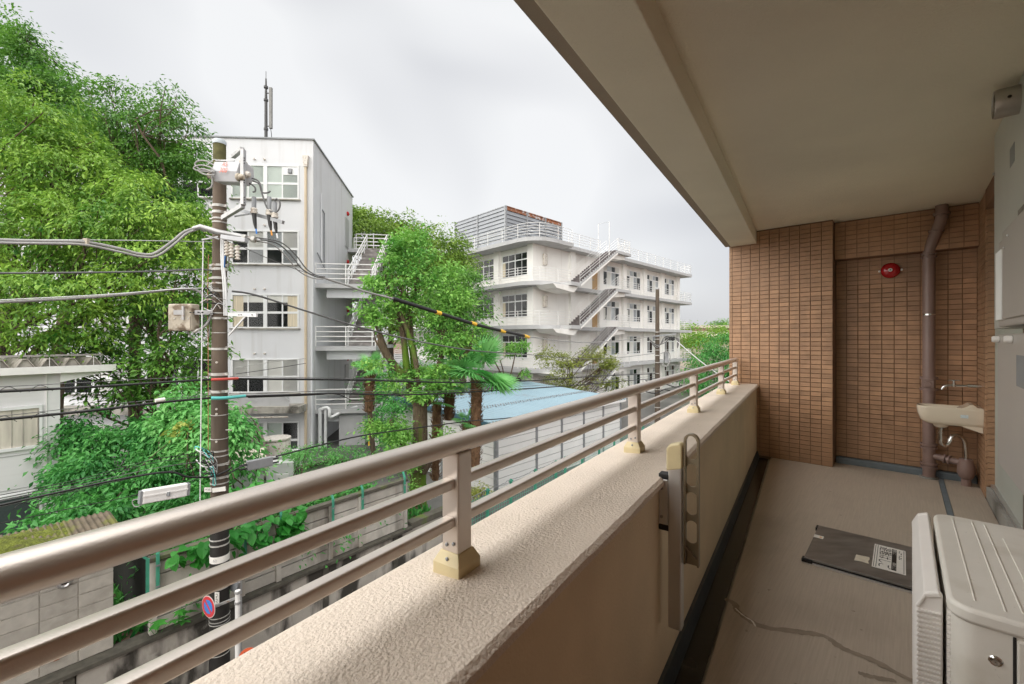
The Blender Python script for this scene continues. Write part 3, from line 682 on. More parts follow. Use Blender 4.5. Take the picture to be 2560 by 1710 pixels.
text('label_print', '避難はしご', 0.019, BAL @ Matrix.Translation((-0.041, 3.655, lb+0.0003)) @ Matrix.Rotation(R(-90),4,'Z'), m_paper, ht)
text('label_print', '避難はしご', 0.019, BAL @ Matrix.Translation((-0.041, 3.43, lb+0.0003)) @ Matrix.Rotation(R(-90),4,'Z'), m_paper, ht)
for v_ in (-0.133, -0.122, 0.002): MB(BAL).box(v_, v_+0.0025, 3.35, 3.71, 0.0338, 0.0342).build('label_rule', m_ink, ht)
b = MB(BAL)
for k in range(26):
    v_ = rnd.choice((-0.020, -0.012)); u_ = rnd.uniform(3.55, 3.69); b.box(v_, v_+rnd.uniform(.002,.006), u_, u_+rnd.uniform(.003,.009), 0.0338, 0.0342)
b.build('label_small_print', m_ink, ht)

# --- air conditioner outdoor unit
a0, a1, av0, av1, atop = 1.544, 2.321, 0.082, 0.385, 0.716
ac = thing('air_conditioner_unit', 'ivory outdoor air conditioner unit with white air deflector', 'air conditioner', BAL @ Matrix.Translation((0.23, 1.93, 0)))
def rr2(x0, x1, y0, y1, r_, n=6):
    o = []
    for cx, cy, a_ in ((x1-r_, y1-r_, 0), (x0+r_, y1-r_, 90), (x0+r_, y0+r_, 180), (x1-r_, y0+r_, 270)):
        for k in range(n+1): o.append((cx+r_*math.cos(R(a_+90*k/n)), cy+r_*math.sin(R(a_+90*k/n))))
    return o
MB(BAL).prism(rr2(av0+0.010, av1-0.004, a0+0.006, a1-0.004, 0.045), 0.07, atop-0.036).build('casing', m_acw, ac, smooth=30)
MB(BAL).prism(rr2(av0+0.002, av1, a0-0.002, a1, 0.05), atop-0.038, atop).build('top_plate', m_acw, ac, smooth=30, bevel=0.010, seg=3)
for v_, ua, ub in ((0.135, 1.60, 2.28), (0.185, 1.585, 2.28), (0.215, 1.60, 2.275)):
    MB(BAL).bar((v_, ua, atop+0.0005), (v_, ub, atop+0.0005), 0.004, 0.003).build('top_crease', m_acw, ac, bevel=0.002)
MB(BAL).prism(rr2(0.245, 0.35, 1.75, 2.17, 0.012), atop-0.001, atop+0.0025).build('top_emboss', m_acw, ac, bevel=0.001)
# near end panel with screw and hand recess
MB(BAL).box(0.198, 0.376, a0+0.001, a0+0.012, 0.10, atop-0.045).build('service_panel', m_acw, ac, bevel=0.004)
MB(BAL).box(0.192, 0.1975, a0+0.004, a0+0.012, 0.08, atop-0.04).build('panel_gap', m_dark, ac)
MB(BAL @ Matrix.Translation((0.165, a0+0.006, 0.605)) @ Matrix.Rotation(R(90),4,'X')).lathe([(0.013,0.0),(0.011,0.002),(0.008,0.001),(0.0075,0.004),(0.003,0.005),(0.0,0.004)], I4, 16).build('screw', m_chrome, ac, smooth=50)
b = MB(BAL)
b.extrude([(0.235,a0-0.006,0.44),(0.235,a0-0.006,0.60),(0.243,a0-0.006,0.612),(0.376,a0-0.006,0.612),(0.376,a0-0.006,0.58),(0.262,a0-0.006,0.575),(0.257,a0-0.006,0.568),(0.257,a0-0.006,0.44)], (0,0.010,0)).build('hand_recess_frame', m_acw, ac, bevel=0.004)
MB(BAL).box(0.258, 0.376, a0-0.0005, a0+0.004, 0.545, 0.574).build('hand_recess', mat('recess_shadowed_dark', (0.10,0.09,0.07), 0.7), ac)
# grille face and deflector
b = MB(BAL)
for k in range(46):
    z = 0.11 + k*0.0122; b.box(av0+0.003, av0+0.012, a0+0.06, a1-0.02, z, z+0.006)
tag(b.build('grille', m_acp, ac), kind='stuff')
MB(BAL).extrude([(av0-0.004,a0+0.075,0.10),(av0-0.004,a0+0.075,atop-0.020),(av0-0.012,a0+0.075,atop-0.010),(av0-0.040,a0+0.075,atop-0.022),(av0-0.055,a0+0.075,atop-0.06),(av0-0.055,a0+0.075,0.10)], (0, 0.018, 0)).build('deflector_end', m_acp, ac, bevel=0.003)
MB(BAL).extrude([(av0-0.004,a1-0.01,0.10),(av0-0.004,a1-0.01,atop-0.020),(av0-0.012,a1-0.01,atop-0.010),(av0-0.040,a1-0.01,atop-0.022),(av0-0.055,a1-0.01,atop-0.06),(av0-0.055,a1-0.01,0.10)], (0, 0.012, 0)).build('deflector_end', m_acp, ac, bevel=0.003)
MB(BAL).extrude([(av0-0.006,a0+0.07,atop-0.024),(av0-0.012,a0+0.07,atop-0.012),(av0-0.040,a0+0.07,atop-0.024),(av0-0.058,a0+0.07,atop-0.064),(av0-0.050,a0+0.07,atop-0.066),(av0-0.036,a0+0.07,atop-0.034)], (0, a1-a0-0.05, 0)).build('deflector_top', m_acp, ac, bevel=0.003)
for k in range(42):
    z = 0.105 + k*0.0130
    MB(BAL).extrude([(av0-0.056,a0+0.068,z),(av0-0.052,a0+0.068,z+0.009),(av0-0.008,a0+0.068,z+0.011),(av0-0.008,a0+0.068,z+0.008),(av0-0.048,a0+0.068,z+0.003)], (0, a1-a0-0.058, 0)).build('deflector_louvre', m_acp, ac)
for u_ in (1.62, 2.24): MB(BAL).box(0.07, 0.40, u_-0.05, u_+0.05, 0.0, 0.07).build('foot', m_black, ac, bevel=0.01)

# --- water heater group at the right edge
ps = thing('heater_back_plate', 'tall pale grey metal plate behind the water heater', 'metal plate', BAL @ Matrix.Translation((0.43, 3.4, 1.44)))
MB(BAL).box(0.43, 0.60, 2.4, 4.10, 1.44, CEIL-0.003).build('plate', m_greyplate, ps, bevel=0.003)
MB(BAL).box(0.4285, 0.43, 3.42, 3.55, 2.30, 2.40).build('warning_label', m_boot, ps)
MB(BAL).box(0.4275, 0.429, 2.55, 3.32, 1.90, 2.02).build('warning_label', mat('label_brownish_grey', (0.20,0.18,0.16), 0.5, 0.4, 30), ps)
MB(BAL).box(0.4275, 0.429, 2.55, 3.10, 2.03, 2.10).build('warning_label', mat('label_olive_grey', (0.33,0.33,0.28), 0.5, 0.3, 30), ps)
MB(BAL).lathe([(0.008,0),(0.008,0.01)], Matrix.Translation((0.43,4.08,2.42)) @ Matrix.Rotation(R(-90),4,'Y'), 8).build('screw', m_alu, ps)
wh = thing('water_heater', 'taupe wall water heater with white ribbed side vent', 'water heater', BAL @ Matrix.Translation((0.40, 3.0, 1.44)))
MB(BAL).box(0.36, 0.429, 2.4, 3.30, 1.437, 1.865).build('body', m_heater, wh, bevel=0.008)
MB(BAL).box(0.350, 0.36, 2.4, 3.10, 1.470, 1.885).build('front_cover', m_heater, wh, bevel=0.006)
for k in range(5): MB(BAL).box(0.348, 0.361, 3.135+0.033*k, 3.151+0.033*k, 1.47, 1.81).build('vent_rib', m_white, wh, bevel=0.003)
for u_, z in ((2.93, 1.84), (3.03, 1.80)): MB(BAL).lathe([(0.007,0),(0.007,0.005),(0.0,0.007)], Matrix.Translation((0.35,u_,z)) @ Matrix.Rotation(R(-90),4,'Y'), 10).build('screw', m_chrome, wh)
pc = thing('pipe_cover', 'taupe metal pipe cover below the water heater', 'pipe cover', BAL @ Matrix.Translation((0.40, 3.0, 0.76)))
MB(BAL).box(0.355, 0.583, 2.4, 3.28, 0.756, 1.40).build('cover', m_heater, pc, bevel=0.004)
for u_ in (3.22, 2.87): 
    MB(BAL).lathe([(0.010,0.0),(0.016,0.002),(0.016,0.02),(0.013,0.026),(0.0,0.027)], Matrix.Translation((0.355,u_,1.376)) @ Matrix.Rotation(R(-90),4,'Y'), 12).build('knob', m_acp, pc, smooth=35)
MB(BAL).box(0.3535, 0.355, 2.55, 2.78, 1.18, 1.31).build('data_label', m_boot, pc)
vm_ = BAL @ Matrix.Translation((0.43, 3.3, 2.57)) @ Matrix.Rotation(R(-90),4,'Y')
m_brush = mat('vent_brushed_steel', (0.46,0.44,0.40), 0.36, 0.06, 20, metal=0.8)
ve = thing('exhaust_vent', 'round brushed steel exhaust vent near the ceiling', 'vent', vm_)
MB(vm_).lathe([(0.070,0.0),(0.070,0.080),(0.066,0.088),(0.062,0.082),(0.062,0.045),(0.0,0.045)], I4, 32).build('vent_hood', m_brush, ve, smooth=40)
for k in range(7):
    x = -0.048+0.016*k; h = math.sqrt(max(0.062**2-x*x, 0)); MB(vm_).box(x-0.002, x+0.002, -h, h, 0.070, 0.085).build('vent_blade', m_chrome, ve)
MB(vm_).lathe([(0.008,0.070),(0.006,0.076),(0.0,0.077)], Matrix.Translation((0,0,0.04)) @ Matrix.Rotation(R(90),4,'X'), 10).build('screw', m_dark, ve)
# ================================================================== THE STREET AND SCHOOL
ANG = 90 - 37.95                      # street direction, degrees from +X
WL = frame(-5.33, 7.94, 0, ANG)       # wall line: local x along the street (away), local y to the left (school side)
WLi = WL.inverted()
def tag_s(o, label): return tag(o, label, kind='structure')
gr = MB().add([(-3000,-3000,0),(3000,-3000,0),(3000,3000,0),(-3000,3000,0)], [(0,1,2,3)]).build('ground', m_earth)
tag_s(gr, 'ground reaching to the horizon')
rd = MB(WL).add([(-60,-7.5,0.004),(120,-7.5,0.004),(120,-0.12,0.004),(-60,-0.12,0.004)], [(0,1,2,3)]).build('road', m_asph)
tag_s(rd, 'narrow asphalt street below the balcony')
yd = MB(WL).prism([(4.6,0.4),(140,0.4),(140,140),(-60,140),(-60,9),(4.6,9)], 0.0, 1.2).build('school_yard', m_yard)
tag_s(yd, 'asphalt yard around the school buildings')
wf = MB(WL).add([(14,0.6,1.204),(90,0.6,1.204),(90,30,1.204),(14,30,1.204)], [(0,1,2,3)]).build('wet_forecourt', m_wet)
tag_s(wf, 'wet reflecting asphalt forecourt by the far pole')
pbed = MB(WL).prism([(-40,0.16),(5.6,0.16),(5.6,6.0),(3.0,10.0),(-40,10.0)], 0.0, 2.2).build('planting_bed', m_earth)
tag_s(pbed, 'raised earth bed behind the retaining wall')

# --- retaining wall with stained faces and dark ledge
rw = thing('retaining_wall', 'stained concrete retaining wall with dark ledge along the street', 'wall', WL)
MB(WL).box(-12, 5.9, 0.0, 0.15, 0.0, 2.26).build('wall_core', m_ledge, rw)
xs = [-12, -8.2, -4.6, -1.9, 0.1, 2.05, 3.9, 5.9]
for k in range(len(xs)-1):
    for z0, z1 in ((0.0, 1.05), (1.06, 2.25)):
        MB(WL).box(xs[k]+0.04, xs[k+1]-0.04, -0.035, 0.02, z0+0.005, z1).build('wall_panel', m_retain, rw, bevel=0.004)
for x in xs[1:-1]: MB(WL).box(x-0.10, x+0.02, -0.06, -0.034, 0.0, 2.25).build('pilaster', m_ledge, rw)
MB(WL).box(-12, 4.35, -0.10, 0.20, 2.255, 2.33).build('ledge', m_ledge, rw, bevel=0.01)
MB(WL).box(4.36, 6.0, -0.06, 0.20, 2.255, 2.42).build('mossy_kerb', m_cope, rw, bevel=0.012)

# --- panel fence on top
pf = thing('concrete_panel_fence', 'weathered concrete plank fence with mossy coping on the retaining wall', 'fence', WL @ Matrix.Translation((0,0,2.33)))
PX = [-0.95, 0.38, 1.05, 2.16, 2.90, 4.21]
for k in range(len(PX)-1):
    for r_ in range(5):
        z0 = 2.335 + r_*0.235
        MB(WL).box(PX[k]+0.055, PX[k+1]-0.055, 0.03+rnd.uniform(-.006,.006), 0.08, z0+0.008, z0+0.222).build('plank', m_panel, pf, bevel=0.004)
MB(WL).box(PX[0], PX[-1], 0.082, 0.10, 2.33, 3.50).build('fence_back', m_gapblk, pf)  # near-black sheet added so the slits between planks look dark
for x in PX: MB(WL).box(x-0.05, x+0.05, -0.005, 0.11, 2.33, 3.52).build('fence_post', m_panel, pf, bevel=0.006)
MB(WL).box(-1.0, 4.27, -0.02, 0.14, 3.52, 3.595).build('coping', m_cope, pf, bevel=0.012)
MB(WL).box(PX[0]-0.04, PX[0]+0.05, 0.115, 3.0, 2.2, 3.50).build('return_panel', m_gapblk, pf)  # near-black colour stands in for the darkness of the gap
# --- green angled posts with wires
gl = 0
for x, nm in ((-0.90,'next to the dark gap'), (0.42,'behind the utility pole'), (1.08,'half hidden by hanging vine'), (2.19,'at the middle of the panel fence'), (2.93,'right of the middle of the panel fence'), (4.15,'at the far end of the panel fence')):
    t_ = thing('green_fence_post', 'green angled steel fence post ' + nm, 'post', WL @ Matrix.Translation((x, -0.02, 2.9)), 'green posts along the panel fence')
    MB(WL).bar((x,-0.03,3.0),(x,-0.03,3.66),0.035,0.045,(1,0,0)).build('upright', m_green, t_)
    MB(WL).bar((x,-0.03,3.65),(x+0.02,0.17,3.98),0.032,0.042,(1,0,0)).build('angled_arm', m_green, t_)
    for z in (3.1, 3.45): MB(WL).box(x-0.03,x+0.03,-0.06,-0.052,z,z+0.03).build('clip', m_galv, t_)
t_ = thing('green_fence_post', 'lone leaning green steel post beside the dark gap', 'post', WL @ Matrix.Translation((-1.0, 0.1, 2.9)), 'green posts along the panel fence')
MB(WL).bar((-1.02,0.02,3.0),(-1.02,0.02,3.60),0.035,0.045,(1,0,0)).build('upright', m_green, t_)
MB(WL).bar((-1.02,0.02,3.59),(-1.25,0.06,3.86),0.032,0.042,(0,1,0)).build('angled_arm', m_green, t_)
o = MB(WL).tube([(-0.88,0.08,3.83),(4.17,0.08,3.83)],0.006,5).build('fence_wire', m_green); tag(o, 'thin green strand strung along the green angled posts', 'wire')

# --- green mesh fence by the prefab shed
gf = thing('green_mesh_fence', 'low green wire mesh fence in front of the white prefab shed', 'fence', WL @ Matrix.Translation((6.2,0,1.2)))
gx = [6.2, 7.45, 8.65, 10.1, 11.5, 12.2, 13.6, 15.2, 16.8, 18.6, 20.5, 22.5]
for x in gx:
    MB(WL).box(x-0.035, x+0.035, 0.0, 0.07, 0.0, 2.46).build('post', m_green, gf)
    MB(WL).box(x-0.07, x+0.07, -0.02, 0.09, 2.38, 2.42).build('post_bracket', m_green, gf)
for k in range(len(gx)-1):
    b = MB(WL)
    n_ = int((gx[k+1]-gx[k])/0.11)
    for i in range(1, n_): x = gx[k]+(gx[k+1]-gx[k])*i/n_; b.box(x-.004, x+.004, 0.03, 0.038, 1.3, 2.3)
    for i in range(9): b.box(gx[k], gx[k+1], 0.029, 0.039, 1.30+0.12*i, 1.308+0.12*i)
    tag(b.build('mesh_panel', m_green, gf), kind='stuff')
b = MB(WL)
for k in range(len(gx)-1):
    pts = [(gx[k]+(gx[k+1]-gx[k])*i/12, 0.035+0.02*math.sin(i*2.1), 2.45-0.05*math.sin(math.pi*i/12)+0.015*math.cos(i*2.4)) for i in range(13)]
    b.tube(pts, 0.012, 4)
tag(b.build('barbed_strand', m_galv, gf), kind='stuff')

# --- block shed at left
BS = frame(*(WL @ Vector((-1.42, 0.12, 0)))[:2], 0, ANG)   # local x along the street, shed occupies x<0
bs = thing('block_shed', 'grey concrete block shed with mossy corrugated roof', 'shed', BS @ Matrix.Translation((0,0,2.33)))
MB(BS).box(-6.5, -0.012, 0.012, 1.1, 2.2, 4.02).build('wall_core', m_mortar, bs)
bw, bh = 0.40, 0.20
bm1 = boxmesh(bw-0.010, 0.03, bh-0.010, m_block, 'block', 0.003); bm2 = boxmesh(bw/2-0.010, 0.03, bh-0.010, m_block, 'block', 0.003)
for r_ in range(8):
    z = 2.335 + r_*bh
    off = 0.0
    for c in range(14):
        x1 = -c*bw; x0 = x1-bw
        if r_ in (5,6) and x1 < -1.55 and x0 > -3.6: continue
        inst(bm1, 'block', BS @ Matrix.Translation(((x0+x1)/2, 0.012+rnd.uniform(-.002,.002), z+bh/2)), bs)
wn = MB(BS).box(-3.6,-1.6,-0.03,0.03,3.34,3.38).box(-3.6,-1.6,-0.02,0.03,3.70,3.735).box(-1.64,-1.6,-0.02,0.03,3.38,3.70).box(-2.64,-2.6,-0.018,0.03,3.38,3.70).box(-3.6,-3.56,-0.02,0.03,3.38,3.70).build('window', m_winw, bs)
for a in (-3.55, -2.59): MB(BS).box(a, a+0.94, 0.0, 0.012, 3.385, 3.695).build('pane', m_glass, wn)
vmx = BS @ Matrix.Translation((-0.55, -0.006, 3.60)) @ Matrix.Rotation(R(90),4,'X')
vc = MB(vmx).lathe([(0.085,0.0),(0.085,0.012),(0.062,0.016),(0.062,0.05),(0.045,0.065),(0.03,0.05),(0.0,0.05)], I4, 20).build('vent_cap', m_alu, bs, smooth=40)
MB(vmx).box(-0.04,0.04,-0.006,0.006,0.045,0.062).build('vent_blade', m_dark, vc)
MB(BS).box(-0.66,-0.60,-0.03,0.0,2.50,2.58).build('rusty_bracket', m_rust, bs)
# corrugated roof rising away from the street
def corrugated(fr, x0, x1, y0, y1, z0, z1, pitch, amp, thick=0.012, step=6):
    b = MB(fr); n_ = int((x1-x0)/pitch*step); vv = []; ff = []
    for i in range(n_+1):
        x = x0+(x1-x0)*i/n_; h = amp*math.sin(2*math.pi*i/step)
        vv += [(x,y0,z0+h),(x,y1,z1+h),(x,y0,z0+h-thick),(x,y1,z1+h-thick)]
    for i in range(n_):
        a = 4*i; ff += [(a,a+4,a+5,a+1),(a+2,a+3,a+7,a+6),(a,a+2,a+6,a+4),(a+1,a+5,a+7,a+3)]
    ff += [(0,1,3,2),(4*n_,4*n_+2,4*n_+3,4*n_+1)]
    return b.add(vv, ff)
rf = corrugated(BS, -6.6, 0.16, -0.22, 1.25, 4.06, 4.14, 0.076, 0.014).build('corrugated_roof', m_corr, bs, smooth=60)
b = MB(BS); nx, ny = 90, 26; vv = []; ff = []
mr_ = random.Random(3)
for j in range(ny+1):
    for i in range(nx+1):
        x = -6.5 + 6.1*i/nx; y = -0.20 + 1.4*j/ny
        edge = min(1, max(0, (nx-i)/10)) * min(1, max(0, (ny-j)/6))
        k = 0.5+0.5*math.sin(x*7+math.sin(y*9)*1.4)*math.cos(y*6+x*2)
        h = (0.032+0.05*k*edge + 0.02*mr_.random())*edge + (-0.03 if k < 0.12 else 0)
        vv.append((x, y, 4.062+0.054*(y+0.22)+h))
for j in range(ny):
    for i in range(nx):
        a = j*(nx+1)+i; ff.append((a,a+1,a+nx+2,a+nx+1))
b.add(vv, ff).build('moss_layer', m_moss, bs, smooth=179)

# --- white house with folded-plate roof
hx, hy = (148-1280)/F*11.0, 11.0
HF = frame(hx, hy, 0, 90-34.5)        # front along local x (x<0 is towards the camera's left), y inwards
ho = thing('white_house', 'white sided two storey house with folded steel roof', 'house', HF)
MB(HF).box(-9, 0, 0, 7, 0, 6.36).build('wall', m_house, ho)
MB(HF).box(-0.215, 0.012, -0.03, 0.0, 2.0, 6.36).build('corner_board', m_house, ho)
MB(HF).box(-0.235, -0.217, -0.045, 0.0, 2.0, 6.36).build('downpipe', m_white, ho)
MB(HF).box(-9, -0.24, -0.02, 0.0, 5.98, 6.02).build('trim', m_canopy, ho)
for z0, z1, mm_, mp2 in ((4.62, 5.52, m_housec, 1), (2.45, 3.45, m_screen, 0)):
    wn = MB(HF).box(-4,-0.30,-0.05,0.0,z1,z1+0.07).box(-4,-0.30,-0.06,0.0,z0-0.07,z0).box(-0.35,-0.30,-0.05,0.0,z0,z1).build('window', m_winw, ho)
    MB(HF).box(-4,-0.35,-0.012,-0.002,z0,z1).build('pane', mm_, wn)
    MB(HF).box(-0.375,-0.351,-0.04,-0.013,z0,z1).build('sash', m_canopy, wn)
    if mp2:
        for x in (-1.3, -0.80, -0.62): MB(HF).box(x, x+0.012, -0.02, -0.013, z0, z1).build('curtain_fold', m_canopy, wn)
for z in (3.62, 4.42): MB(HF).box(-9, -0.24, -0.012, 0.001, z, z+0.02).build('siding_joint', m_slab, ho)
MB(HF).box(-9, 1.02, -0.30, -0.22, 6.36, 6.53).build('fascia', m_white, ho)
MB(HF).box(-9, 1.0, -0.22, 3.0, 6.40, 6.45).build('roof_deck', m_fold, ho)
MB(HF).extrude([(0.0,-0.16,6.12),(0.72,-0.16,6.30),(0.72,-0.16,6.395),(0.0,-0.16,6.395)], (0,0.10,0)).build('eave_bracket', m_white, ho)
for k in range(16):
    x = 0.60 - 0.40*k
    b = MB(HF); 
    b.extrude([(x-0.20,-0.20,6.46),(x-0.05,-0.20,6.72),(x+0.05,-0.20,6.72),(x+0.20,-0.20,6.46),(x+0.18,-0.20,6.46),(x+0.04,-0.20,6.70),(x-0.04,-0.20,6.70),(x-0.18,-0.20,6.46)], (0,4.0,0))
    rb = b.build('roof_fold', m_fold, ho)
    MB(HF).extrude([(x-0.17,-0.16,6.462),(x-0.04,-0.16,6.69),(x+0.04,-0.16,6.69),(x+0.17,-0.16,6.462)], (0,0.02,0)).build('fold_closer', m_canopy, rb)
    if k % 2 == 0: MB(HF).tube([(x,-0.21,6.46),(x,-0.21,6.76)], 0.008, 5).build('ridge_bolt', m_alu, rb)
MB(HF).bar((-8,0.5,6.78),(0.92,0.5,6.78),0.05,0.05).build('roof_rail', m_alu, ho)
MB(HF).bar((0.92,0.5,6.76),(0.75,0.0,6.50),0.04,0.04).build('roof_brace', m_alu, ho)

# ================================================================== SCHOOL BUILDING A (left)
AF = frame(-10.85, 23.8, 0, 3.5)
AI = AF.inverted()
sa = thing('school_building', 'cool white four storey school block behind the utility pole', 'building', AF)
ZT = 18.06
side = AI.to_3x3() @ Vector((-1.37, 9.6, 0))
poly = [(0,0), (side.x, side.y), (-42, side.y), (-42, 0)]
MB(AF).prism(poly, 0, ZT).build('wall', m_schoolA, sa)
MB(AF).prism([(0.08,-0.08),(side.x+0.08,side.y+0.05),(-42,side.y+0.05),(-42,-0.08)], ZT, ZT+0.07).build('roof_coping', m_boot, sa)
rows = [16.65, 13.10, 9.64, 6.14, 2.72]
def school_window(x1, ztop, kinds, thn, hgt=1.84, wdt=3.54):
    x0 = x1-wdt; z0 = ztop-hgt; b = MB(AF)
    fw = 0.07
    b.box(x0,x1,-0.05,0.05,ztop-fw,ztop).box(x0,x1,-0.05,0.05,z0,z0+fw)
    b.box(x0,x0+fw,-0.05,0.05,z0+fw,ztop-fw).box(x1-fw,x1,-0.05,0.05,z0+fw,ztop-fw)
    xm = (x0+x1)/2; zm = z0+hgt*0.46
    b.box(xm-0.10,xm+0.10,-0.045,0.05,z0+fw,ztop-fw)
    cols_ = []
    for a, c in ((x0+fw, xm-0.10), (xm+0.10, x1-fw)):
        mid = (a+c)/2; b.box(mid-0.035,mid+0.035,-0.03,0.05,z0+fw,ztop-fw)
        b.box(a,mid-0.035,-0.025,0.05,zm-0.06,zm+0.06).box(mid+0.035,c,-0.025,0.05,zm-0.06,zm+0.06)
        cols_ += [(a, mid-0.035), (mid+0.035, c)]
    wn = b.build('window', m_winw, thn)
    for i, (a, c) in enumerate(cols_):
        for j, (p, q) in enumerate(((z0+fw, zm-0.06), (zm+0.06, ztop-fw))):
            mt = kinds[(i*2+j) % len(kinds)]
            MB(AF).box(a, c, 0.0, 0.02, p, q).build('pane', mt, wn)
    MB(AF).box(x0-0.08,x1+0.08,-0.12,0.0,z0-0.07,z0-0.01).build('sill', m_canopy, wn)
    return wn
KT = [m_frost]*8
K2 = [m_glass,m_glass,m_glass2,m_blind,m_glass,m_glass2,m_glass2,m_blind]
K3 = [m_glass,m_glass,m_glass,m_glass,m_glass,m_glass,m_glass,m_glass]
K4 = [m_glass,m_blind,m_glass,m_blind,m_blind,m_blind,m_blind,m_blind]
K5 = [m_glass,m_blind,m_frost,m_frost,m_frost,m_frost,m_glass,m_glass]
for bay in range(6):
    x1 = -0.75 - 4.4*bay
    for ri, zt in enumerate(rows):
        kd = (KT, K2, K3, K4, K5)[ri] if bay == 0 else rnd.choice((K2, K3, K4, K3))
        wn = school_window(x1, zt, kd, sa)
        if bay == 0 and ri == 2:
            for a in (x1-3.45, x1-0.60): MB(AF).box(a, a+0.52, -0.012, -0.001, zt-1.75, zt-0.10).build('curtain', m_curtain, wn)
            for a in (x1-3.4, x1-1.65): MB(AF).box(a, a+1.55, -0.010, -0.001, zt-0.45, zt-0.09).build('blind', m_blind, wn)
        if bay == 0 and ri == 0:
            MB(AF).box(x1-0.86, x1-0.08, -0.02, -0.001, zt-0.52, zt-0.07).build('blank_panel', m_winw, wn)
            MB(AF).box(x1-0.58, x1-0.34, -0.10, -0.021, zt-0.45, zt-0.18).build('vent_box', m_boot, wn, bevel=0.04)
        if ri < 4:
            for dx in (-2.33, -1.80):
                MB(AF @ Matrix.Translation((x1+dx, 0, zt+0.28)) @ Matrix.Rotation(R(90),4,'X')).lathe([(0.05,0),(0.05,0.10),(0.03,0.12),(0,0.12)], I4, 8).build('wall_vent', m_porc, sa)
MB(AF).tube([(-0.36,-0.10,1.2),(-0.36,-0.10,16.6)], 0.075, 10).build('downpipe', mat('downpipe_beige', (0.58,0.48,0.34), 0.5, 0.05, 3), sa, smooth=60)
MB(AF).extrude([(-0.5,-0.2,17.15),(-0.2,-0.2,17.15),(-0.27,-0.2,16.55),(-0.45,-0.2,16.55)], (0,0.2,0)).build('rainwater_head', m_porc, sa)
MB(AF).tube([(-0.05,-0.07,1.2),(-0.05,-0.07,8.6)], 0.06, 8).build('downpipe', m_schoolA, sa, smooth=60)
# canopy and services at the ground floor
MB(AF).box(-30, -0.3, -1.1, 0, 3.35, 3.70).build('canopy', m_canopy, sa)  # lengthened leftwards to darken the wall behind the trees
MB(AF).box(-9, -0.9, -0.9, -0.85, 3.70, 4.35).build('canopy_upstand', m_slab, sa)
for x in (-2.9, -1.2): MB(AF).bar((x,-0.92,4.25),(x+0.35,-0.92,3.95),0.05,0.05).build('canopy_brace', m_slab, sa)
MB(AF).tube([(-5,-1.0,3.1),(-0.9,-1.0,3.15)], 0.05, 8).build('conduit', m_porc, sa)
for x, r_ in ((0.25,0.10),(0.55,0.08)): MB(AF).tube([(x,0.3,1.2),(x,0.3,3.4)], r_, 10).build('service_pipe', m_winw, sa, smooth=60)
MB(AF).tube(curve([(0.3,0.3,3.3),(0.6,0.25,3.42),(0.8,0.2,3.3),(0.85,0.2,2.9),(1.3,0.6,3.1),(2.0,1.2,3.3)],4), 0.09, 10).build('elbow_pipe', m_winw, sa, smooth=60)
# external stair on the right flank
ah = math.degrees(math.atan2(side.x, side.y))          # flank direction in the local frame
ASF = AF @ Matrix.Rotation(R(-ah), 4, 'Z')             # local y along the flank, x outwards
st = thing('external_stair', 'white external concrete stair on the flank of the left school block', 'staircase', ASF)
LV = [-0.2, 3.30, 6.80, 10.30, 13.80]
for k in range(1, 4):
    z = LV[k]
    MB(ASF).box(0.001, 3.25, 0.35, 2.0, z-0.24, z).build('front_landing', m_slab, st)
    MB(ASF).box(0.5, 2.9, 0.75, 1.15, z-0.75, z-0.24).build('landing_beam', m_schoolA, st)
    MB(ASF).box(0.001, 1.25, 2.0, 8.0, z-0.22, z-0.004).build('walkway', m_slab, st)
for k in range(1, 5): MB(ASF).box(0.001, 3.1, 8.0, 9.4, LV[k]-0.24, LV[k]).build('back_landing', m_slab, st)
def rail_path(pts, heights, r_, post_step, fr, name, parent, m_=None):
    b = MB(fr); pts = [Vector(p) for p in pts]
    for h in heights:
        for a, c in zip(pts[:-1], pts[1:]): b.tube([a+Vector((0,0,h)), c+Vector((0,0,h))], r_, 5)
    rl = b.build(name, m_ or m_rail, parent)
    b = None; dist = 0
    pp = [pts[0]]; acc = 0.0
    tot = sum((c-a).length for a, c in zip(pts[:-1], pts[1:])); stp = tot/max(1, round(tot/post_step))
    for a, c in zip(pts[:-1], pts[1:]):
        Ls = (c-a).length
        while acc + Ls >= stp*len(pp) - 1e-6:
            pp.append(a.lerp(c, (stp*len(pp)-acc)/Ls))
        acc += Ls
    for p in pp: MB(fr).tube([p, p+Vector((0,0,heights[-1]))], r_*1.1, 5).build('rail_post', m_ or m_rail, rl)
    return rl
HH = (0.28, 0.55, 0.82, 1.10)
for k in range(1, 4): rail_path([(0.02,0.38,LV[k]),(3.22,0.38,LV[k])], HH, 0.032, 1.6, ASF, 'landing_railing', st)
for k in range(0, 4):
    za, zb = LV[k], LV[k+1]
    fl_ = MB(ASF).extrude([(1.35,2.0,za-0.28),(1.35,8.0,zb-0.28),(1.35,8.0,zb-0.08),(1.35,2.0,za-0.08)], (1.45,0,0)).build('flight', m_step, st)
    ns_ = 18
    for i in range(ns_):
        y0 = 2.0+6.0*i/ns_; z0 = za+(zb-za)*(i+1)/ns_
        MB(ASF).box(1.351, 2.799, y0, y0+0.36, z0-0.19, z0-0.002).build('step', m_step, fl_)
    for x in (1.38, 2.77): 
        rail_path([(x,2.0,za),(x,8.0,zb)], (0.45,0.75,1.05), 0.035, 1.2, ASF, 'flight_railing', st)
rail_path([(0.6,8.1,LV[4]),(3.05,8.1,LV[4])], HH, 0.032, 1.2, ASF, 'landing_railing', st)
rail_path([(3.05,9.3,LV[4]),(0.2,9.3,LV[4])], HH, 0.032, 1.2, ASF, 'landing_railing', st)
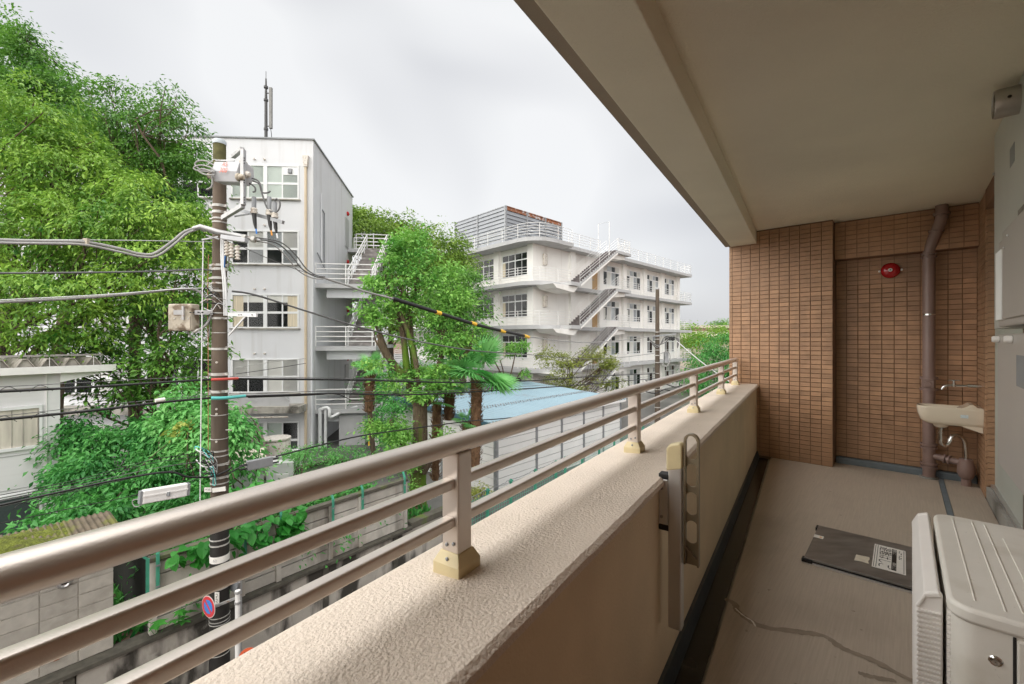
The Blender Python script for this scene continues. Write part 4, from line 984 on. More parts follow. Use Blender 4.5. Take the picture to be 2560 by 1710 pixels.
for k in range(1, 5):
    MB(ASF).box(0.002, 0.05, 7.2, 8.3, LV[k]+0.02, LV[k]+2.1).build('fire_door', m_door, sa)
    MB(ASF @ Matrix.Translation((0.02, 7.9, LV[k]+2.5)) @ Matrix.Rotation(R(90),4,'Y')).lathe([(0.16,0),(0.16,0.08),(0.08,0.14),(0,0.14)], I4, 12).build('alarm_lamp', m_red, sa)
MB(ASF).tube([(0.06,1.3,11.6),(0.06,1.3,15.6)], 0.04, 6).build('conduit', m_schoolA, sa)
MB(ASF).tube([(0.06,1.9,11.4),(0.06,1.9,14.6),(0.06,1.5,14.7)], 0.04, 6).build('conduit', m_boot, sa)
MB(ASF).bar((0.10,0.4,12.0),(0.10,2.0,11.3),0.06,0.06).build('bracket', m_boot, sa)
MB(ASF).box(1.2, 2.6, 0.6, 1.6, 1.2, 2.9).build('store_cabinet', m_slab, st)
# antenna mast
an = thing('antenna_mast', 'dark antenna mast on the roof of the left school block', 'antenna', AF @ Matrix.Translation((-4.2, 4, ZT)))
ax_, ay_ = -4.2, 3.5
m_ant = mat('mast_dark_grey', (0.07,0.07,0.07), 0.6)
MB(AF).tube([(ax_,ay_,ZT),(ax_,ay_,ZT+4.0),(ax_,ay_,ZT+5.3)], [0.10,0.085,0.04], 8).build('mast', m_ant, an)
MB(AF).tube([(ax_,ay_,ZT+5.2),(ax_,ay_,ZT+5.75)], 0.018, 6).build('whip', m_ant, an)
MB(AF).box(ax_+0.20, ax_+0.38, ay_-0.08, ay_+0.08, ZT+2.2, ZT+4.75).build('panel_antenna', mat('antenna_grey', (0.22,0.22,0.21), 0.6), an, bevel=0.03)
for z in (2.35, 4.4): MB(AF).bar((ax_,ay_,ZT+z),(ax_+0.22,ay_,ZT+z),0.05,0.05).build('antenna_clamp', m_ant, an)
for z in (0.6, 2.1, 3.9, 4.7): MB(AF).lathe([(0.13,z),(0.13,z+0.12)], Matrix.Translation((ax_,ay_,ZT)), 8).build('mast_joint', m_ant, an)
for dx in (-0.45, 0.2): MB(AF).tube([(ax_+dx,ay_-0.2,ZT),(ax_,ay_,ZT+0.6)], 0.035, 5).build('mast_stay', m_ant, an)
MB(AF).tube(curve([(ax_+0.28,ay_,ZT+2.2),(ax_+0.33,ay_,ZT+1.6),(ax_+0.12,ay_,ZT+0.8),(ax_+0.10,ay_,ZT+0.3)],4), 0.02, 5).build('feeder_cable', m_cblk, an)

# ================================================================== SCHOOL BUILDING B (right, cream)
cx_, cy_ = 1.93, 36.2
BR = frame(cx_, cy_, 0, math.degrees(math.atan2(0.7133, 0.7009)))      # x along the right facade
BLf = frame(cx_, cy_, 0, math.degrees(math.atan2(-0.7431, 0.6691)))    # x<0 along the left facade
sb = thing('cream_school_building', 'cream four storey school block with curved corner balconies', 'building', Matrix.Translation((cx_, cy_, 0)))
LB = [1.2, 4.80, 8.35, 11.90, 15.45]
p0 = BLf @ Vector((-22,0,0)); p1 = Vector((cx_,cy_,0)); p2 = BR @ Vector((27.5,0,0)); p3 = p2 + (p0-p1)
MB().prism([(p0.x,p0.y),(p1.x,p1.y),(p2.x,p2.y),(p3.x,p3.y)], 1.0, 15.1).build('wall', m_schoolB, sb)
def isect(a, da, b_, db):
    det = da.x*(-db.y) + db.x*da.y
    t = ((b_.x-a.x)*(-db.y) + db.x*(b_.y-a.y))/det
    return a + da*t
def slab_outline(o, rad, sx=3.0):
    """outer edge from the left facade round the curved corner"""
    a = BLf @ Vector((-22,-o,0)); da = BLf.to_3x3() @ Vector((1,0,0))
    b_ = BR @ Vector((0,-o,0)); db = BR.to_3x3() @ Vector((1,0,0))
    q = isect(a, da, b_, db)
    s0 = q - da*rad; s1 = q + db*rad
    pts = [a]
    for i in range(13):
        t = i/12; pts.append(s0*(1-t)**2 + q*(2*t*(1-t)) + s1*t*t)
    return pts, q, db
OUT, QX, DB = slab_outline(1.5, 2.6)
def slab(z, name):
    pts = [(p.x, p.y) for p in OUT]
    e = BR @ Vector((3.3,-1.5,0)); pts.append((e.x,e.y))
    e = BR @ Vector((3.3,0.3,0)); pts.append((e.x,e.y))
    e = BLf @ Vector((0.0,0.3,0)); pts.append((e.x,e.y))
    e = BLf @ Vector((-22,0.3,0)); pts.append((e.x,e.y))
    MB().prism(pts, z-0.32, z).build(name, m_slab, sb)
    MB(BR).box(3.31, 10.6, -0.95, 0.3, z-0.36, z-0.06).build(name, m_slab, sb)
    MB(BR).box(10.61, 28.8, -1.3, 0.3, z-0.32, z).build(name, m_slab, sb)
for z in LB[1:4]: slab(z, 'balcony_slab')
slab(LB[4], 'roof_slab')
# roof plane over the body
MB().prism([(p0.x,p0.y),(p1.x,p1.y),(p2.x,p2.y),(p3.x,p3.y)], 15.1, 15.40).build('roof', m_slab, sb)
HB = (0.25, 0.48, 0.70, 0.92, 1.14)
for k in range(1, 5):
    z = LB[k]
    pin = []
    for p in OUT: 
        c = Vector((cx_, cy_, 0)); d = (c-p); d.z = 0
        pin.append(Vector((p.x, p.y, z)) + d.normalized()*0.10)
    e = BR @ Vector((3.2,-1.4,0)); pin.append(Vector((e.x,e.y,z)))
    rail_path(pin, HB, 0.022, 1.9, I4, 'railing', sb)
    e0 = 11.2 if k < 4 else 3.4
    yy = -1.2
    if k == 4: rail_path([(3.4,-0.85,z),(8.4,-0.85,z)], HB, 0.022, 1.8, BR, 'railing', sb)
    rail_path([(11.2,yy,z),(28.7,yy,z)], HB, 0.022, 1.9, BR, 'railing', sb)
    rail_path([(28.7,yy,z),(28.7,0.1,z)], HB, 0.022, 1.3, BR, 'railing', sb)
# pillars
for fr, xs_ in ((BLf, (-0.25, -4.65, -9.0, -13.4)), (BR, (5.0, 9.6, 14.1, 18.6, 23.0, 27.3))):
    for x in xs_:
        for k in range(4): MB(fr).box(x-0.45, x+0.25, -0.28, 0.02, LB[k]+0.001, LB[k+1]-0.33).build('pillar', m_schoolB, sb)
def b_window(fr, x0, x1, z0, z1, mts, door=False):
    b = MB(fr); fw = 0.07; zt = z0+(z1-z0)*0.70
    b.box(x0,x1,-0.04,0.05,z1-fw,z1).box(x0,x1,-0.04,0.05,z0,z0+fw).box(x0,x1,-0.035,0.05,zt-0.07,zt+0.03)
    n_ = 4; xs2 = [x0+(x1-x0)*i/n_ for i in range(n_+1)]
    for i, x in enumerate(xs2):
        w_ = 0.05 if i in (0, n_) else (0.055 if i == 2 else 0.022)
        b.box(x-w_ if i else x, x+w_ if i < n_ else x, -0.03, 0.05, z0+fw, zt-0.07).box(x-w_ if i else x, x+w_ if i < n_ else x, -0.03, 0.05, zt+0.03, z1-fw)
    wn = b.build('window', m_winw, sb)
    for i in range(n_):
        for j, (p, q) in enumerate(((z0+fw, zt-0.07), (zt+0.03, z1-fw))):
            inst(boxmesh(xs2[1]-xs2[0]-0.045, 0.02, q-p, mts[(i+j) % len(mts)], 'pane'), 'pane', fr @ Matrix.Translation(((xs2[i]+xs2[i+1])/2, 0.0, (p+q)/2)), wn)
    return wn
for k in range(4):
    zb = LB[k]
    for x0, x1 in ((-4.15, -0.75), (-8.55, -5.2), (-12.9, -9.6)):
        wn = b_window(BLf, x0, x1, zb+0.75, zb+2.75, [m_glass] if k else [m_glass, m_frost, m_blind])
        MB(BLf).box(x0+0.02, x0+0.42, -0.03, -0.012, zb+0.85, zb+2.1).build('curtain', m_curtain, wn)
    for x0, x1 in ((10.1, 13.2), (14.6, 17.7), (19.1, 22.1), (23.5, 26.4)):
        wn = b_window(BR, x0, x1, zb+0.75, zb+2.75, [[m_glass2, m_glass, m_glass2], [m_blind, m_glass2, m_blind, m_glass2], [m_glass, m_blind, m_glass2], [m_glass2, m_glass, m_blind]][int(x0) % 4])
        if k % 2 == 0: MB(BR).box(x0+0.08, x0+0.5, -0.028, -0.012, zb+0.85, zb+2.0).build('curtain', m_blind, wn)
    dr = MB(BR).box(8.3, 9.15, -0.03, 0.02, zb+0.02, zb+2.2).build('door', m_doorb, sb)
    MB(BR).box(8.38, 8.46, -0.06, -0.03, zb+0.95, zb+1.1).build('handle', m_boot, dr)
    MB(BR).box(0.9, 1.35, -0.25, 0.0, zb+1.55, zb+2.55).build('wall_lamp', m_porc, sb, bevel=0.08)
# outside stair on the right facade
sx = thing('zigzag_stair', 'white open stair with dark treads climbing the cream school block', 'staircase', BR @ Matrix.Translation((5,-2,1.2)))
for k in range(4):
    za, zb = LB[k], LB[k+1]; x0, x1 = 2.7, 8.6; y0, y1 = -2.6, -1.4
    for ya in (y0-0.02, y1-0.02): MB(BR).extrude([(x0,ya,za-0.36),(x1,ya,zb-0.36),(x1,ya,zb-0.22),(x0,ya,za-0.22)], (0,0.05,0)).build('stringer', m_schoolB, sx)
    n_ = 19
    for i in range(n_):
        xa = x0+(x1-x0)*i/n_; zt = za+(zb-za)*(i+1)/n_
        s_ = MB(BR).box(xa, xa+0.34, y0+0.03, y1-0.03, zt-0.19, zt).build('tread', m_stepd, sx)
        MB(BR).extrude([(xa,y0-0.012,zt-0.36),(xa+0.32,y0-0.012,zt-0.18),(xa+0.32,y0-0.012,zt-0.05),(xa,y0-0.012,zt-0.05)], (0,0.04,0)).build('tread_cheek', m_slab, s_)
    for y in (y0+0.02, y1-0.02): rail_path([(x0,y,za),(x1,y,zb)], (0.35,0.6,0.85,1.1), 0.014, 1.75, BR, 'stair_railing', sx)
    MB(BR).box(8.6, 11.0, -2.65, -0.96, zb-0.26, zb).build('landing', m_slab, sx)
    MB(BR).extrude([(8.2,-2.3,zb-0.8),(10.4,-2.3,zb-0.62),(10.4,-2.3,zb-0.262),(8.2,-2.3,zb-0.262)], (0,1.0,0)).build('landing_bracket', m_schoolB, sx)
    rail_path([(8.7,-2.6,zb),(10.95,-2.6,zb),(10.95,-1.35,zb)], HB, 0.022, 1.2, BR, 'landing_railing', sx)
    if k: MB(BR).box(1.4, 2.75, -2.65, -1.51, za-0.30, za-0.002).build('landing', m_slab, sx)
    if k: MB(BR).extrude([(-0.6,-2.4,za-0.32),(2.3,-2.4,za-0.32),(2.7,-2.4,za-0.36),(2.1,-2.4,za-0.85),(-0.2,-2.4,za-0.62)], (0,1.8,0)).build('landing_bracket', m_schoolB, sx)
MB(BR).tube([(7.2,-1.42,LB[4]),(7.2,-1.42,LB[4]+2.4),(7.2,-2.58,LB[4]+2.4),(7.2,-2.58,LB[4]-0.6)], 0.03, 6).build('gate_frame', m_rail, sx)
# louvred plant enclosure on the roof
EX, EY = (1264-1280)/F*40.5*0.8826, 40.5*0.8826
EX, EY = -0.525, 35.75+4.2
EX = (1264-1280)/F*EY
ZE0, ZE1 = 15.4, CZ+333/F*EY
pe = thing('rooftop_louvre_screen', 'grey slatted plant screen with rusty rim on the cream school roof', 'screen', Matrix.Translation((EX,EY,ZE0)))
angR = math.degrees(math.atan2(0.7133, 0.7009)); angL = math.degrees(math.atan2(-0.7431, 0.6691))
ER = frame(EX, EY, 0, angR); ELf = frame(EX, EY, 0, angL)
NS = 11; hs = (ZE1-ZE0)/NS
for fr, edges_ in ((ER, [0.0, 2.85, 5.6, 8.2]), (ELf, [-8.0, -4.15, 0.0])):
    for k in range(len(edges_)-1):
        for i in range(NS):
            a, c = edges_[k]+0.09, edges_[k+1]-0.09; z = ZE0+i*hs
            top = (i == NS-1)
            MB(fr).extrude([(a,-0.07,z+0.02),(a,0.0,z+hs*0.97),(a,0.03,z+hs*0.97),(a,-0.03,z+0.02)], (c-a,0,0)).build('slat', (m_rust if (top and fr is ER) else m_louv), pe)
    for x in edges_: MB(fr).box(x-0.08, x+0.08, -0.11, 0.06, ZE0, ZE1+0.03).build('screen_post', m_galv, pe)
    MB(fr).box(edges_[0], edges_[-1], -0.06, 0.05, ZE1-0.02, ZE1+0.05).build('top_rim', m_rust if fr is ER else m_galv, pe)
    MB(fr).box(edges_[0], edges_[-1], 0.07, 0.10, ZE0, ZE1-0.1).build('backing', m_galv, pe)

# ================================================================== PREFAB SHED WITH BLUE ROOF
SX, SY = (1240-1280)/F*16.8, 16.8
dR = Vector((math.sin(R(42.7)), math.cos(R(42.7)), 0)); dL = Vector((-math.sin(R(47)), math.cos(R(47)), 0))
C0 = Vector((SX, SY, 0)); LR, LL = 9.6, 6.9
sh = thing('prefab_shed', 'white planked prefab shed with pale blue corrugated roof', 'shed', Matrix.Translation((SX, SY, 1.2)))
E0, E1 = 3.88, 4.30
q = [C0, C0+dR*LR, C0+dR*LR+dL*LL, C0+dL*LL]
MB().add([(p.x,p.y,1.2) for p in q] + [(q[0].x,q[0].y,E0),(q[1].x,q[1].y,E0),(q[2].x,q[2].y,E1),(q[3].x,q[3].y,E1)],
    [(3,2,1,0),(4,5,6,7),(0,1,5,4),(1,2,6,5),(2,3,7,6),(3,0,4,7)]).build('wall_core', m_galv, sh)
FRs = frame(SX, SY, 0, math.degrees(math.atan2(dR.y, dR.x))); FLs = frame(SX, SY, 0, math.degrees(math.atan2(-dL.y, -dL.x)))
for fr, ed in ((FRs, [0.0, 2.4, 4.2, 6.0, 7.8, 9.6]), (FLs, [-6.9, -5.1, -3.3, -1.7, 0.0])):
    for k in range(len(ed)-1):
        for i in range(9):
            z = 1.22+i*0.297
            MB(fr).box(ed[k]+0.07, ed[k+1]-0.07, -0.045, -0.005, z, z+0.272).build('plank', m_plank, sh)
    for x in ed: MB(fr).box(x-0.06, x+0.06, -0.075, 0.02, 1.2, E0).build('stanchion', m_galv, sh)
ov = 0.25
ra = C0 - dR*ov - dL*ov; rb = C0 + dR*(LR+ov) - dL*ov; rc = C0+dR*(LR+ov)+dL*(LL+ov); rdp = C0 - dR*ov + dL*(LL+ov)
zz0, zz1 = E0+0.06, E1+0.13
nc = 520; vv = []; ff = []
for i in range(nc+1):
    t = i/nc; h = 0.040*math.sin(i*2*math.pi/14.0)
    a = ra.lerp(rb, t); c = rdp.lerp(rc, t)
    vv += [(a.x,a.y,zz0+h),(c.x,c.y,zz1+h)]
for i in range(nc): ff.append((2*i,2*i+2,2*i+3,2*i+1))
MB().add(vv, ff).build('corrugated_roof', m_roofbl, sh, smooth=179)
b = MB()
for i in range(0, nc, 9):
    for t2 in (0.02, 0.045, 0.33, 0.36, 0.66, 0.97):
        a = ra.lerp(rb, i/nc).lerp(rdp.lerp(rc, i/nc), t2)
        b.obox((a.x, a.y, zz0+(zz1-zz0)*t2+0.045), 0.06, 0.06, 0.05)
tag(b.build('roof_bolts', m_galv, sh), kind='stuff')
def plankbox(a, c, h0a, h1a, h0b, h1b, th, nm, m_):
    d = (c-a); d.z = 0; nrm = Vector((-d.y, d.x, 0)).normalized()*th
    MB().add([(a.x,a.y,h0a),(c.x,c.y,h0b),(c.x,c.y,h1b),(a.x,a.y,h1a)] + [(a.x+nrm.x,a.y+nrm.y,h0a),(c.x+nrm.x,c.y+nrm.y,h0b),(c.x+nrm.x,c.y+nrm.y,h1b),(a.x+nrm.x,a.y+nrm.y,h1a)],
        [(0,1,2,3),(7,6,5,4),(0,4,5,1),(1,5,6,2),(2,6,7,3),(3,7,4,0)]).build(nm, m_, sh)
plankbox(ra-dR*0.03, rdp-dR*0.03, zz0-0.17, zz0+0.05, zz1-0.17, zz1+0.05, 0.025, 'fascia', m_fascbl)
plankbox(ra, rb, zz0-0.14, zz0-0.03, zz0-0.14, zz0-0.03, 0.02, 'eave_board', m_plank)

# ================================================================== SMALL THINGS IN THE SCHOOL GARDEN
iw = thing('garden_wall', 'short pale concrete garden wall with mossy coping', 'wall', Matrix.Translation(at(740,1200,14.5)))
ga, gb, gc = at(632,0,13.2), at(832,0,15.6), at(880,0,15.2)
def gwall(a, c, zt, n_):
    d = (c-a); d.z = 0; Lw = d.length; fr = frame(a.x, a.y, 0, math.degrees(math.atan2(d.y, d.x)))
    MB(fr).box(0, Lw, 0.04, 0.14, 1.2, zt-0.10).build('wall_core', m_conc, iw)
    for i in range(n_):
        for j in range(3): MB(fr).box(Lw*i/n_+0.03, Lw*(i+1)/n_-0.03, 0.0, 0.05, 1.25+j*0.48, 1.25+j*0.48+0.465).build('panel', m_panel, iw, bevel=0.006)
    MB(fr).box(-0.05, Lw+0.05, -0.06, 0.22, zt-0.10, zt).build('coping', m_cope, iw, bevel=0.02)
    MB(fr).box(Lw-0.12, Lw, -0.03, 0.16, 1.2, zt-0.1).build('end_post', m_cope, iw)
gwall(ga, gb, 2.95, 5); gwall(gb, gc, 2.95, 1)
c_ = at(700, 1210, 12.6)
cbx = thing('meter_cabinet', 'white metal cabinet standing in front of the garden wall', 'cabinet', frame(c_.x, c_.y, 2.2, 20))
CF = frame(c_.x, c_.y, 2.2, 20)
MB(CF).box(-0.36, 0.36, 0, 0.4, 0, 1.42).build('cabinet', m_house, cbx, bevel=0.01)
MB(CF).box(-0.1, 0.22, -0.02, 0.0, 0.55, 1.1).build('cabinet_door', m_white, cbx, bevel=0.008)
MB(CF).bar((-0.05,-0.03,1.0),(0.15,-0.03,0.85),0.01,0.02).build('door_mark', m_boot, cbx)
c_ = at(690, 1140, 16.5)
tk = thing('water_tank', 'round beige ribbed tank on a plinth below the school windows', 'tank', c_)
MB(Matrix.Translation((c_.x,c_.y,0))).lathe([(0.46,2.9),(0.5,3.0),(0.5,3.35),(0.46,3.4),(0.52,3.42),(0.52,3.48),(0.3,3.5),(0.0,3.5)], I4, 24).build('tank', m_porc, tk, smooth=40)
MB(Matrix.Translation((c_.x,c_.y,0))).box(-0.75,0.75,-0.6,0.6,1.2,2.9).build('plinth', m_house, tk)
b = MB(Matrix.Translation((c_.x,c_.y,0)))
for i in range(6):
    for j in range(4): b.box(-0.5+i*0.16,-0.42+i*0.16,-0.61,-0.60,2.3+j*0.13,2.38+j*0.13)
b.build('vent_holes', m_dark, tk)
c_ = at(585, 1110, 15.0)
hr = thing('tool_hut', 'small hut with brown pent roof behind the pole', 'hut', c_)
HT = frame(c_.x, c_.y, 0, 15)
MB(HT).extrude([(-3.0,-0.5,3.1),(1.3,-0.5,3.0),(0.3,1.6,4.0),(-3.0,1.6,4.1)], (0,0,0.06)).build('roof', m_brownroof, hr)
MB(HT).box(-2.8, 0.6, -0.2, 1.4, 1.2, 3.05).build('wall', m_house, hr)
c_ = at(600, 1215, 11.6)
hd = thing('plastered_outhouse', 'pale plastered outhouse corner behind the vine', 'hut', c_)
HD = frame(c_.x, c_.y, 0, 35)
MB(HD).box(-1.2, 0.55, 0, 1.0, 2.2, 3.72).build('wall', m_house, hd)
MB(HD).extrude([(-1.3,-0.15,3.70),(0.66,-0.15,3.70),(0.66,1.1,3.95),(-1.3,1.1,3.95)], (0,0,0.05)).build('roof', m_tan, hd)
c_ = at(935, 1102, 22.0)
yn = thing('paper_notice', 'small yellow and white notice hung on the stair rail', 'notice', c_)
MB(Matrix.Translation(c_)).box(-0.30,0.0,0,0.02,-0.25,0.25).build('yellow_half', m_yellow, yn)
MB(Matrix.Translation(c_)).box(0.0,0.26,0,0.02,-0.25,0.25).build('white_half', m_paper, yn)
MB(Matrix.Translation(c_)).box(-0.22,-0.08,-0.012,-0.001,-0.15,0.15).build('notice_print', m_canopy, yn)
# far skyline
fb = thing('far_brick_building', 'distant low brick building on the skyline beside the pier', 'building', (27, 95, 0))
MB().box(24, 60, 95, 110, 0, 9.6).build('wall', m_brick, fb)
MB().box(24, 60, 94.6, 110, 9.6, 10.2).build('roof', m_farroof, fb)
for k in range(8): MB().box(26+k*3.2, 27.6+k*3.2, 94.9, 95.0, 7.6, 8.9).build('window', m_glass, fb)
fb2 = thing('far_tan_building', 'distant tan roofed building below the skyline brick one', 'building', (30, 84, 0))
MB().box(26, 50, 84, 92, 0, 7.2).build('wall', m_farroof, fb2)
MB().extrude([(25.5,83.5,7.2),(50.5,83.5,7.2),(50.5,88,8.6),(25.5,88,8.6)], (0,0,0.2)).build('roof', m_farroof, fb2)
# ================================================================== UTILITY POLES AND CABLES
PXo, PYo = -5.03, 7.5
dS = Vector((0.615, 0.7886, 0))
def lineY(px):
    t = (px-1280.0)/F; s = (t*PYo - PXo)/(dS.x - dS.y*t); return PYo + dS.y*s
def cl(px, py, off=0.0): return at(px, py, lineY(px)+off)
def prad(z): return 0.165 - 0.070*z/10.6
def pz(py, Y=PYo): return CZ-(py-HOR)/F*Y
PT = Matrix.Translation((PXo, PYo, 0))
up = thing('utility_pole', 'brown concrete utility pole crowded with clamps and cables', 'utility pole', PT)
MB(PT).tube([(0,0,0),(0,0,4.12)], [prad(0), prad(4.12)], 28).build('wrapped_shaft', m_polewrap, up, smooth=60)
MB(PT).tube([(0,0,4.121),(0,0,10.1)], [prad(4.1)-0.002, prad(10.1)], 28).build('shaft', m_pole, up, smooth=60)
MB(PT).tube([(0,0,10.101),(0,0,10.56)], [prad(10.1), prad(10.56)], 24).build('mossy_top', m_pole_moss, up, smooth=60)
MB(PT).lathe([(prad(10.5)+0.006,10.545),(prad(10.5)+0.008,10.60),(prad(10.5)-0.01,10.625),(0,10.63)], I4, 24).build('pole_cap', mat('cap_pale_blue', (0.45,0.50,0.53), 0.5), up, smooth=40)
for py, h in ((516,.022),(532,.022),(548,.014),(557,.012),(664,.018),(674,.022),(696,.020),(709,.014),(728,.016),(783,.010),(796,.018),(832,.006),(872,.018),(935,.024),(978,.022),(1036,.006),(1095,.006),(1125,.012),(1137,.010),(1158,.018),(1190,.020),(1205,.010),(1344,.010),(1358,.012),(1464,.012),(1535,.006),(1545,.005),(1552,.005),(1628,.006)):
    z = pz(py); r_ = prad(z)
    MB(PT).lathe([(r_,z-h),(r_+0.008,z-h),(r_+0.008,z+h),(r_,z+h)], I4, 22).build('band', m_band, up, smooth=40)
    if h > 0.013: 
        for s_ in (-1, 1): MB(PT).obox((s_*(r_+0.02), -0.03, z), 0.045, 0.03, h*1.7).build('band_lug', m_band, up)
for py, sd_ in ((900,-1),(1008,1),(1074,1),(868,1)): 
    z = pz(py); r_ = prad(z); MB(PT).tube([(sd_*r_*0.9,-0.02,z),(sd_*(r_+0.12),-0.05,z)], 0.010, 8).build('step_bolt', m_band, up)
for py in (905, 1020, 1032, 1100):
    z = pz(py); r_ = prad(z); MB(PT @ Matrix.Translation((0.03,-r_*0.96,z)) @ Matrix.Rotation(R(90),4,'X')).lathe([(0.018,-0.01),(0.018,0.008),(0.008,0.008),(0.008,0.0),(0,0)], I4, 12).build('socket_hole', m_porc, up)
z = pz(1392); MB(PT).lathe([(prad(z)+0.002,z-0.055),(prad(z)+0.004,z-0.055),(prad(z)+0.004,z+0.055),(prad(z)+0.002,z+0.055)], I4, 28).build('number_band', m_paper, up, smooth=40)
text('number_print', '60', 0.07, PT @ Matrix.Translation((0.02,-prad(z)-0.007,z)) @ Matrix.Rotation(R(90),4,'X'), m_slab, up)
z = pz(1217); MB(PT).obox((-0.10,-prad(z)-0.012,z), 0.12, 0.006, 0.075).build('number_plate', m_paper, up)
text('number_print', 'M38', 0.05, PT @ Matrix.Translation((-0.10,-prad(z)-0.017,z)) @ Matrix.Rotation(R(90),4,'X'), m_boot, up)
MB(PT).obox((0.10,-prad(z)-0.03,z+0.01), 0.22, 0.02, 0.07, Matrix.Rotation(R(-8),4,'Y')).build('name_flap', m_paper, up)
z = pz(1485); MB(PT).obox((0.06,-prad(z)-0.008,z), 0.075, 0.006, 0.24).build('vertical_plate', m_paper, up)
b = MB(PT)
for i in range(5): b.obox((0.055+rnd.uniform(-.008,.008),-prad(z)-0.0125,z+0.09-0.042*i), 0.028, 0.002, 0.006).obox((0.06+rnd.uniform(-.01,.01),-prad(z)-0.0125,z+0.075-0.042*i), 0.006, 0.002, 0.022)
b.build('plate_print', m_ink, up)
# white riser conduits beside the shaft
for k, dx in enumerate((0.10, 0.135)):
    MB(PT).tube(curve([(0.02+dx*0.8,-0.10,pz(598)),(0.03+dx*0.9,-0.13,pz(650)),(0.05+dx,-0.12,pz(720)),(0.05+dx,-0.10,pz(790))],5), 0.017, 8).build('riser_conduit', m_winw, up, smooth=60)
MB(PT).tube(curve([(-0.10,-0.13,pz(640)),(-0.135,-0.10,pz(740)),(-0.14,-0.08,pz(900)),(-0.16,-0.05,pz(1130))],5), 0.006, 5).build('earth_wire', mat('copper_wire', (0.42,0.20,0.10), 0.5), up)
# crossarm at the top of the low voltage run
ca = thing('pole_crossarm', 'pale horizontal cable arm with insulators across the pole', 'crossarm', PT @ Matrix.Translation((0,-0.2,9.0)))
def q7(px, py, Y=7.22): return at(px, py, Y)
MB().tube([q7(482,571,7.05), q7(500,567,7.1), q7(545,580), q7(600,590), q7(650,602,7.35)], [0.028,0.045,0.045,0.04,0.028], 10).build('arm_tube', m_galvl, ca, smooth=60)
for px, py in ((510,572),(530,577),(612,594),(634,599)): MB().tube([q7(px-4,py-1), q7(px+4,py+1)], 0.05, 12).build('arm_clamp', m_band, ca)
MB().bar(q7(556,593,7.05), q7(617,602,7.05), 0.11, 0.07).build('junction_box', m_swbox, ca, bevel=0.008)
for px, y0, y1 in ((567,605,640),(579,607,645),(594,608,650)):
    b = MB(); n_ = 5
    prof = []
    for i in range(n_):
        prof += [(0.022, i*0.05), (0.040, i*0.05+0.012), (0.040, i*0.05+0.028), (0.022, i*0.05+0.04)]
    p = q7(px, y1, 7.08); b.lathe(prof, Matrix.Translation(p), 12).build('insulator', m_porc, ca, smooth=35)
for px in (563, 573): MB().tube([q7(px,640,7.1), q7(px-2,668,7.25)], 0.012, 6).build('lead', m_signb if px < 565 else m_cgrey, ca)
MB().tube([q7(505,600,7.15), q7(545,592)], 0.018, 6).tube([q7(515,588,7.15), q7(548,598)], 0.012, 6).build('stay_fitting', m_galvl, ca)
# switch box
BC = at(583, 433, 7.05)
XM = Matrix.Translation(BC) @ Matrix.Rotation(R(-18),4,'Z') @ Matrix.Rotation(R(8),4,'Y')
sw = thing('pole_switch', 'grey six sided switch box marked AS 300 near the pole top', 'switch box', XM)
hexp = [(-0.22,-0.06),(-0.18,0.10),(-0.04,0.17),(0.14,0.12),(0.18,-0.04),(0.08,-0.17),(-0.10,-0.17)]
b = MB(XM); b.extrude([(-0.27, y, z) for y, z in ((-0.16,-0.02),(-0.13,0.13),(0.0,0.17),(0.13,0.13),(0.16,-0.02),(0.10,-0.17),(-0.10,-0.17))], (0.54,0,0)).build('case', m_swbox, sw, bevel=0.012)
MB(XM).bar((-0.27,-0.15,-0.02),(0.27,-0.15,-0.02),0.02,0.012).build('case_seam', m_swbox, sw)
MB(XM).bar((-0.30,-0.08,0.17),(0.02,-0.02,0.195),0.02,0.02).build('lifting_rod', m_galvl, sw)
TXM = XM @ Matrix.Translation((0.03,-0.1655,0.01)) @ Matrix.Rotation(R(90-11),4,'X')
text('case_print', 'AS', 0.105, TXM @ Matrix.Translation((-0.03,0.075,0.006)), m_redpr, sw)
text('case_print', '300', 0.115, TXM @ Matrix.Translation((-0.02,-0.03,0.006)), m_redpr, sw)
for s_, zz in ((-1, 0.0), (-1, -0.09), (1, -0.02), (1, -0.10)):
    MB(XM @ Matrix.Translation((s_*0.27,-0.02-0.1*(zz<-0.05),zz)) @ Matrix.Rotation(R(90*s_),4,'Y')).lathe([(0.062,0.0),(0.062,0.03),(0.045,0.035),(0.052,0.06),(0.045,0.09),(0.03,0.11),(0.0,0.112)], I4, 14).build('bushing', m_porc if zz > -0.05 else m_rusty, sw, smooth=40)
MB(XM).lathe([(0.06,0.0),(0.06,0.05),(0.0,0.055)], Matrix.Translation((0.17,0.02,0.14)), 12).build('top_boss', m_rusty, sw)
for k, pts in enumerate(([(540,425),(505,425),(488,412),(497,402),(520,404),(540,418)], [(538,430),(500,428),(484,420),(500,413),(525,418),(536,428)], [(536,438),(512,436),(498,428),(508,422),(530,430)])):
    MB().tube(curve([at(x,y,7.0-0.06*k) for x,y in pts],6), 0.012, 8).build('lead_loop', m_cgrey, sw, smooth=60)
MB().tube(curve([at(530,435,6.95),at(531,458,6.95),at(528,468,6.95),at(517,474,6.95)],5), 0.014, 8).build('lead_tail', m_cgrey, sw, smooth=60)
MB().tube([at(520,412,6.95),at(534,398,6.95),at(553,402,7.0)], 0.007, 6).build('tie_rod', m_galvl, sw)
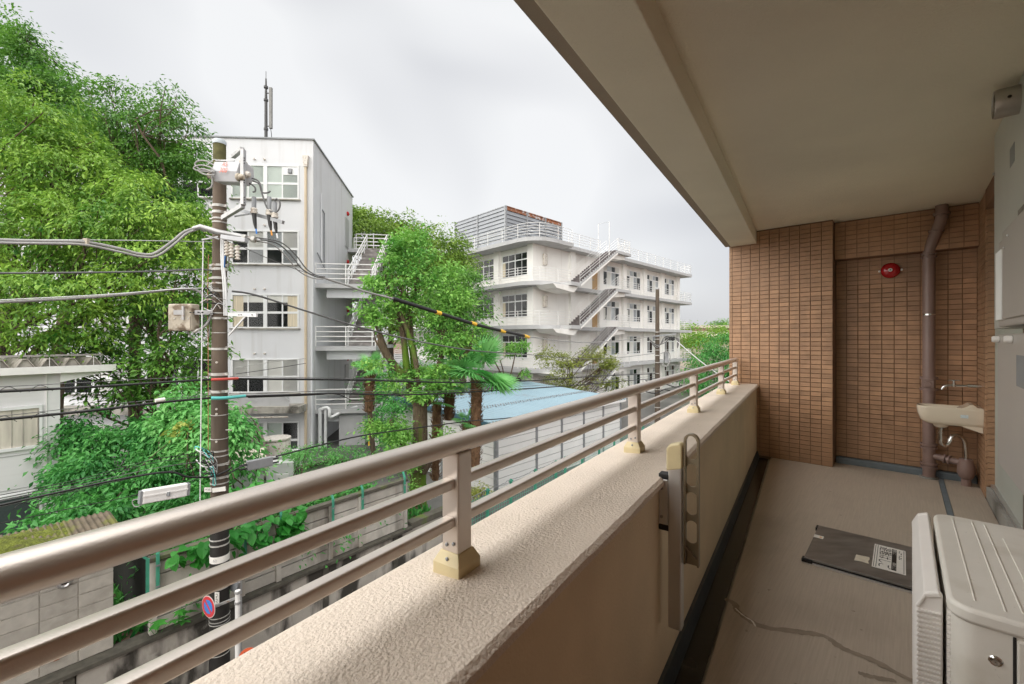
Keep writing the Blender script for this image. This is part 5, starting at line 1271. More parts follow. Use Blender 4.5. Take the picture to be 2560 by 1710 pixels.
MB().tube(curve([at(632,452,7.05),at(648,460,7.05),at(655,480,7.05),at(668,482,7.05),at(676,478,7.05)],5), 0.013, 8).tube(curve([at(630,446,7.05),at(648,455,7.05),at(657,490,7.05),at(668,520,7.05),at(684,531,7.05),at(696,525,7.05),at(700,508,7.05),at(692,497,7.05),at(686,503,7.05)],5), 0.013, 8).tube(curve([at(624,458,7.05),at(637,468,7.05),at(638,478,7.05),at(632,480,7.05)],4), 0.013, 8).build('outgoing_lead', m_cdg, sw, smooth=60)
# hanging frame of perforated channel
hf = thing('switch_hanger', 'rusty perforated steel hanger holding the switch box', 'bracket', PT @ Matrix.Translation((0.3,-0.4,9)))
MB().bar(at(608,374,6.88), at(608,512,6.88), 0.075, 0.05, (1,0,0)).build('vertical_channel', m_galvl, hf)
for py in (395,401,408,444,451,457,493,500,507): MB().obox(at(610.5,py,6.845), 0.014, 0.01, 0.014).build('channel_hole', m_dark, hf)
MB().bar(at(606,372,6.9), at(583,392,7.3), 0.06, 0.05).build('top_link', m_galvl, hf)
MB().bar(at(608,514,6.9), at(557,545,7.38), 0.06, 0.07).build('bottom_strut', m_galvl, hf)
ta = thing('termination_arm', 'short perforated arm with three grey cable terminations', 'bracket', PT @ Matrix.Translation((0.7,-0.2,9.2)))
MB().bar(at(605,527,7.3), at(708,556,7.0), 0.05, 0.055).build('arm', m_galv, ta)
MB().bar(at(587,541,7.3), at(622,535,7.2), 0.02, 0.02).build('arm_stay', m_galv, ta)
for k, (px, y0, y1) in enumerate(((635,492,520),(673,492,524),(687,505,531))):
    p = at(px, y1, 7.08); hgt = (y1-y0)/F*7.08
    MB().lathe([(0.034,0.0),(0.034,hgt*0.95),(0.028,hgt)], Matrix.Translation(p), 14).build('cable_boot', m_boot, ta, smooth=40)
    MB().lathe([(0.05,-0.09),(0.055,-0.06),(0.042,-0.05),(0.05,-0.02),(0.038,0.0)], Matrix.Translation(p), 14).build('porcelain_collar', m_porc, ta, smooth=35)
    MB().tube([p+Vector((0,0,-0.09)), p+Vector((0.015,0,-0.25)), p+Vector((0.03,0,-0.34))], [0.036,0.028,0.014], 10).build('lower_boot', m_cblk, ta, smooth=50)
    MB().tube([p+Vector((0.03,0,-0.33)), p+Vector((0.045,0,-0.42))], 0.012, 8).build('cable_tail', (m_signb, m_orange, m_winw)[k], ta)
# rusty terminal box and its arm
tbm = frame(*at(460,0,7.3)[:2], 0, -6)
tb_ = thing('terminal_box', 'rust stained square terminal box left of the pole', 'terminal box', tbm @ Matrix.Translation((0,0,7.4)))
zc = pz(794,7.3)
MB(tbm).box(-0.215,0.215,-0.09,0.09,zc-0.225,zc+0.225).build('case', m_rusty, tb_, bevel=0.025, seg=3)
MB(tbm).box(-0.085,0.205,-0.105,-0.09,zc-0.19,zc+0.02).build('door', m_rusty, tb_, bevel=0.006)
for x in (-0.07, 0.05, 0.18): MB(tbm).lathe([(0.012,0),(0.012,0.01),(0,0.012)], Matrix.Translation((x,-0.105,zc-0.02)) @ Matrix.Rotation(R(90),4,'X'), 8).build('rivet', m_band, tb_)
MB(tbm).tube([(0.15,0.0,zc-0.22),(0.22,-0.02,zc-0.24),(0.26,0,zc-0.2)],0.025,8).build('gland', m_band, tb_)
MB().tube(curve([at(493,826,7.3),at(512,815,7.35),at(526,795,7.4),at(531,770,7.42)],5), 0.022, 8).build('feed_hose', m_cgrey, tb_, smooth=60)
MB().tube(curve([at(470,828,7.3),at(480,845,7.35),at(505,852,7.4),at(522,838,7.42),at(524,800,7.42)],5), 0.010, 7).build('drip_loop', m_cgrey, tb_, smooth=60)
sa_ = thing('flat_bracket', 'galvanised flat arm carrying the rusty terminal box', 'bracket', PT @ Matrix.Translation((-0.4,-0.2,7.7)))
MB().bar(at(434,781,7.15), at(532,781,7.36), 0.02, 0.075).build('arm', m_galvl, sa_)
for px in (476, 484, 496, 506): MB().obox(at(px,781,7.15), 0.02, 0.02, 0.02).build('slot', m_dark, sa_)
MB().bar(at(458,765,7.16), at(458,800,7.16), 0.03, 0.03, (1,0,0)).build('u_bolt', m_galvl, sa_)
ra_ = thing('side_arm', 'small white braced arm on the right of the pole', 'bracket', PT @ Matrix.Translation((0.4,-0.1,7.7)))
MB().bar(at(572,786,7.4), at(642,788,7.3), 0.04, 0.06).build('arm', m_winw, ra_)
MB().bar(at(616,788,7.33), at(572,838,7.45), 0.02, 0.025).build('brace', m_winw, ra_)
for px in (597, 603, 630): MB().obox(at(px,787,7.28), 0.02, 0.01, 0.014).build('slot', m_dark, ra_)
o = MB().tube([at(508,603,7.15), at(505,800,7.15), at(500,1265,7.15)], 0.009, 6).build('pale_down_rod', m_winw); tag(o, 'thin pale rod hanging straight down left of the pole', 'rod')
# tangled small leads at two heights
tl = thing('lead_tangle', 'tangle of small dark leads around the pole beside the rusty box', 'cable', PT @ Matrix.Translation((0,-0.2,7.8)))
rr_ = random.Random(11)
for k in range(12):
    y0 = rr_.uniform(715, 780); x0 = rr_.uniform(497, 530); x1 = rr_.uniform(540, 566)
    MB().tube(curve([at(x0,y0,7.2),at((x0+x1)/2-8,y0+rr_.uniform(-14,10),7.15),at((x0+x1)/2+8,y0+rr_.uniform(-12,14),7.2),at(x1,y0+rr_.uniform(-8,14),7.32)],5), rr_.choice((0.005,0.007,0.011)), 5).build('lead', rr_.choice((m_cblk,m_cblk,m_porc,m_winw,m_cgrey)), tl)
tl = thing('lead_tangle', 'tangle of black and white leads low on the pole behind the handrail', 'cable', PT @ Matrix.Translation((0,-0.2,5.2)))
for k in range(22):
    x0 = rr_.uniform(486, 528); y0 = rr_.uniform(1118, 1185)
    MB().tube(curve([at(x0,y0,7.2),at(x0+rr_.uniform(5,18),y0+rr_.uniform(-10,22),7.15),at(rr_.uniform(525,545),y0+rr_.uniform(0,40),7.25),at(rr_.uniform(528,542),rr_.uniform(1150,1215),7.33)],5), rr_.choice((0.004,0.006,0.009)), 5).build('lead', rr_.choice((m_cblk,m_cblk,m_cblk,m_winw,m_teal,m_cgrey)), tl)

# --- cables
def cable(name, label, pts, r_, m_, n=6, off=0.0, cat='cable', sides=7):
    o = MB().tube(curve([cl(x, y, off) for x, y in pts], n), r_, sides).build(name, m_, smooth=60)
    return tag(o, label, cat)
cable('bundled_cable', 'thick pale cable bundle entering top left and dipping before the pole', [(-140,594),(0,600),(110,603),(210,605),(300,622),(345,634),(385,634),(430,604),(460,580),(490,570)], 0.022, m_cgrey)
cable('bundled_cable', 'second strand of the dipping pale bundle lying just under the first', [(-140,600),(0,607),(110,609),(210,612),(300,630),(350,641),(392,640),(436,610),(466,584),(495,573)], 0.018, m_cgrey, off=-0.03)
cable('messenger_wire', 'thin straight wire above the dipping pale bundle', [(-140,594),(0,599),(215,600),(380,602),(532,605)], 0.007, m_galvl)
o = tag(MB().obox(cl(216,605), 0.06, 0.05, 0.10).build('cable_clamp', m_rusty), 'small rusty clamp where the pale bundle leaves its wire', 'clamp')
cable('overhead_cable', 'dark cable level across the trees just below the pale bundle', [(-140,683),(0,683),(250,681),(400,678),(515,674),(540,684)], 0.013, m_cdg)
cable('overhead_cable', 'thick grey cable rising to the pole above the rusty box', [(-140,765),(0,756),(200,745),(350,733),(440,723),(490,725),(515,745)], 0.019, m_cgrey)
cable('messenger_wire', 'thin pale wire rising with the thick grey cable', [(-140,757),(0,750),(250,737),(470,721),(535,722)], 0.006, m_winw, off=-0.02)
cable('overhead_cable', 'black lashed cable crossing the white house eave to the red sleeve', [(-140,987),(0,979),(250,966),(420,955),(536,948)], 0.018, m_cblk)
cable('messenger_wire', 'thin wire over the black cable that meets the red sleeve', [(-140,972),(0,967),(250,954),(420,945),(536,940)], 0.005, m_cdg)
cable('overhead_cable', 'black cable pair crossing the white house window to the teal sleeve', [(-140,1058),(0,1049),(250,1024),(420,1004),(536,994)], 0.020, m_cblk)
cable('messenger_wire', 'thin wire over the black pair that meets the teal sleeve', [(-140,1046),(0,1040),(250,1013),(420,997),(536,988)], 0.005, m_cdg)
tag(MB().tube(curve([cl(528,949,-0.2),cl(560,948,-0.22),cl(594,946,-0.1)],4), 0.024, 8).build('cable_sleeve', m_redsl, smooth=60), 'red protective sleeve where a cable passes the pole', 'sleeve')
tag(MB().tube(curve([cl(528,995,-0.2),cl(560,995,-0.22),cl(612,990,-0.1)],4), 0.028, 8).build('cable_sleeve', m_teal, smooth=60), 'teal protective sleeve where cables pass the pole', 'sleeve')
tag(MB().tube([cl(388,1002,-0.05), cl(412,998,-0.05)], 0.03, 8).build('cable_tag', m_paper), 'small white tag on the black cable pair left of the pole', 'tag')
for k, (y0, y1, nm) in enumerate(((1232,1128,'topmost'),(1240,1136,'second'),(1247,1150,'third'),(1262,1163,'lowest'))):
    cable('drop_wire', nm + ' of four thin black drop wires fanning out low left of the pole', [(-140,y0+32),(0,y0+6),(200,(y0+y1)/2+18-k*2),(380,y1+22),(528,y1)], 0.0055, m_cblk if k != 2 else m_cdg, sides=5)
cable('overhead_cable', 'thick black lashed cable climbing past the white house corner low left', [(-140,1292),(0,1263),(150,1230),(300,1198),(420,1180),(470,1192),(525,1192),(560,1180),(580,1168)], 0.016, m_cblk, off=-0.15)
cable('drop_wire', 'thin wire running to the white cable closure', [(-140,1330),(0,1308),(200,1266),(330,1240),(470,1205),(526,1180)], 0.006, m_cblk, off=-0.1)
# lashing loops
for (x0, y0, lab) in ((20,972,'leftmost slack lashing loop on the cable to the red sleeve'),(100,968,'slack lashing loop on the red sleeve cable over the house corner'),(250,958,'slack lashing loop on the red sleeve cable right of the eave'),(10,1045,'leftmost slack lashing loop on the pair to the teal sleeve'),(105,1036,'slack lashing loop on the teal sleeve pair over the house corner'),(330,1008,'slack lashing loop on the teal sleeve pair over the shrubs'),(60,1262,'slack lashing loop on the low black cable before the house'),(200,1232,'slack lashing loop on the low black cable before the shrubs')):
    cable('lashing_loop', lab,
        [(x0-28,y0+12),(x0-10,y0-2),(x0+8,y0-4),(x0+32,y0+9)], 0.005, m_cblk, off=-0.05, sides=4)['group'] = 'lashing loops'
c0, c1 = cl(354,1243,-0.35), cl(467,1223,-0.35)
cb = thing('cable_closure', 'long white plastic cable closure hung left of the pole', 'cable closure', (c0+c1)/2)
MB().bar(c0, c1, 0.10, 0.20).build('case', m_white, cb, bevel=0.02, seg=3)
mdir = (c1-c0).normalized(); fwd = Vector((0,-1,0)); fwd = (fwd - mdir*fwd.dot(mdir)).normalized()
MB().bar(c0+fwd*0.052+Vector((0,0,0.02)), c1+fwd*0.052+Vector((0,0,0.02)), 0.012, 0.02).build('case_rib', m_white, cb)
MB().obox((c0+c1)/2+fwd*0.058+mdir*0.02, 0.05, 0.02, 0.06).build('latch', m_boot, cb)
for c, s_ in ((c0,-1),(c1,1)): MB().bar(c, c+mdir*(0.03*s_), 0.09, 0.18).build('end_seal', m_boot, cb)
tag(MB().tube(curve([c0+Vector((0.05,0,-0.09)), c0+Vector((-0.09,0,-0.14)), c0+Vector((-0.13,0,-0.05)), c0+Vector((0.0,0,-0.02))],5), 0.007, 5).build('slack_loop', m_cgrey), 'slack grey cable loop below the white closure', 'cable')
# to the right
cable('bundled_cable', 'grey triple cable drooping right from the pole arm', [(640,598),(690,607),(725,635),(755,672),(785,690),(810,696)], 0.013, m_cdg)
cable('bundled_cable', 'upper outer strand of the drooping grey triple cable', [(640,594),(700,605),(738,636),(765,671),(790,688),(812,692)], 0.012, m_cdg, off=-0.05)
cable('bundled_cable', 'lower inner strand of the drooping grey triple cable', [(640,602),(682,612),(715,640),(745,676),(778,694),(808,698)], 0.012, m_cgrey, off=-0.1)
cable('messenger_wire', 'thin wire slanting from the pole to the cable tie by the white stair', [(600,614),(680,650),(760,680),(808,693)], 0.006, m_cdg)
cable('overhead_cable', 'bare grey stretch of the high cable before its black cover', [(800,692),(860,711),(920,731),(985,747)], 0.022, m_cgrey)
cable('cable_cover', 'thick black cable cover with yellow bands crossing the bright tree', [(982,746),(1090,780),(1200,814),(1322,842)], 0.048, m_cblk, sides=12)
for px, py in ((1096,782),(1184,809),(1256,828),(1316,841)):
    a, c = cl(px-6,py-1.8), cl(px+6,py+1.8)
    tag(MB().tube([a, c], 0.054, 12).build('yellow_band', m_yellow, smooth=60), {1096:'leftmost yellow band on the black cable cover, before the bright tree', 1184:'yellow band on the black cover left of the cream building windows', 1256:'yellow band on the black cover before the cream building windows', 1316:'rightmost yellow band at the end of the black cover'}[px], 'band', 'yellow bands')
cable('overhead_cable', 'twisted cable running on from the black cover to the far pole', [(1318,841),(1400,852),(1480,856),(1560,850),(1625,842),(1643,838)], 0.020, m_cgrey, sides=5)
cable('overhead_cable', 'grey cable descending right across the stair and bright tree below the cover', [(580,728),(640,738),(760,776),(900,818),(1040,852),(1180,876),(1300,885)], 0.018, m_cdg)
cable('overhead_cable', 'thinner continuation of the descending grey cable to the far pole', [(1300,885),(1340,888),(1400,894),(1480,897),(1560,893),(1643,882)], 0.012, m_cdg)
cable('overhead_cable', 'black cable level across the school block right of the red sleeve', [(590,947),(700,948),(900,950),(1150,956),(1340,951),(1500,940),(1643,934)], 0.020, m_cblk)
cable('messenger_wire', 'thin wire just above the level black cable right of the red sleeve', [(575,941),(700,943),(900,946),(1150,950),(1340,946),(1643,930)], 0.006, m_cdg)
cable('overhead_cable', 'black cable running right from the teal sleeve over the blue roof', [(606,991),(700,988),(840,984),(1000,987),(1120,983),(1260,975),(1400,966),(1540,954),(1643,946)], 0.019, m_cblk)
cable('messenger_wire', 'thin wire just above the black cable that leaves the teal sleeve', [(600,984),(700,981),(840,978),(1000,980),(1120,977),(1260,969),(1400,960),(1540,949),(1643,940)], 0.007, m_cdg, sides=5)
cable('service_wire', 'thin dark wire from the pole to the downpipe of the left school block', [(590,935),(680,922),(765,908)], 0.008, m_cblk, off=3.0, sides=5)
cable('overhead_cable', 'slack cable sagging beside the palm trunk below the teal sleeve line', [(620,994),(760,989),(842,986),(880,1000),(930,1002),(980,985),(1000,984)], 0.008, m_cblk, sides=5)
cable('overhead_cable', 'low black cable from the black closure past the palm trunks', [(690,1141),(780,1118),(900,1090),(1040,1070),(1180,1052),(1260,1046),(1330,1036),(1480,1008)], 0.016, m_cblk)
c0, c1 = cl(617,1165,0), cl(680,1152,0)
bc_ = thing('black_closure', 'dark grey cable closure box right of the pole', 'cable closure', (c0+c1)/2)
MB().bar(c0, c1, 0.10, 0.17).build('case', m_boot, bc_, bevel=0.012)
d_ = (c1-c0).normalized()
for c, s_ in ((c0,-1),(c1,1)):
    for dz in (-0.045, 0.03): MB().tube([c+Vector((0,0,dz)), c+d_*(0.12*s_)+Vector((0,0,dz))], 0.016, 8).build('cable_gland', m_cblk, bc_)
cable('overhead_cable', 'short black cable joining the pole to the dark closure box', [(545,1195),(575,1182),(600,1168),(618,1163)], 0.013, m_cblk, off=-0.1)
cable('service_wire', 'thin twisted wire from the pole to the left school block wall', [(590,920),(680,905),(765,896)], 0.007, m_cgrey, off=3.0, sides=5)

# --- second pole by the cream school
P2 = Vector((8.12, 24.35, 0))
PT2 = Matrix.Translation(P2)
u2 = thing('far_utility_pole', 'slim dark utility pole in front of the cream school', 'utility pole', PT2)
MB(PT2).tube([(0,0,0),(0,0,9.9),(0,0,10.0)], [0.17,0.10,0.10], 16).build('shaft', m_pole, u2, smooth=60)
MB(PT2).lathe([(0.105,9.98),(0.11,10.05),(0.0,10.08)], I4, 14).build('pole_cap', m_slab, u2)
for z in (7.6, 7.2, 6.6, 6.3, 5.9, 5.3, 4.9, 4.4, 3.4, 3.1): MB(PT2).lathe([(0.13,z-0.02),(0.16,z-0.02),(0.16,z+0.02),(0.13,z+0.02)], I4, 12).build('band', m_band, u2)
MB(PT2).bar((-0.3,-0.1,7.35),(1.0,-0.1,7.5),0.08,0.08).build('crossarm', m_galv, u2)
for k in range(4): MB(PT2).lathe([(0.04,0),(0.08,0.05),(0.05,0.1),(0.08,0.15),(0.04,0.2)], Matrix.Translation((0.45+0.13*k,-0.2,7.15)), 10).build('insulator', m_cblk, u2)
MB(PT2).box(0.35,0.55,-0.2,0.0,5.9,6.5).build('fuse_box', m_galv, u2)
for k in range(5):
    z = 7.5-0.1*k; MB(PT2).tube(curve([(-0.5,-0.1,7.2),(-0.1,-0.25,6.9-0.05*k),(0.3,-0.3,7.0+0.08*k),(0.7,-0.2,7.3),(1.0+0.03*k,-0.2,7.2),(1.05,-0.2,6.7)],5), 0.018, 5).build('jumper', m_cgrey if k % 2 else m_cblk, u2)
MB(PT2).tube(curve([(0.1,-0.2,6.4),(0.5,-0.3,6.5),(0.6,-0.3,6.1),(0.4,-0.3,5.7),(0.15,-0.25,5.9)],5), 0.025, 5).build('coiled_lead', m_cgrey, u2)
for k, z in enumerate((4.9, 4.6, 4.3)): MB(PT2).tube(curve([(-0.7,-0.1,z),(-0.2,-0.25,z-0.1),(0.3,-0.3,z+0.12),(0.9,-0.2,z-0.05),(1.3,-0.2,z+0.05)],4), 0.03, 5).build('cable_hank', m_cblk, u2)
def wire2(label, a, b_, r_, m_, sag=0.3):
    a, b_ = Vector(a), Vector(b_)
    o = MB().tube([a.lerp(b_, i/10)+Vector((0,0,-sag*math.sin(math.pi*i/10))) for i in range(11)], r_, 5).build('overhead_cable', m_, smooth=60)
    tag(o, label, 'cable')
wire2('pale cable sloping right from the far pole to the handrail end', P2+Vector((1.0,-0.2,7.1)), at(1825,955,24), 0.028, m_winw, 0.1)
wire2('grey wire sloping right low from the far pole', P2+Vector((0.4,-0.2,5.9)), at(1800,925,24), 0.02, m_cgrey, 0.15)
# --- street signs
SP = at(594, 1500, 7.25)
sg = thing('no_parking_sign', 'round blue no parking sign with red ring on a white post', 'road sign', Matrix.Translation((SP.x, SP.y, 0)))
MB(Matrix.Translation((SP.x,SP.y,0))).tube([(0,0,0),(0,0,pz(1476,7.25))], 0.038, 12).build('post', m_white, sg, smooth=60)
dc = at(521, 1517, 7.05)
DM = Matrix.Translation(dc) @ Matrix.Rotation(R(-25),4,'Z') @ Matrix.Rotation(R(90),4,'X')
def disc(m_, r0, r1, z0, z1, nm, mt): MB(m_).lathe([(r0,z0),(r0,z1),(r1,z1),(r1,z0)] if r0 > 0 else [(r1,z0),(r1,z1),(0.0,z1)], I4, 40).build(nm, mt, sg)
disc(DM, 0.0, 0.175, -0.006, -0.001, 'sign_back', m_alu); disc(DM, 0.0, 0.172, 0.0, 0.001, 'sign_edge', m_paper); disc(DM, 0.0, 0.165, 0.001, 0.003, 'red_ring', m_signr); disc(DM, 0.0, 0.112, 0.003, 0.0045, 'blue_disc', m_signb)
MB(DM).obox((0,0,0.0055), 0.225, 0.036, 0.002, Matrix.Rotation(R(-45),4,'Z')).build('red_slash', m_signr, sg)
MB().bar(at(535,1517,7.1), at(592,1494,7.25), 0.03, 0.035).build('bracket_arm', m_galvl, sg)
for z in (1480, 1506): MB(Matrix.Translation((SP.x,SP.y,pz(z,7.25)))).lathe([(0.042,-0.02),(0.048,-0.02),(0.048,0.02),(0.042,0.02)], I4, 12).build('clamp', m_galvl, sg)
so = at(620, 1640, 6.9)
SM = Matrix.Translation(so) @ Matrix.Rotation(R(28),4,'Z') @ Matrix.Rotation(R(90),4,'X')
s2 = thing('faded_red_sign', 'faded orange red round sign peeping over the parapet', 'road sign', SM)
MB(SM).lathe([(0.13,0),(0.13,0.004),(0.0,0.004)], I4, 32).build('disc', m_signo, s2)
MB(SM).lathe([(0.129,-0.004),(0.129,-0.001),(0.0,-0.001)], I4, 32).build('disc_back', m_alu, s2)
b = MB(SM)
for i in range(7): b.obox((-0.05+0.016*i,0.055+rnd.uniform(-.02,.02),0.0052), 0.009, 0.022, 0.001, Matrix.Rotation(rnd.uniform(-.5,.5),4,'Z'))
b.build('sign_print', m_rust, s2)
MB(Matrix.Translation((so.x+0.02,so.y+0.04,0))).tube([(0,0,0),(0,0,so.z+0.02)], 0.02, 8).build('post', m_galvl, s2)
mr0 = at(583, 1452, 7.6)
MM = Matrix.Translation(mr0) @ Matrix.Rotation(R(150),4,'Z') @ Matrix.Rotation(R(90),4,'X')
mi = thing('traffic_mirror', 'grey back of a traffic mirror half hidden behind the pole', 'mirror', MM)
MB(MM).lathe([(0.17,0),(0.165,0.03),(0.10,0.06),(0.0,0.065)], I4, 8).build('mirror_back', m_galvl, mi)
MB(MM).lathe([(0.175,-0.02),(0.175,0.0)], I4, 24).build('mirror_rim', m_boot, mi)
MB(Matrix.Translation((mr0.x+0.12,mr0.y,0))).tube([(0,0,0),(0,0,mr0.z+0.05)], 0.03, 8).build('post', m_galvl, mi)
# ================================================================== TREES AND PLANTS
def leafmesh(name, P, Nrm, Dr, ln, wd, m, parent=None, fold=0.25):
    """one rhombic folded leaf per row: P base, Dr direction, Nrm normal; ln, wd arrays"""
    n = len(P)
    S = np.cross(Dr, Nrm); S /= (np.linalg.norm(S, axis=1, keepdims=True)+1e-9)
    ln = ln[:, None]; wd = wd[:, None]
    a = P; c = P + Dr*ln - Nrm*ln*0.12
    mid = P + Dr*ln*0.45
    b = mid + S*wd*0.5 + Nrm*wd*fold; d = mid - S*wd*0.5 + Nrm*wd*fold
    V = np.stack([a, b, c, d], 1).reshape(-1, 3).astype(np.float32)
    Wm = W[parent.name] if parent is not None else I4
    iv = np.array(Wm.inverted()); V = V @ iv[:3, :3].T + iv[:3, 3]
    me = bpy.data.meshes.new(name)
    me.vertices.add(4*n); me.vertices.foreach_set('co', V.astype(np.float32).ravel())
    idx = np.arange(4*n).reshape(n, 4)
    tri = np.concatenate([idx[:, [0,1,2]], idx[:, [0,2,3]]], 1).reshape(-1)
    me.loops.add(6*n); me.loops.foreach_set('vertex_index', tri.astype(np.int32))
    me.polygons.add(2*n); me.polygons.foreach_set('loop_start', np.arange(0, 6*n, 3, dtype=np.int32))
    try: me.polygons.foreach_set('loop_total', np.full(2*n, 3, dtype=np.int32))
    except Exception: pass
    me.materials.append(m); me.update(); me.validate()
    o = bpy.data.objects.new(name, me); return link(o, parent, Wm)
def unit(v): return v/(np.linalg.norm(v, axis=-1, keepdims=True)+1e-9)
def clusters(g, blobs, nc, shell=0.5, flat=0.8):
    """cluster centres through the blobs' outer shells, thinned by a smooth noise so that gaps open between clumps"""
    w_ = np.array([b[1][0]*b[1][1]*b[1][2] for b in blobs])**0.67; w_ /= w_.sum()
    m = int(nc*2.5)
    ch = g.choice(len(blobs), m, p=w_)
    C = np.array([b[0] for b in blobs], float)[ch]; Rr = np.array([b[1] for b in blobs], float)[ch]
    d = unit(g.normal(size=(m, 3))); r = (1-shell) + shell*g.random((m, 1))**0.6
    far = g.random((m, 1)) < 0.12; r = np.where(far, 1.05+0.28*g.random((m, 1)), r)
    P = C + d*Rr*r
    mr = float(np.mean([b[1][0] for b in blobs])); k = 2*math.pi/(mr*1.15)
    nz = np.zeros(m)
    for _ in range(4):
        f = unit(g.normal(size=3))*k*(0.7+0.8*g.random()); f[2] *= 1.7
        nz += np.sin(P @ f + g.random()*6.28)
    keep = np.argsort(-(nz + g.normal(size=m)*0.35))[:nc]
    return P[keep], d[keep]
def crown(name, blobs, nclus, per, csize, lsize, m, parent, seed, droop=0.35, aspect=0.42, cflat=0.45, up=0.7):
    g = np.random.default_rng(seed)
    C, D = clusters(g, blobs, nclus)
    n = nclus*per
    cs = csize*(0.6+0.8*g.random((nclus, 1)))
    off = g.normal(size=(nclus, per, 3)); off[..., 2] *= cflat
    off *= cs[:, None, :]*0.55
    # drooping outer edges
    rad = np.linalg.norm(off[..., :2], axis=-1); off[..., 2] -= droop*rad*rad/np.maximum(cs, 1e-3)
    P = (C[:, None, :] + off).reshape(n, 3)
    outw = unit(off + D[:, None, :]*csize*0.3).reshape(n, 3)
    Dr = unit(outw*np.array([1,1,0.4]) + g.normal(size=(n, 3))*0.45 + np.array([0,0,-droop]))
    Nr = unit(np.array([0,0,1.0])*up + g.normal(size=(n, 3))*0.45 + np.repeat(D, per, 0)*0.3)
    Nr = unit(Nr - Dr*np.sum(Nr*Dr, 1, keepdims=True))
    ln = lsize*(0.45+1.05*g.random(n)); wd = ln*aspect*(0.8+0.4*g.random(n))
    return leafmesh(name, P, Nr, Dr, ln, wd, m, parent), C
def limb(b, a, c, r0, r1, g, bend=0.12, n=7, sides=7):
    a, c = Vector(a), Vector(c); L_ = (c-a).length
    k1 = Vector(g.normal(size=3)*L_*bend); k2 = Vector(g.normal(size=3)*L_*bend*0.5)
    pts = [a.lerp(c, i/n) + k1*math.sin(math.pi*i/n) + k2*math.sin(2*math.pi*i/n) for i in range(n+1)]
    b.tube(pts, [r0+(r1-r0)*(i/n)**0.8 for i in range(n+1)], sides)
    return pts
def tree(name, label, base, top, r0, blobs, nclus, per, csize, lsize, leaf, bark, seed, nb=14, group=None, **kw):
    g = np.random.default_rng(seed+100)
    t = thing(name, label, 'tree', Vector(base), group)
    o, C = crown('crown', blobs, nclus, per, csize, lsize, leaf, t, seed, **kw)
    tk_ = MB(); pts = limb(tk_, base, top, r0, r0*0.35, g, 0.03, 10, 12)
    tk_.build('trunk', bark, t, smooth=60)
    # main limbs to spread cluster centres
    idx = g.choice(len(C), nb, replace=False)
    for i in idx:
        c = Vector(C[i]); h = min(max((c.z-base[2])*0.6, (top[2]-base[2])*0.3), (top[2]-base[2])*0.95)
        f = h/(top[2]-base[2]); s = pts[int(f*10)]
        bb = MB(); lp = limb(bb, s, c, r0*(1-f)*0.55+0.02, 0.012, g, 0.08)
        near = np.argsort(np.linalg.norm(C-np.array(c), axis=1))[1:5]
        for j in near: limb(bb, lp[4], Vector(C[j]), 0.022, 0.006, g, 0.08, 5, 5)
        bb.build('limb', bark, t, smooth=60)
    return t
def B_(px, py, Y, rx, ry, rz):     # blob given by photo position, depth and radii in metres
    p = at(px, py, Y); return ((p.x, p.y, p.z), (rx, ry, rz))
# --- big zelkovas at left
tb0 = at(60, 1200, 14.5); tb0.z = 2.2
tree('zelkova_tree', 'large bright yellow green tree filling the left edge', tb0, at(80,420,14.5), 0.32,
     [B_(40,330,13.5,2.0,1.6,1.6), B_(150,420,13.2,1.7,1.5,1.4), B_(230,560,12.8,1.9,1.5,1.2), B_(60,560,12.6,2.2,1.5,1.4), B_(360,520,13.0,1.3,1.2,1.1), B_(400,640,12.6,1.3,1.1,0.9), B_(250,710,12.2,1.6,1.3,0.6), B_(80,740,11.6,1.7,1.3,0.7), B_(20,880,11.2,1.3,1.0,0.7), B_(200,800,12.0,1.5,1.0,0.5), B_(440,560,13.2,0.8,0.8,0.8), B_(110,250,14.0,0.9,1.0,0.8)],
     400, 130, 0.52, 0.135, m_zel, m_bark, 1, 30, droop=0.55, aspect=0.36, cflat=0.34)
tb1 = at(130, 1000, 17.5); tb1.z = 2.0
tree('zelkova_tree', 'tall darker tree rising behind the bright one at top left', tb1, at(60,250,17.5), 0.30,
     [B_(30,170,17.0,1.9,1.6,1.6), B_(110,150,17.2,1.0,1.2,0.9), B_(120,260,16.8,1.5,1.4,1.3), B_(20,300,16.5,1.8,1.4,1.6), B_(0,100,17.5,0.9,1.0,0.8)],
     210, 105, 0.58, 0.15, m_zeld, m_bark, 2, 18, droop=0.45, aspect=0.38, cflat=0.36)
tb2 = at(345, 1000, 16.5); tb2.z = 2.0
tree('zelkova_tree', 'rounded darker tree overlapping the left corner of the school block', tb2, at(330,380,16.5), 0.26,
     [B_(340,290,16.5,1.6,1.5,1.3), B_(290,370,16.3,1.3,1.3,1.3), B_(410,350,16.5,1.3,1.2,1.2), B_(440,470,15.8,1.2,1.2,1.3), B_(320,470,16.0,1.6,1.4,1.3), B_(470,570,15.2,0.7,0.9,0.8), B_(465,390,16.3,0.7,0.7,0.6), B_(230,330,16.5,0.7,0.8,1.0)],
     270, 105, 0.54, 0.14, m_zeld, m_bark, 3, 24, droop=0.45, aspect=0.38, cflat=0.36)
tb3 = at(420, 1150, 13.0); tb3.z = 2.2
tree('zelkova_tree', 'loose low branches of a green tree in front of the left school windows', tb3, at(380,800,13.2), 0.14,
     [B_(340,850,13.0,1.5,1.0,0.7), B_(450,900,12.6,1.1,0.9,0.9), B_(200,900,13.0,1.2,0.9,0.5), B_(490,830,12.6,0.6,0.6,0.7), B_(400,760,13.2,1.0,0.9,0.6), B_(500,700,12.8,0.5,0.6,0.9), B_(320,960,12.6,0.9,0.8,0.4)],
     150, 60, 0.44, 0.15, m_zeld, m_bark, 4, 18, droop=0.35, aspect=0.38, cflat=0.3)
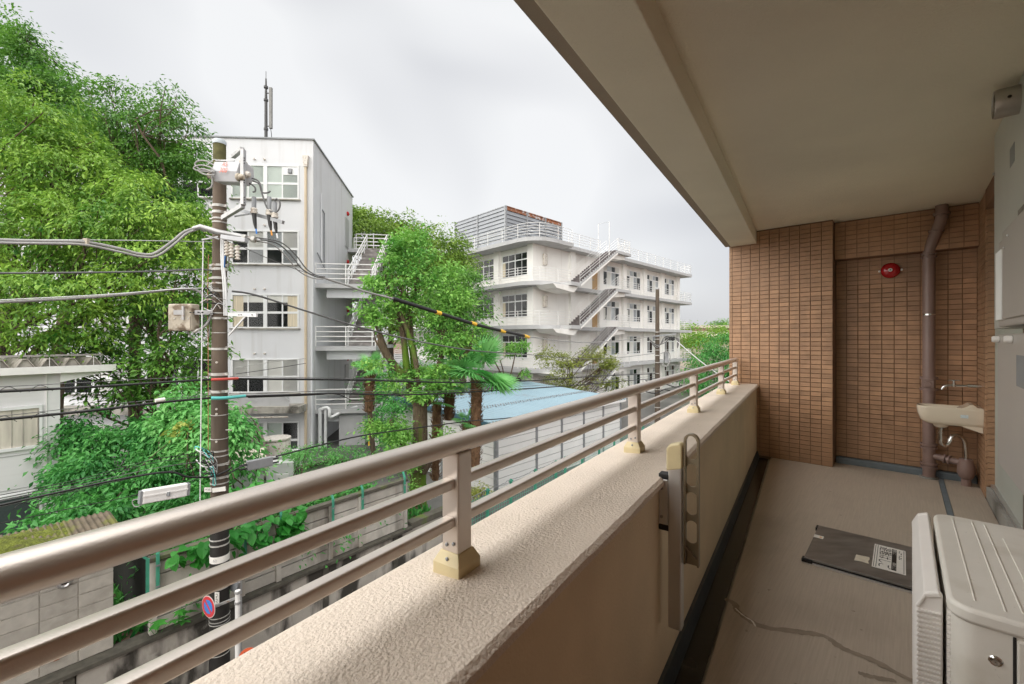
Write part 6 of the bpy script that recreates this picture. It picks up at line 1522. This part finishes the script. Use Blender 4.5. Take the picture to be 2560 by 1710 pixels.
# --- lower shrubs behind the wall
def shrub(name, label, blobs, nclus, per, cs, ls, m_, seed, cat='shrub', group=None, **kw):
    p = Vector(blobs[0][0]); 
    t = thing(name, label, cat, (p.x, p.y, 2.2), group)
    o, C = crown('foliage', blobs, nclus, per, cs, ls, m_, t, seed, **kw)
    g = np.random.default_rng(seed); 
    for k in range(5):
        c = C[g.integers(len(C))]; bb = MB(); limb(bb, (p.x+g.normal()*0.2, p.y+g.normal()*0.2, 2.15 if p.z > 2.3 else 0.8), c, 0.03, 0.008, g, 0.1, 6, 5); bb.build('stem', m_bark, t)
    return t
shrub('ailanthus_shrub', 'dense emerald shrub mass between white house and pole', [B_(300,1140,11.2,1.7,1.0,0.7), B_(220,1220,10.3,0.9,0.8,0.6), B_(420,1105,11.4,0.9,0.9,0.75), B_(380,1230,10.0,1.3,0.8,0.6), B_(240,1070,11.6,0.9,0.7,0.5), B_(480,1250,9.4,0.6,0.5,0.5)], 260, 92, 0.42, 0.118, m_shrub, 11, droop=0.5, aspect=0.45)
shrub('ailanthus_shrub', 'lighter green leafy crown just left of the pole shaft', [B_(470,1010,11.3,0.65,0.6,0.55), B_(450,1070,11.0,0.8,0.6,0.4), B_(500,1090,10.6,0.5,0.5,0.5), B_(540,1060,10.4,0.5,0.4,0.5)], 80, 70, 0.36, 0.13, m_shrubb, 12, droop=0.4, aspect=0.5)
shrub('ailanthus_shrub', 'feathery fronds showing right of the pole shaft', [B_(585,1050,10.6,0.35,0.35,0.35), B_(600,1085,10.4,0.35,0.3,0.3), B_(585,1150,10.6,0.45,0.4,0.3)], 30, 46, 0.35, 0.14, m_shrubb, 13, droop=0.5)
shrub('wilted_shrub', 'small yellowed leaf clump within the light green crown', [B_(462,1062,10.4,0.20,0.2,0.16)], 8, 36, 0.18, 0.11, m_yel, 14)
shrub('ailanthus_shrub', 'low green growth spilling onto the mossy corrugated roof', [B_(160,1290,8.6,0.6,0.35,0.22), B_(110,1330,8.2,0.3,0.3,0.15), B_(260,1270,9.0,0.6,0.4,0.25)], 60, 46, 0.30, 0.13, m_shrub, 15, droop=0.6)
shrub('garden_hedge', 'pale green hedge at the foot of the white stair', [B_(880,1150,15.2,0.9,0.6,0.45), B_(800,1130,16,0.4,0.4,0.3), B_(920,1170,14.8,0.6,0.5,0.35)], 70, 60, 0.35, 0.09, m_shrubb, 16)
shrub('young_bush', 'thin bush growing against the garden wall', [B_(762,1170,12.9,0.3,0.3,0.6), B_(745,1130,13.2,0.35,0.3,0.2), B_(775,1210,12.8,0.35,0.3,0.3)], 40, 46, 0.3, 0.085, m_shrubb, 17)
shrub('weedy_verge', 'strip of weeds along the top of the panel fence', [((WL @ Vector((x,0.8,3.0)))[:], (0.7,0.5,0.45)) for x in (-0.2,1.2,2.4,3.6)], 110, 60, 0.35, 0.10, m_shrub, 18)
# --- vine over the panel fence: large leaves one by one
def heart(m_, name, ln):
    k = (m_.name, round(ln,3))
    pts = [(0,0,0),(0.30,-0.10,0.03),(0.46,0.12,0.05),(0.40,0.45,0.03),(0.20,0.78,-0.02),(0,1.0,-0.10),(-0.20,0.78,-0.02),(-0.40,0.45,0.03),(-0.46,0.12,0.05),(-0.30,-0.10,0.03),(0,0.45,-0.03)]
    b = MB(); b.add([(x*ln,y*ln,z*ln) for x,y,z in pts], [(10,i,(i+1)%10) for i in range(10)])
    return b.mesh(name, m_)
def maple(m_, ln):
    b = MB(); pts = [(0,0,0)]
    for k in range(5):
        a = R(-10+50*k); r_ = (0.75,0.95,1.05,0.95,0.75)[k]
        for da, rr in ((-20,0.55),(-9,0.72),(0,1.0),(9,0.72),(18,0.52)): pts.append((math.cos(a+R(da))*rr*r_*ln, math.sin(a+R(da))*rr*r_*ln, -0.12*ln*rr*rr))
    pts.append((0,-0.25*ln,0))
    n = len(pts); b.add(pts, [(0,i,i+1) for i in range(1,n-1)] + [(0,n-1,1)])
    return b.mesh('leaf', m_)
vn = thing('vine', 'large leaved vine hanging over the panel fence beside the pole', 'vine', WL @ Matrix.Translation((0.3,0,3.3)))
hm = [heart(m_vine, 'leaf', l_) for l_ in (0.13, 0.16, 0.19)]
gv = np.random.default_rng(21)
def vine_leaves(n, fx):
    for k in range(n):
        x, y, z = fx(k)
        m_ = WL @ Matrix.Translation((x,y,z)) @ Matrix.Rotation(gv.normal()*0.7,4,'Z') @ Matrix.Rotation(R(180),4,'Z') @ Matrix.Rotation(R(-35)+gv.normal()*0.45,4,'X') @ Matrix.Rotation(gv.normal()*0.4,4,'Y')
        inst(hm[gv.integers(3)], 'leaf', m_, vn)
vine_leaves(110, lambda k: (0.1+gv.random()*1.35, -0.08-0.28*gv.random(), 3.62+gv.normal()*0.16-0.25*(gv.random()**2)))
vine_leaves(90, lambda k: (0.3+gv.random()*1.1, 0.1+0.9*gv.random(), 3.85+0.35*gv.random()))
vine_leaves(32, lambda k: (-0.75+gv.random()*0.6, -0.05-0.2*gv.random(), 3.52+gv.normal()*0.10))
vine_leaves(55, lambda k: (1.0+gv.random()*0.35, -0.08-0.22*gv.random(), 3.40+gv.normal()*0.13))
for k in range(6):
    MB(WL).tube(curve([(0.2+0.2*k,0.3,3.2),(0.3+0.2*k,0.05,3.65),(0.25+0.22*k,-0.14,3.55),(0.28+0.22*k,-0.16,3.3)],4), 0.008, 5).build('stem', m_bark, vn)
mpm = [maple(m_vine, l_) for l_ in (0.14, 0.17)]
for nm, x0, z0, cnt, lb_ in (('ledge_seedling', -0.62, 2.52, 7, 'low maple like seedling on the ledge right of the dark gap'), ('ledge_seedling', -0.05, 2.78, 9, 'maple like sprout on the plank fence beside the parking sign'), ('ledge_seedling', -0.90, 2.42, 4, 'tiny sprout on the ledge at the foot of the dark gap')):
    t = thing(nm, lb_, 'plant', WL @ Matrix.Translation((x0,-0.02,2.33)), 'seedlings on the ledge')
    for k in range(cnt):
        dx, dz = gv.normal()*0.14, gv.normal()*0.10
        MB(WL).tube([(x0,0.0,z0-0.18),(x0+dx*0.6,-0.06,z0+dz*0.5),(x0+dx,-0.10,z0+dz)], 0.004, 4).build('stem', m_vine, t)
        m_ = WL @ Matrix.Translation((x0+dx,-0.11-0.05*gv.random(),z0+dz)) @ Matrix.Rotation(R(180)+gv.normal()*0.5,4,'Z') @ Matrix.Rotation(R(20)+gv.normal()*0.35,4,'X')
        inst(mpm[gv.integers(2)], 'leaf', m_, t)
# --- central camphor-like tree with visible limbs
cb0 = at(1048, 1316, 13.2); cb0.z = 1.6
t = thing('camphor_tree', 'bright green tree with mossy forked limbs in the middle', 'tree', cb0)
fb_ = [B_(x_, y_, 13.2+d_, r_, r_, r_*0.75) for x_, y_, d_, r_ in ((1035,590,.3,.34),(1000,625,-.1,.36),(1060,640,.2,.42),(1100,670,.3,.40),(970,660,-.3,.30),(1020,690,-.3,.42),(940,705,-.4,.26),(1075,720,.0,.42),(1135,740,.2,.42),(990,750,-.3,.40),(1040,780,.1,.40),(1110,790,.1,.45),(1165,800,.2,.34),(948,800,-.6,.24),(925,765,-.5,.16),(1175,850,.0,.26),(1120,860,-.1,.36),(1060,860,.2,.28),(995,850,.2,.26),(1090,930,-.4,.36),(1030,935,-.4,.30),(985,960,-.4,.28),(1130,965,-.5,.26),(940,905,-.5,.18),(1065,985,-.6,.34),(1200,815,.2,.2))]
o, C = crown('crown', fb_, 170, 74, 0.31, 0.115, m_cam, t, 31, droop=0.15, aspect=0.5, cflat=0.55)
g31 = np.random.default_rng(31)
fork = at(1050, 1015, 13.2)
b = MB(); limb(b, cb0, fork, 0.27, 0.21, g31, 0.02, 8, 14); b.build('trunk', m_barkm, t, smooth=60)
MB().tube([cb0+Vector((0,0,-0.3)), cb0+Vector((0,0,0.4))], [0.46,0.26], 14).build('root_flare', m_bark, t, smooth=60)
ends = [(948,835,12.8,0.17),(1000,800,13.2,0.16),(1050,690,13.4,0.15),(1110,790,13.5,0.12),(1178,870,13.2,0.09),(960,690,12.9,0.09)]
lps = []
for k, (px, py, Y, r_) in enumerate(ends):
    b = MB(); lp = limb(b, fork+Vector((g31.normal()*0.06,0,-0.1)), at(px,py,Y), r_, r_*0.5, g31, 0.05, 8, 10); lps.append(lp)
    for j in np.argsort(np.linalg.norm(C-np.array(at(px,py,Y)), axis=1))[:14:2]: limb(b, lp[6 if j % 2 else 8], C[j], 0.035, 0.008, g31, 0.08, 6, 5)
    b.build('limb', m_barkm, t, smooth=60)
b = MB(); limb(b, at(1058,1180,13.0), at(1108,1095,12.7), 0.12, 0.08, g31, 0.05, 6, 10); b.build('limb', m_bark, t, smooth=60)
b = MB(); limb(b, at(1040,1180,13.0), at(975,1050,12.7), 0.10, 0.05, g31, 0.05, 6, 10); b.build('limb', m_bark, t, smooth=60)
crown('low_sprouts', [B_(1110,1085,12.7,0.12,0.12,0.1), B_(985,1080,12.6,0.38,0.3,0.35), B_(1000,1150,12.4,0.3,0.3,0.25), B_(1020,1220,12.2,0.22,0.2,0.15), B_(930,1065,12.8,0.18,0.2,0.1)], 60, 56, 0.26, 0.09, m_cam, t, 32, droop=0.15, aspect=0.5, cflat=0.7)
# --- dark trees between the school blocks
bt = at(990, 1000, 36); bt.z = 1.2
tree('evergreen_tree', 'round olive green tree between the two school blocks', bt, at(980,640,36), 0.35,
     [B_(930,575,36,2.4,2.2,1.8), B_(1020,605,36,2.5,2.2,2.1), B_(1105,640,35,2.2,2.0,2.0), B_(1000,730,35,3.4,2.0,2.8), B_(1145,660,34,1.4,1.4,1.1), B_(885,545,37,1.2,1.3,1.0)], 560, 64, 0.95, 0.24, m_olive, m_bark, 41, 14)
bt = at(1160, 1000, 27); bt.z = 1.2
tree('evergreen_tree', 'deep green tree hugging the left end of the cream school', bt, at(1160,720,27), 0.3,
     [B_(1155,740,26.5,1.4,1.4,1.5), B_(1130,830,26.5,1.5,1.4,1.8), B_(1110,760,27,1.4,1.4,1.5), B_(1165,690,26.5,0.8,0.8,0.7)], 240, 60, 0.7, 0.18, m_zeld, m_bark, 42, 10)
# backdrop shrubs in the gap behind the central tree
shrub('garden_shrub', 'dark shrub mass in the gap behind the central tree', [B_(1010,950,24,2.0,1.0,1.4), B_(980,1050,20,1.0,0.8,1.2), B_(1090,1000,24,1.6,1.0,1.0)], 150, 60, 0.6, 0.15, m_shrub, 43)
# thin bare-stemmed tree before the cream school
t = thing('pruned_tree', 'pruned sapling with leaf tufts before the cream school corner', 'tree', at(1262,1000,27.5))
g44 = np.random.default_rng(44)
p0_ = at(1262,1040,27.5)
for px, py in ((1218,850),(1290,870),(1305,925),(1250,900),(1240,990)):
    b = MB(); limb(b, p0_, at(px,py,27.5), 0.085, 0.03, g44, 0.06, 7, 7); b.build('limb', m_bark, t, smooth=60)
crown('leaf_tufts', [B_(1205,845,27.5,0.42,0.4,0.55), B_(1292,865,27.5,0.5,0.4,0.42), B_(1308,925,27.5,0.3,0.3,0.25), B_(1230,985,27.5,0.6,0.4,0.55), B_(1275,880,27.5,0.35,0.3,0.3)], 46, 56, 0.38, 0.15, m_cam, t, 44)
# olive pine-like tree before the cream stair
t0 = at(1420, 1010, 29); t0.z = 1.2
tree('ornamental_tree', 'airy yellow olive tree before the cream school stair', t0, at(1430,930,29), 0.18,
     [B_(1375,890,28.5,0.65,0.6,0.6), B_(1420,900,28.5,0.8,0.7,0.55), B_(1480,880,29,0.7,0.6,0.6), B_(1520,905,29,0.5,0.5,0.4), B_(1400,950,28.5,0.8,0.7,0.6), B_(1500,940,29,0.8,0.7,0.7), B_(1440,985,28.5,1.0,0.7,0.5), B_(1540,965,29,0.5,0.5,0.6)], 120, 56, 0.46, 0.14, m_pine, m_bark, 51, 18, droop=0.1)
# --- palms
def fan_leaf(n=22, L_=0.62, m_=None):
    b = MB()
    for k in range(n):
        a = R(-125+250*k/(n-1)); da = R(4.2); l_ = L_*(0.85+0.15*math.cos(a))
        q0 = (0,0,0); t1 = (math.sin(a-da)*l_*0.5, math.cos(a-da)*l_*0.5, 0.015); t2 = (math.sin(a+da)*l_*0.5, math.cos(a+da)*l_*0.5, 0.015); m1 = (math.sin(a)*l_*0.5, math.cos(a)*l_*0.5, -0.01); e = (math.sin(a)*l_, math.cos(a)*l_, -0.10*l_)
        b.add([q0,t1,m1,t2,e], [(0,1,2),(0,2,3),(1,4,2),(2,4,3)])
    return b.mesh('frond', m_)
fanm = fan_leaf(24, 0.60, m_palm)
def palm(label, px, ytop, ybot, Y, r_, nf, spread, seed, stub=0.0):
    g = np.random.default_rng(seed); tp = at(px, ytop, Y); bt = at(px-4, ybot, Y)
    t = thing('palm_tree', label, 'palm tree', bt, 'fan palms by the prefab shed')
    n = 26; pts = [bt.lerp(tp, i/n) for i in range(n+1)]
    MB().tube(pts, [r_*(0.8+0.35*math.sin(i*1.9)**2*0.5+0.25*(i/n)) for i in range(n+1)], 12).build('trunk', m_fibre, t, smooth=60)
    # ragged fibre tufts
    k = 420; i = g.random(k); P = np.array(bt)[None]*(1-i[:,None]) + np.array(tp)[None]*i[:,None]
    a = g.random(k)*6.283; d = np.stack([np.cos(a), np.sin(a), np.zeros(k)], 1); P = P + d*r_*0.9
    Dr = unit(d*0.55 + np.array([0,0,0.8]) + g.normal(size=(k,3))*0.3); Nr = unit(d + g.normal(size=(k,3))*0.2); Nr = unit(Nr-Dr*np.sum(Nr*Dr,1,keepdims=True))
    tag(leafmesh('trunk_fibre', P, Nr, Dr, 0.10+0.12*g.random(k), 0.02+0.015*g.random(k), m_fibre, t), kind='stuff')
    for k in range(nf):
        az_ = 6.283*k/nf + g.normal()*0.25; el_ = R(72) - R(95)*(k/nf) + g.normal()*0.12
        d = Vector((math.cos(az_)*math.cos(el_), math.sin(az_)*math.cos(el_), math.sin(el_)))
        c = tp + d*(0.38+0.15*g.random())*spread
        fr_ = MB().tube([tp, tp.lerp(c,0.6)+Vector((0,0,0.03)), c], 0.012, 5).build('frond_stalk', m_palm, t)
        q = d.to_track_quat('Y', 'Z').to_matrix().to_4x4()
        inst(fanm, 'frond', Matrix.Translation(c) @ q @ Matrix.Rotation(g.normal()*0.35,4,'Y') @ Matrix.Diagonal((spread,spread,spread,1)), t)
palm('slim fan palm standing in front of the white external stair', 926, 925, 1030, 17, 0.17, 12, 0.8, 61)
MB().tube([at(924,1028,17), at(934,1140,17)], 0.10, 10).build('bare_trunk', m_bark, bpy.data.objects['palm_tree'], smooth=60)
palm('tall leaning fan palm before the blue shed roof', 1192, 935, 1180, 13.6, 0.16, 22, 1.4, 62)
palm('short fan palm with few fronds left of the blue shed roof', 1092, 1005, 1200, 14.2, 0.13, 6, 0.8, 63)
palm('stub of a fan palm beside the tall leaning one', 1168, 1055, 1200, 13.7, 0.14, 6, 0.5, 64)
palm('bushy fan palm behind the mossy tree trunk', 1125, 960, 1050, 14.6, 0.15, 11, 1.15, 65)
# yellow flowers at the shed corner
shrub('flower_clump', 'yellow flowering clump at the near corner of the prefab shed', [B_(1200,1225,15.0,0.3,0.3,0.18)], 18, 30, 0.2, 0.08, m_yel, 66, cat='flowers')
# --- far greenery at right
shrub('clipped_hedge', 'rounded bright hedge trees far right beyond the cream school', [B_(1740,870,62,3.0,2.0,2.6), B_(1790,850,66,3.0,2,2.2), B_(1720,840,70,2.4,2,1.8), B_(1830,850,66,3.0,2,2.4)], 150, 60, 1.3, 0.30, m_hedge, 71, cat='hedge')
shrub('bamboo_grove', 'feathery blue green grove below the far hedge', [B_(1770,910,50,2.4,1.6,3.0), B_(1820,890,50,2.2,1.6,3.2), B_(1730,950,48,1.6,1.4,2.0), B_(1860,920,50,2,1.6,3.0)], 190, 60, 1.0, 0.30, m_shrub, 72, cat='bamboo', droop=0.8, aspect=0.3)
bt = at(1805, 860, 110); bt.z = 0
tree('far_tree', 'single dark tree top on the far skyline', bt, at(1805,812,110), 0.3, [B_(1805,812,110,2.2,2,1.5)], 40, 40, 0.9, 0.35, m_zeld, m_bark, 73, 4)
# low growth and leaf litter in the bed (uncountable)
g = np.random.default_rng(81); n = 9000
xs_ = g.uniform(-4, 5.5, n); ys_ = g.uniform(0.3, 6, n)
P = np.array([(WL @ Vector((x, y, 2.2)))[:] for x, y in zip(xs_, ys_)])
Dr = unit(g.normal(size=(n,3))*0.5 + np.array([0,0,0.9])); Nr = unit(g.normal(size=(n,3))); Nr = unit(Nr-Dr*np.sum(Nr*Dr,1,keepdims=True))
o = leafmesh('ground_cover', P, Nr, Dr, 0.1+0.25*g.random(n), 0.05+0.05*g.random(n), m_shrub); tag(o, 'low green ground cover in the planting bed', kind='stuff')

# fallen leaves on the blue roof
n = 1500; t1 = g.random(n)*0.62; t2 = 1-0.28*g.random(n)**1.6
P = np.array([(ra.lerp(rb, a).lerp(rdp.lerp(rc, a), c))[:2] + (zz0+(zz1-zz0)*c+0.05,) for a, c in zip(t1, t2)])
Nr = unit(g.normal(size=(n,3))*0.25 + np.array([0,0,1.0])); Dr = unit(np.cross(Nr, g.normal(size=(n,3))))
tag(leafmesh('leaf_litter', P, Nr, Dr, 0.10+0.12*g.random(n), 0.07+0.06*g.random(n), m_brownroof, sh), kind='stuff')
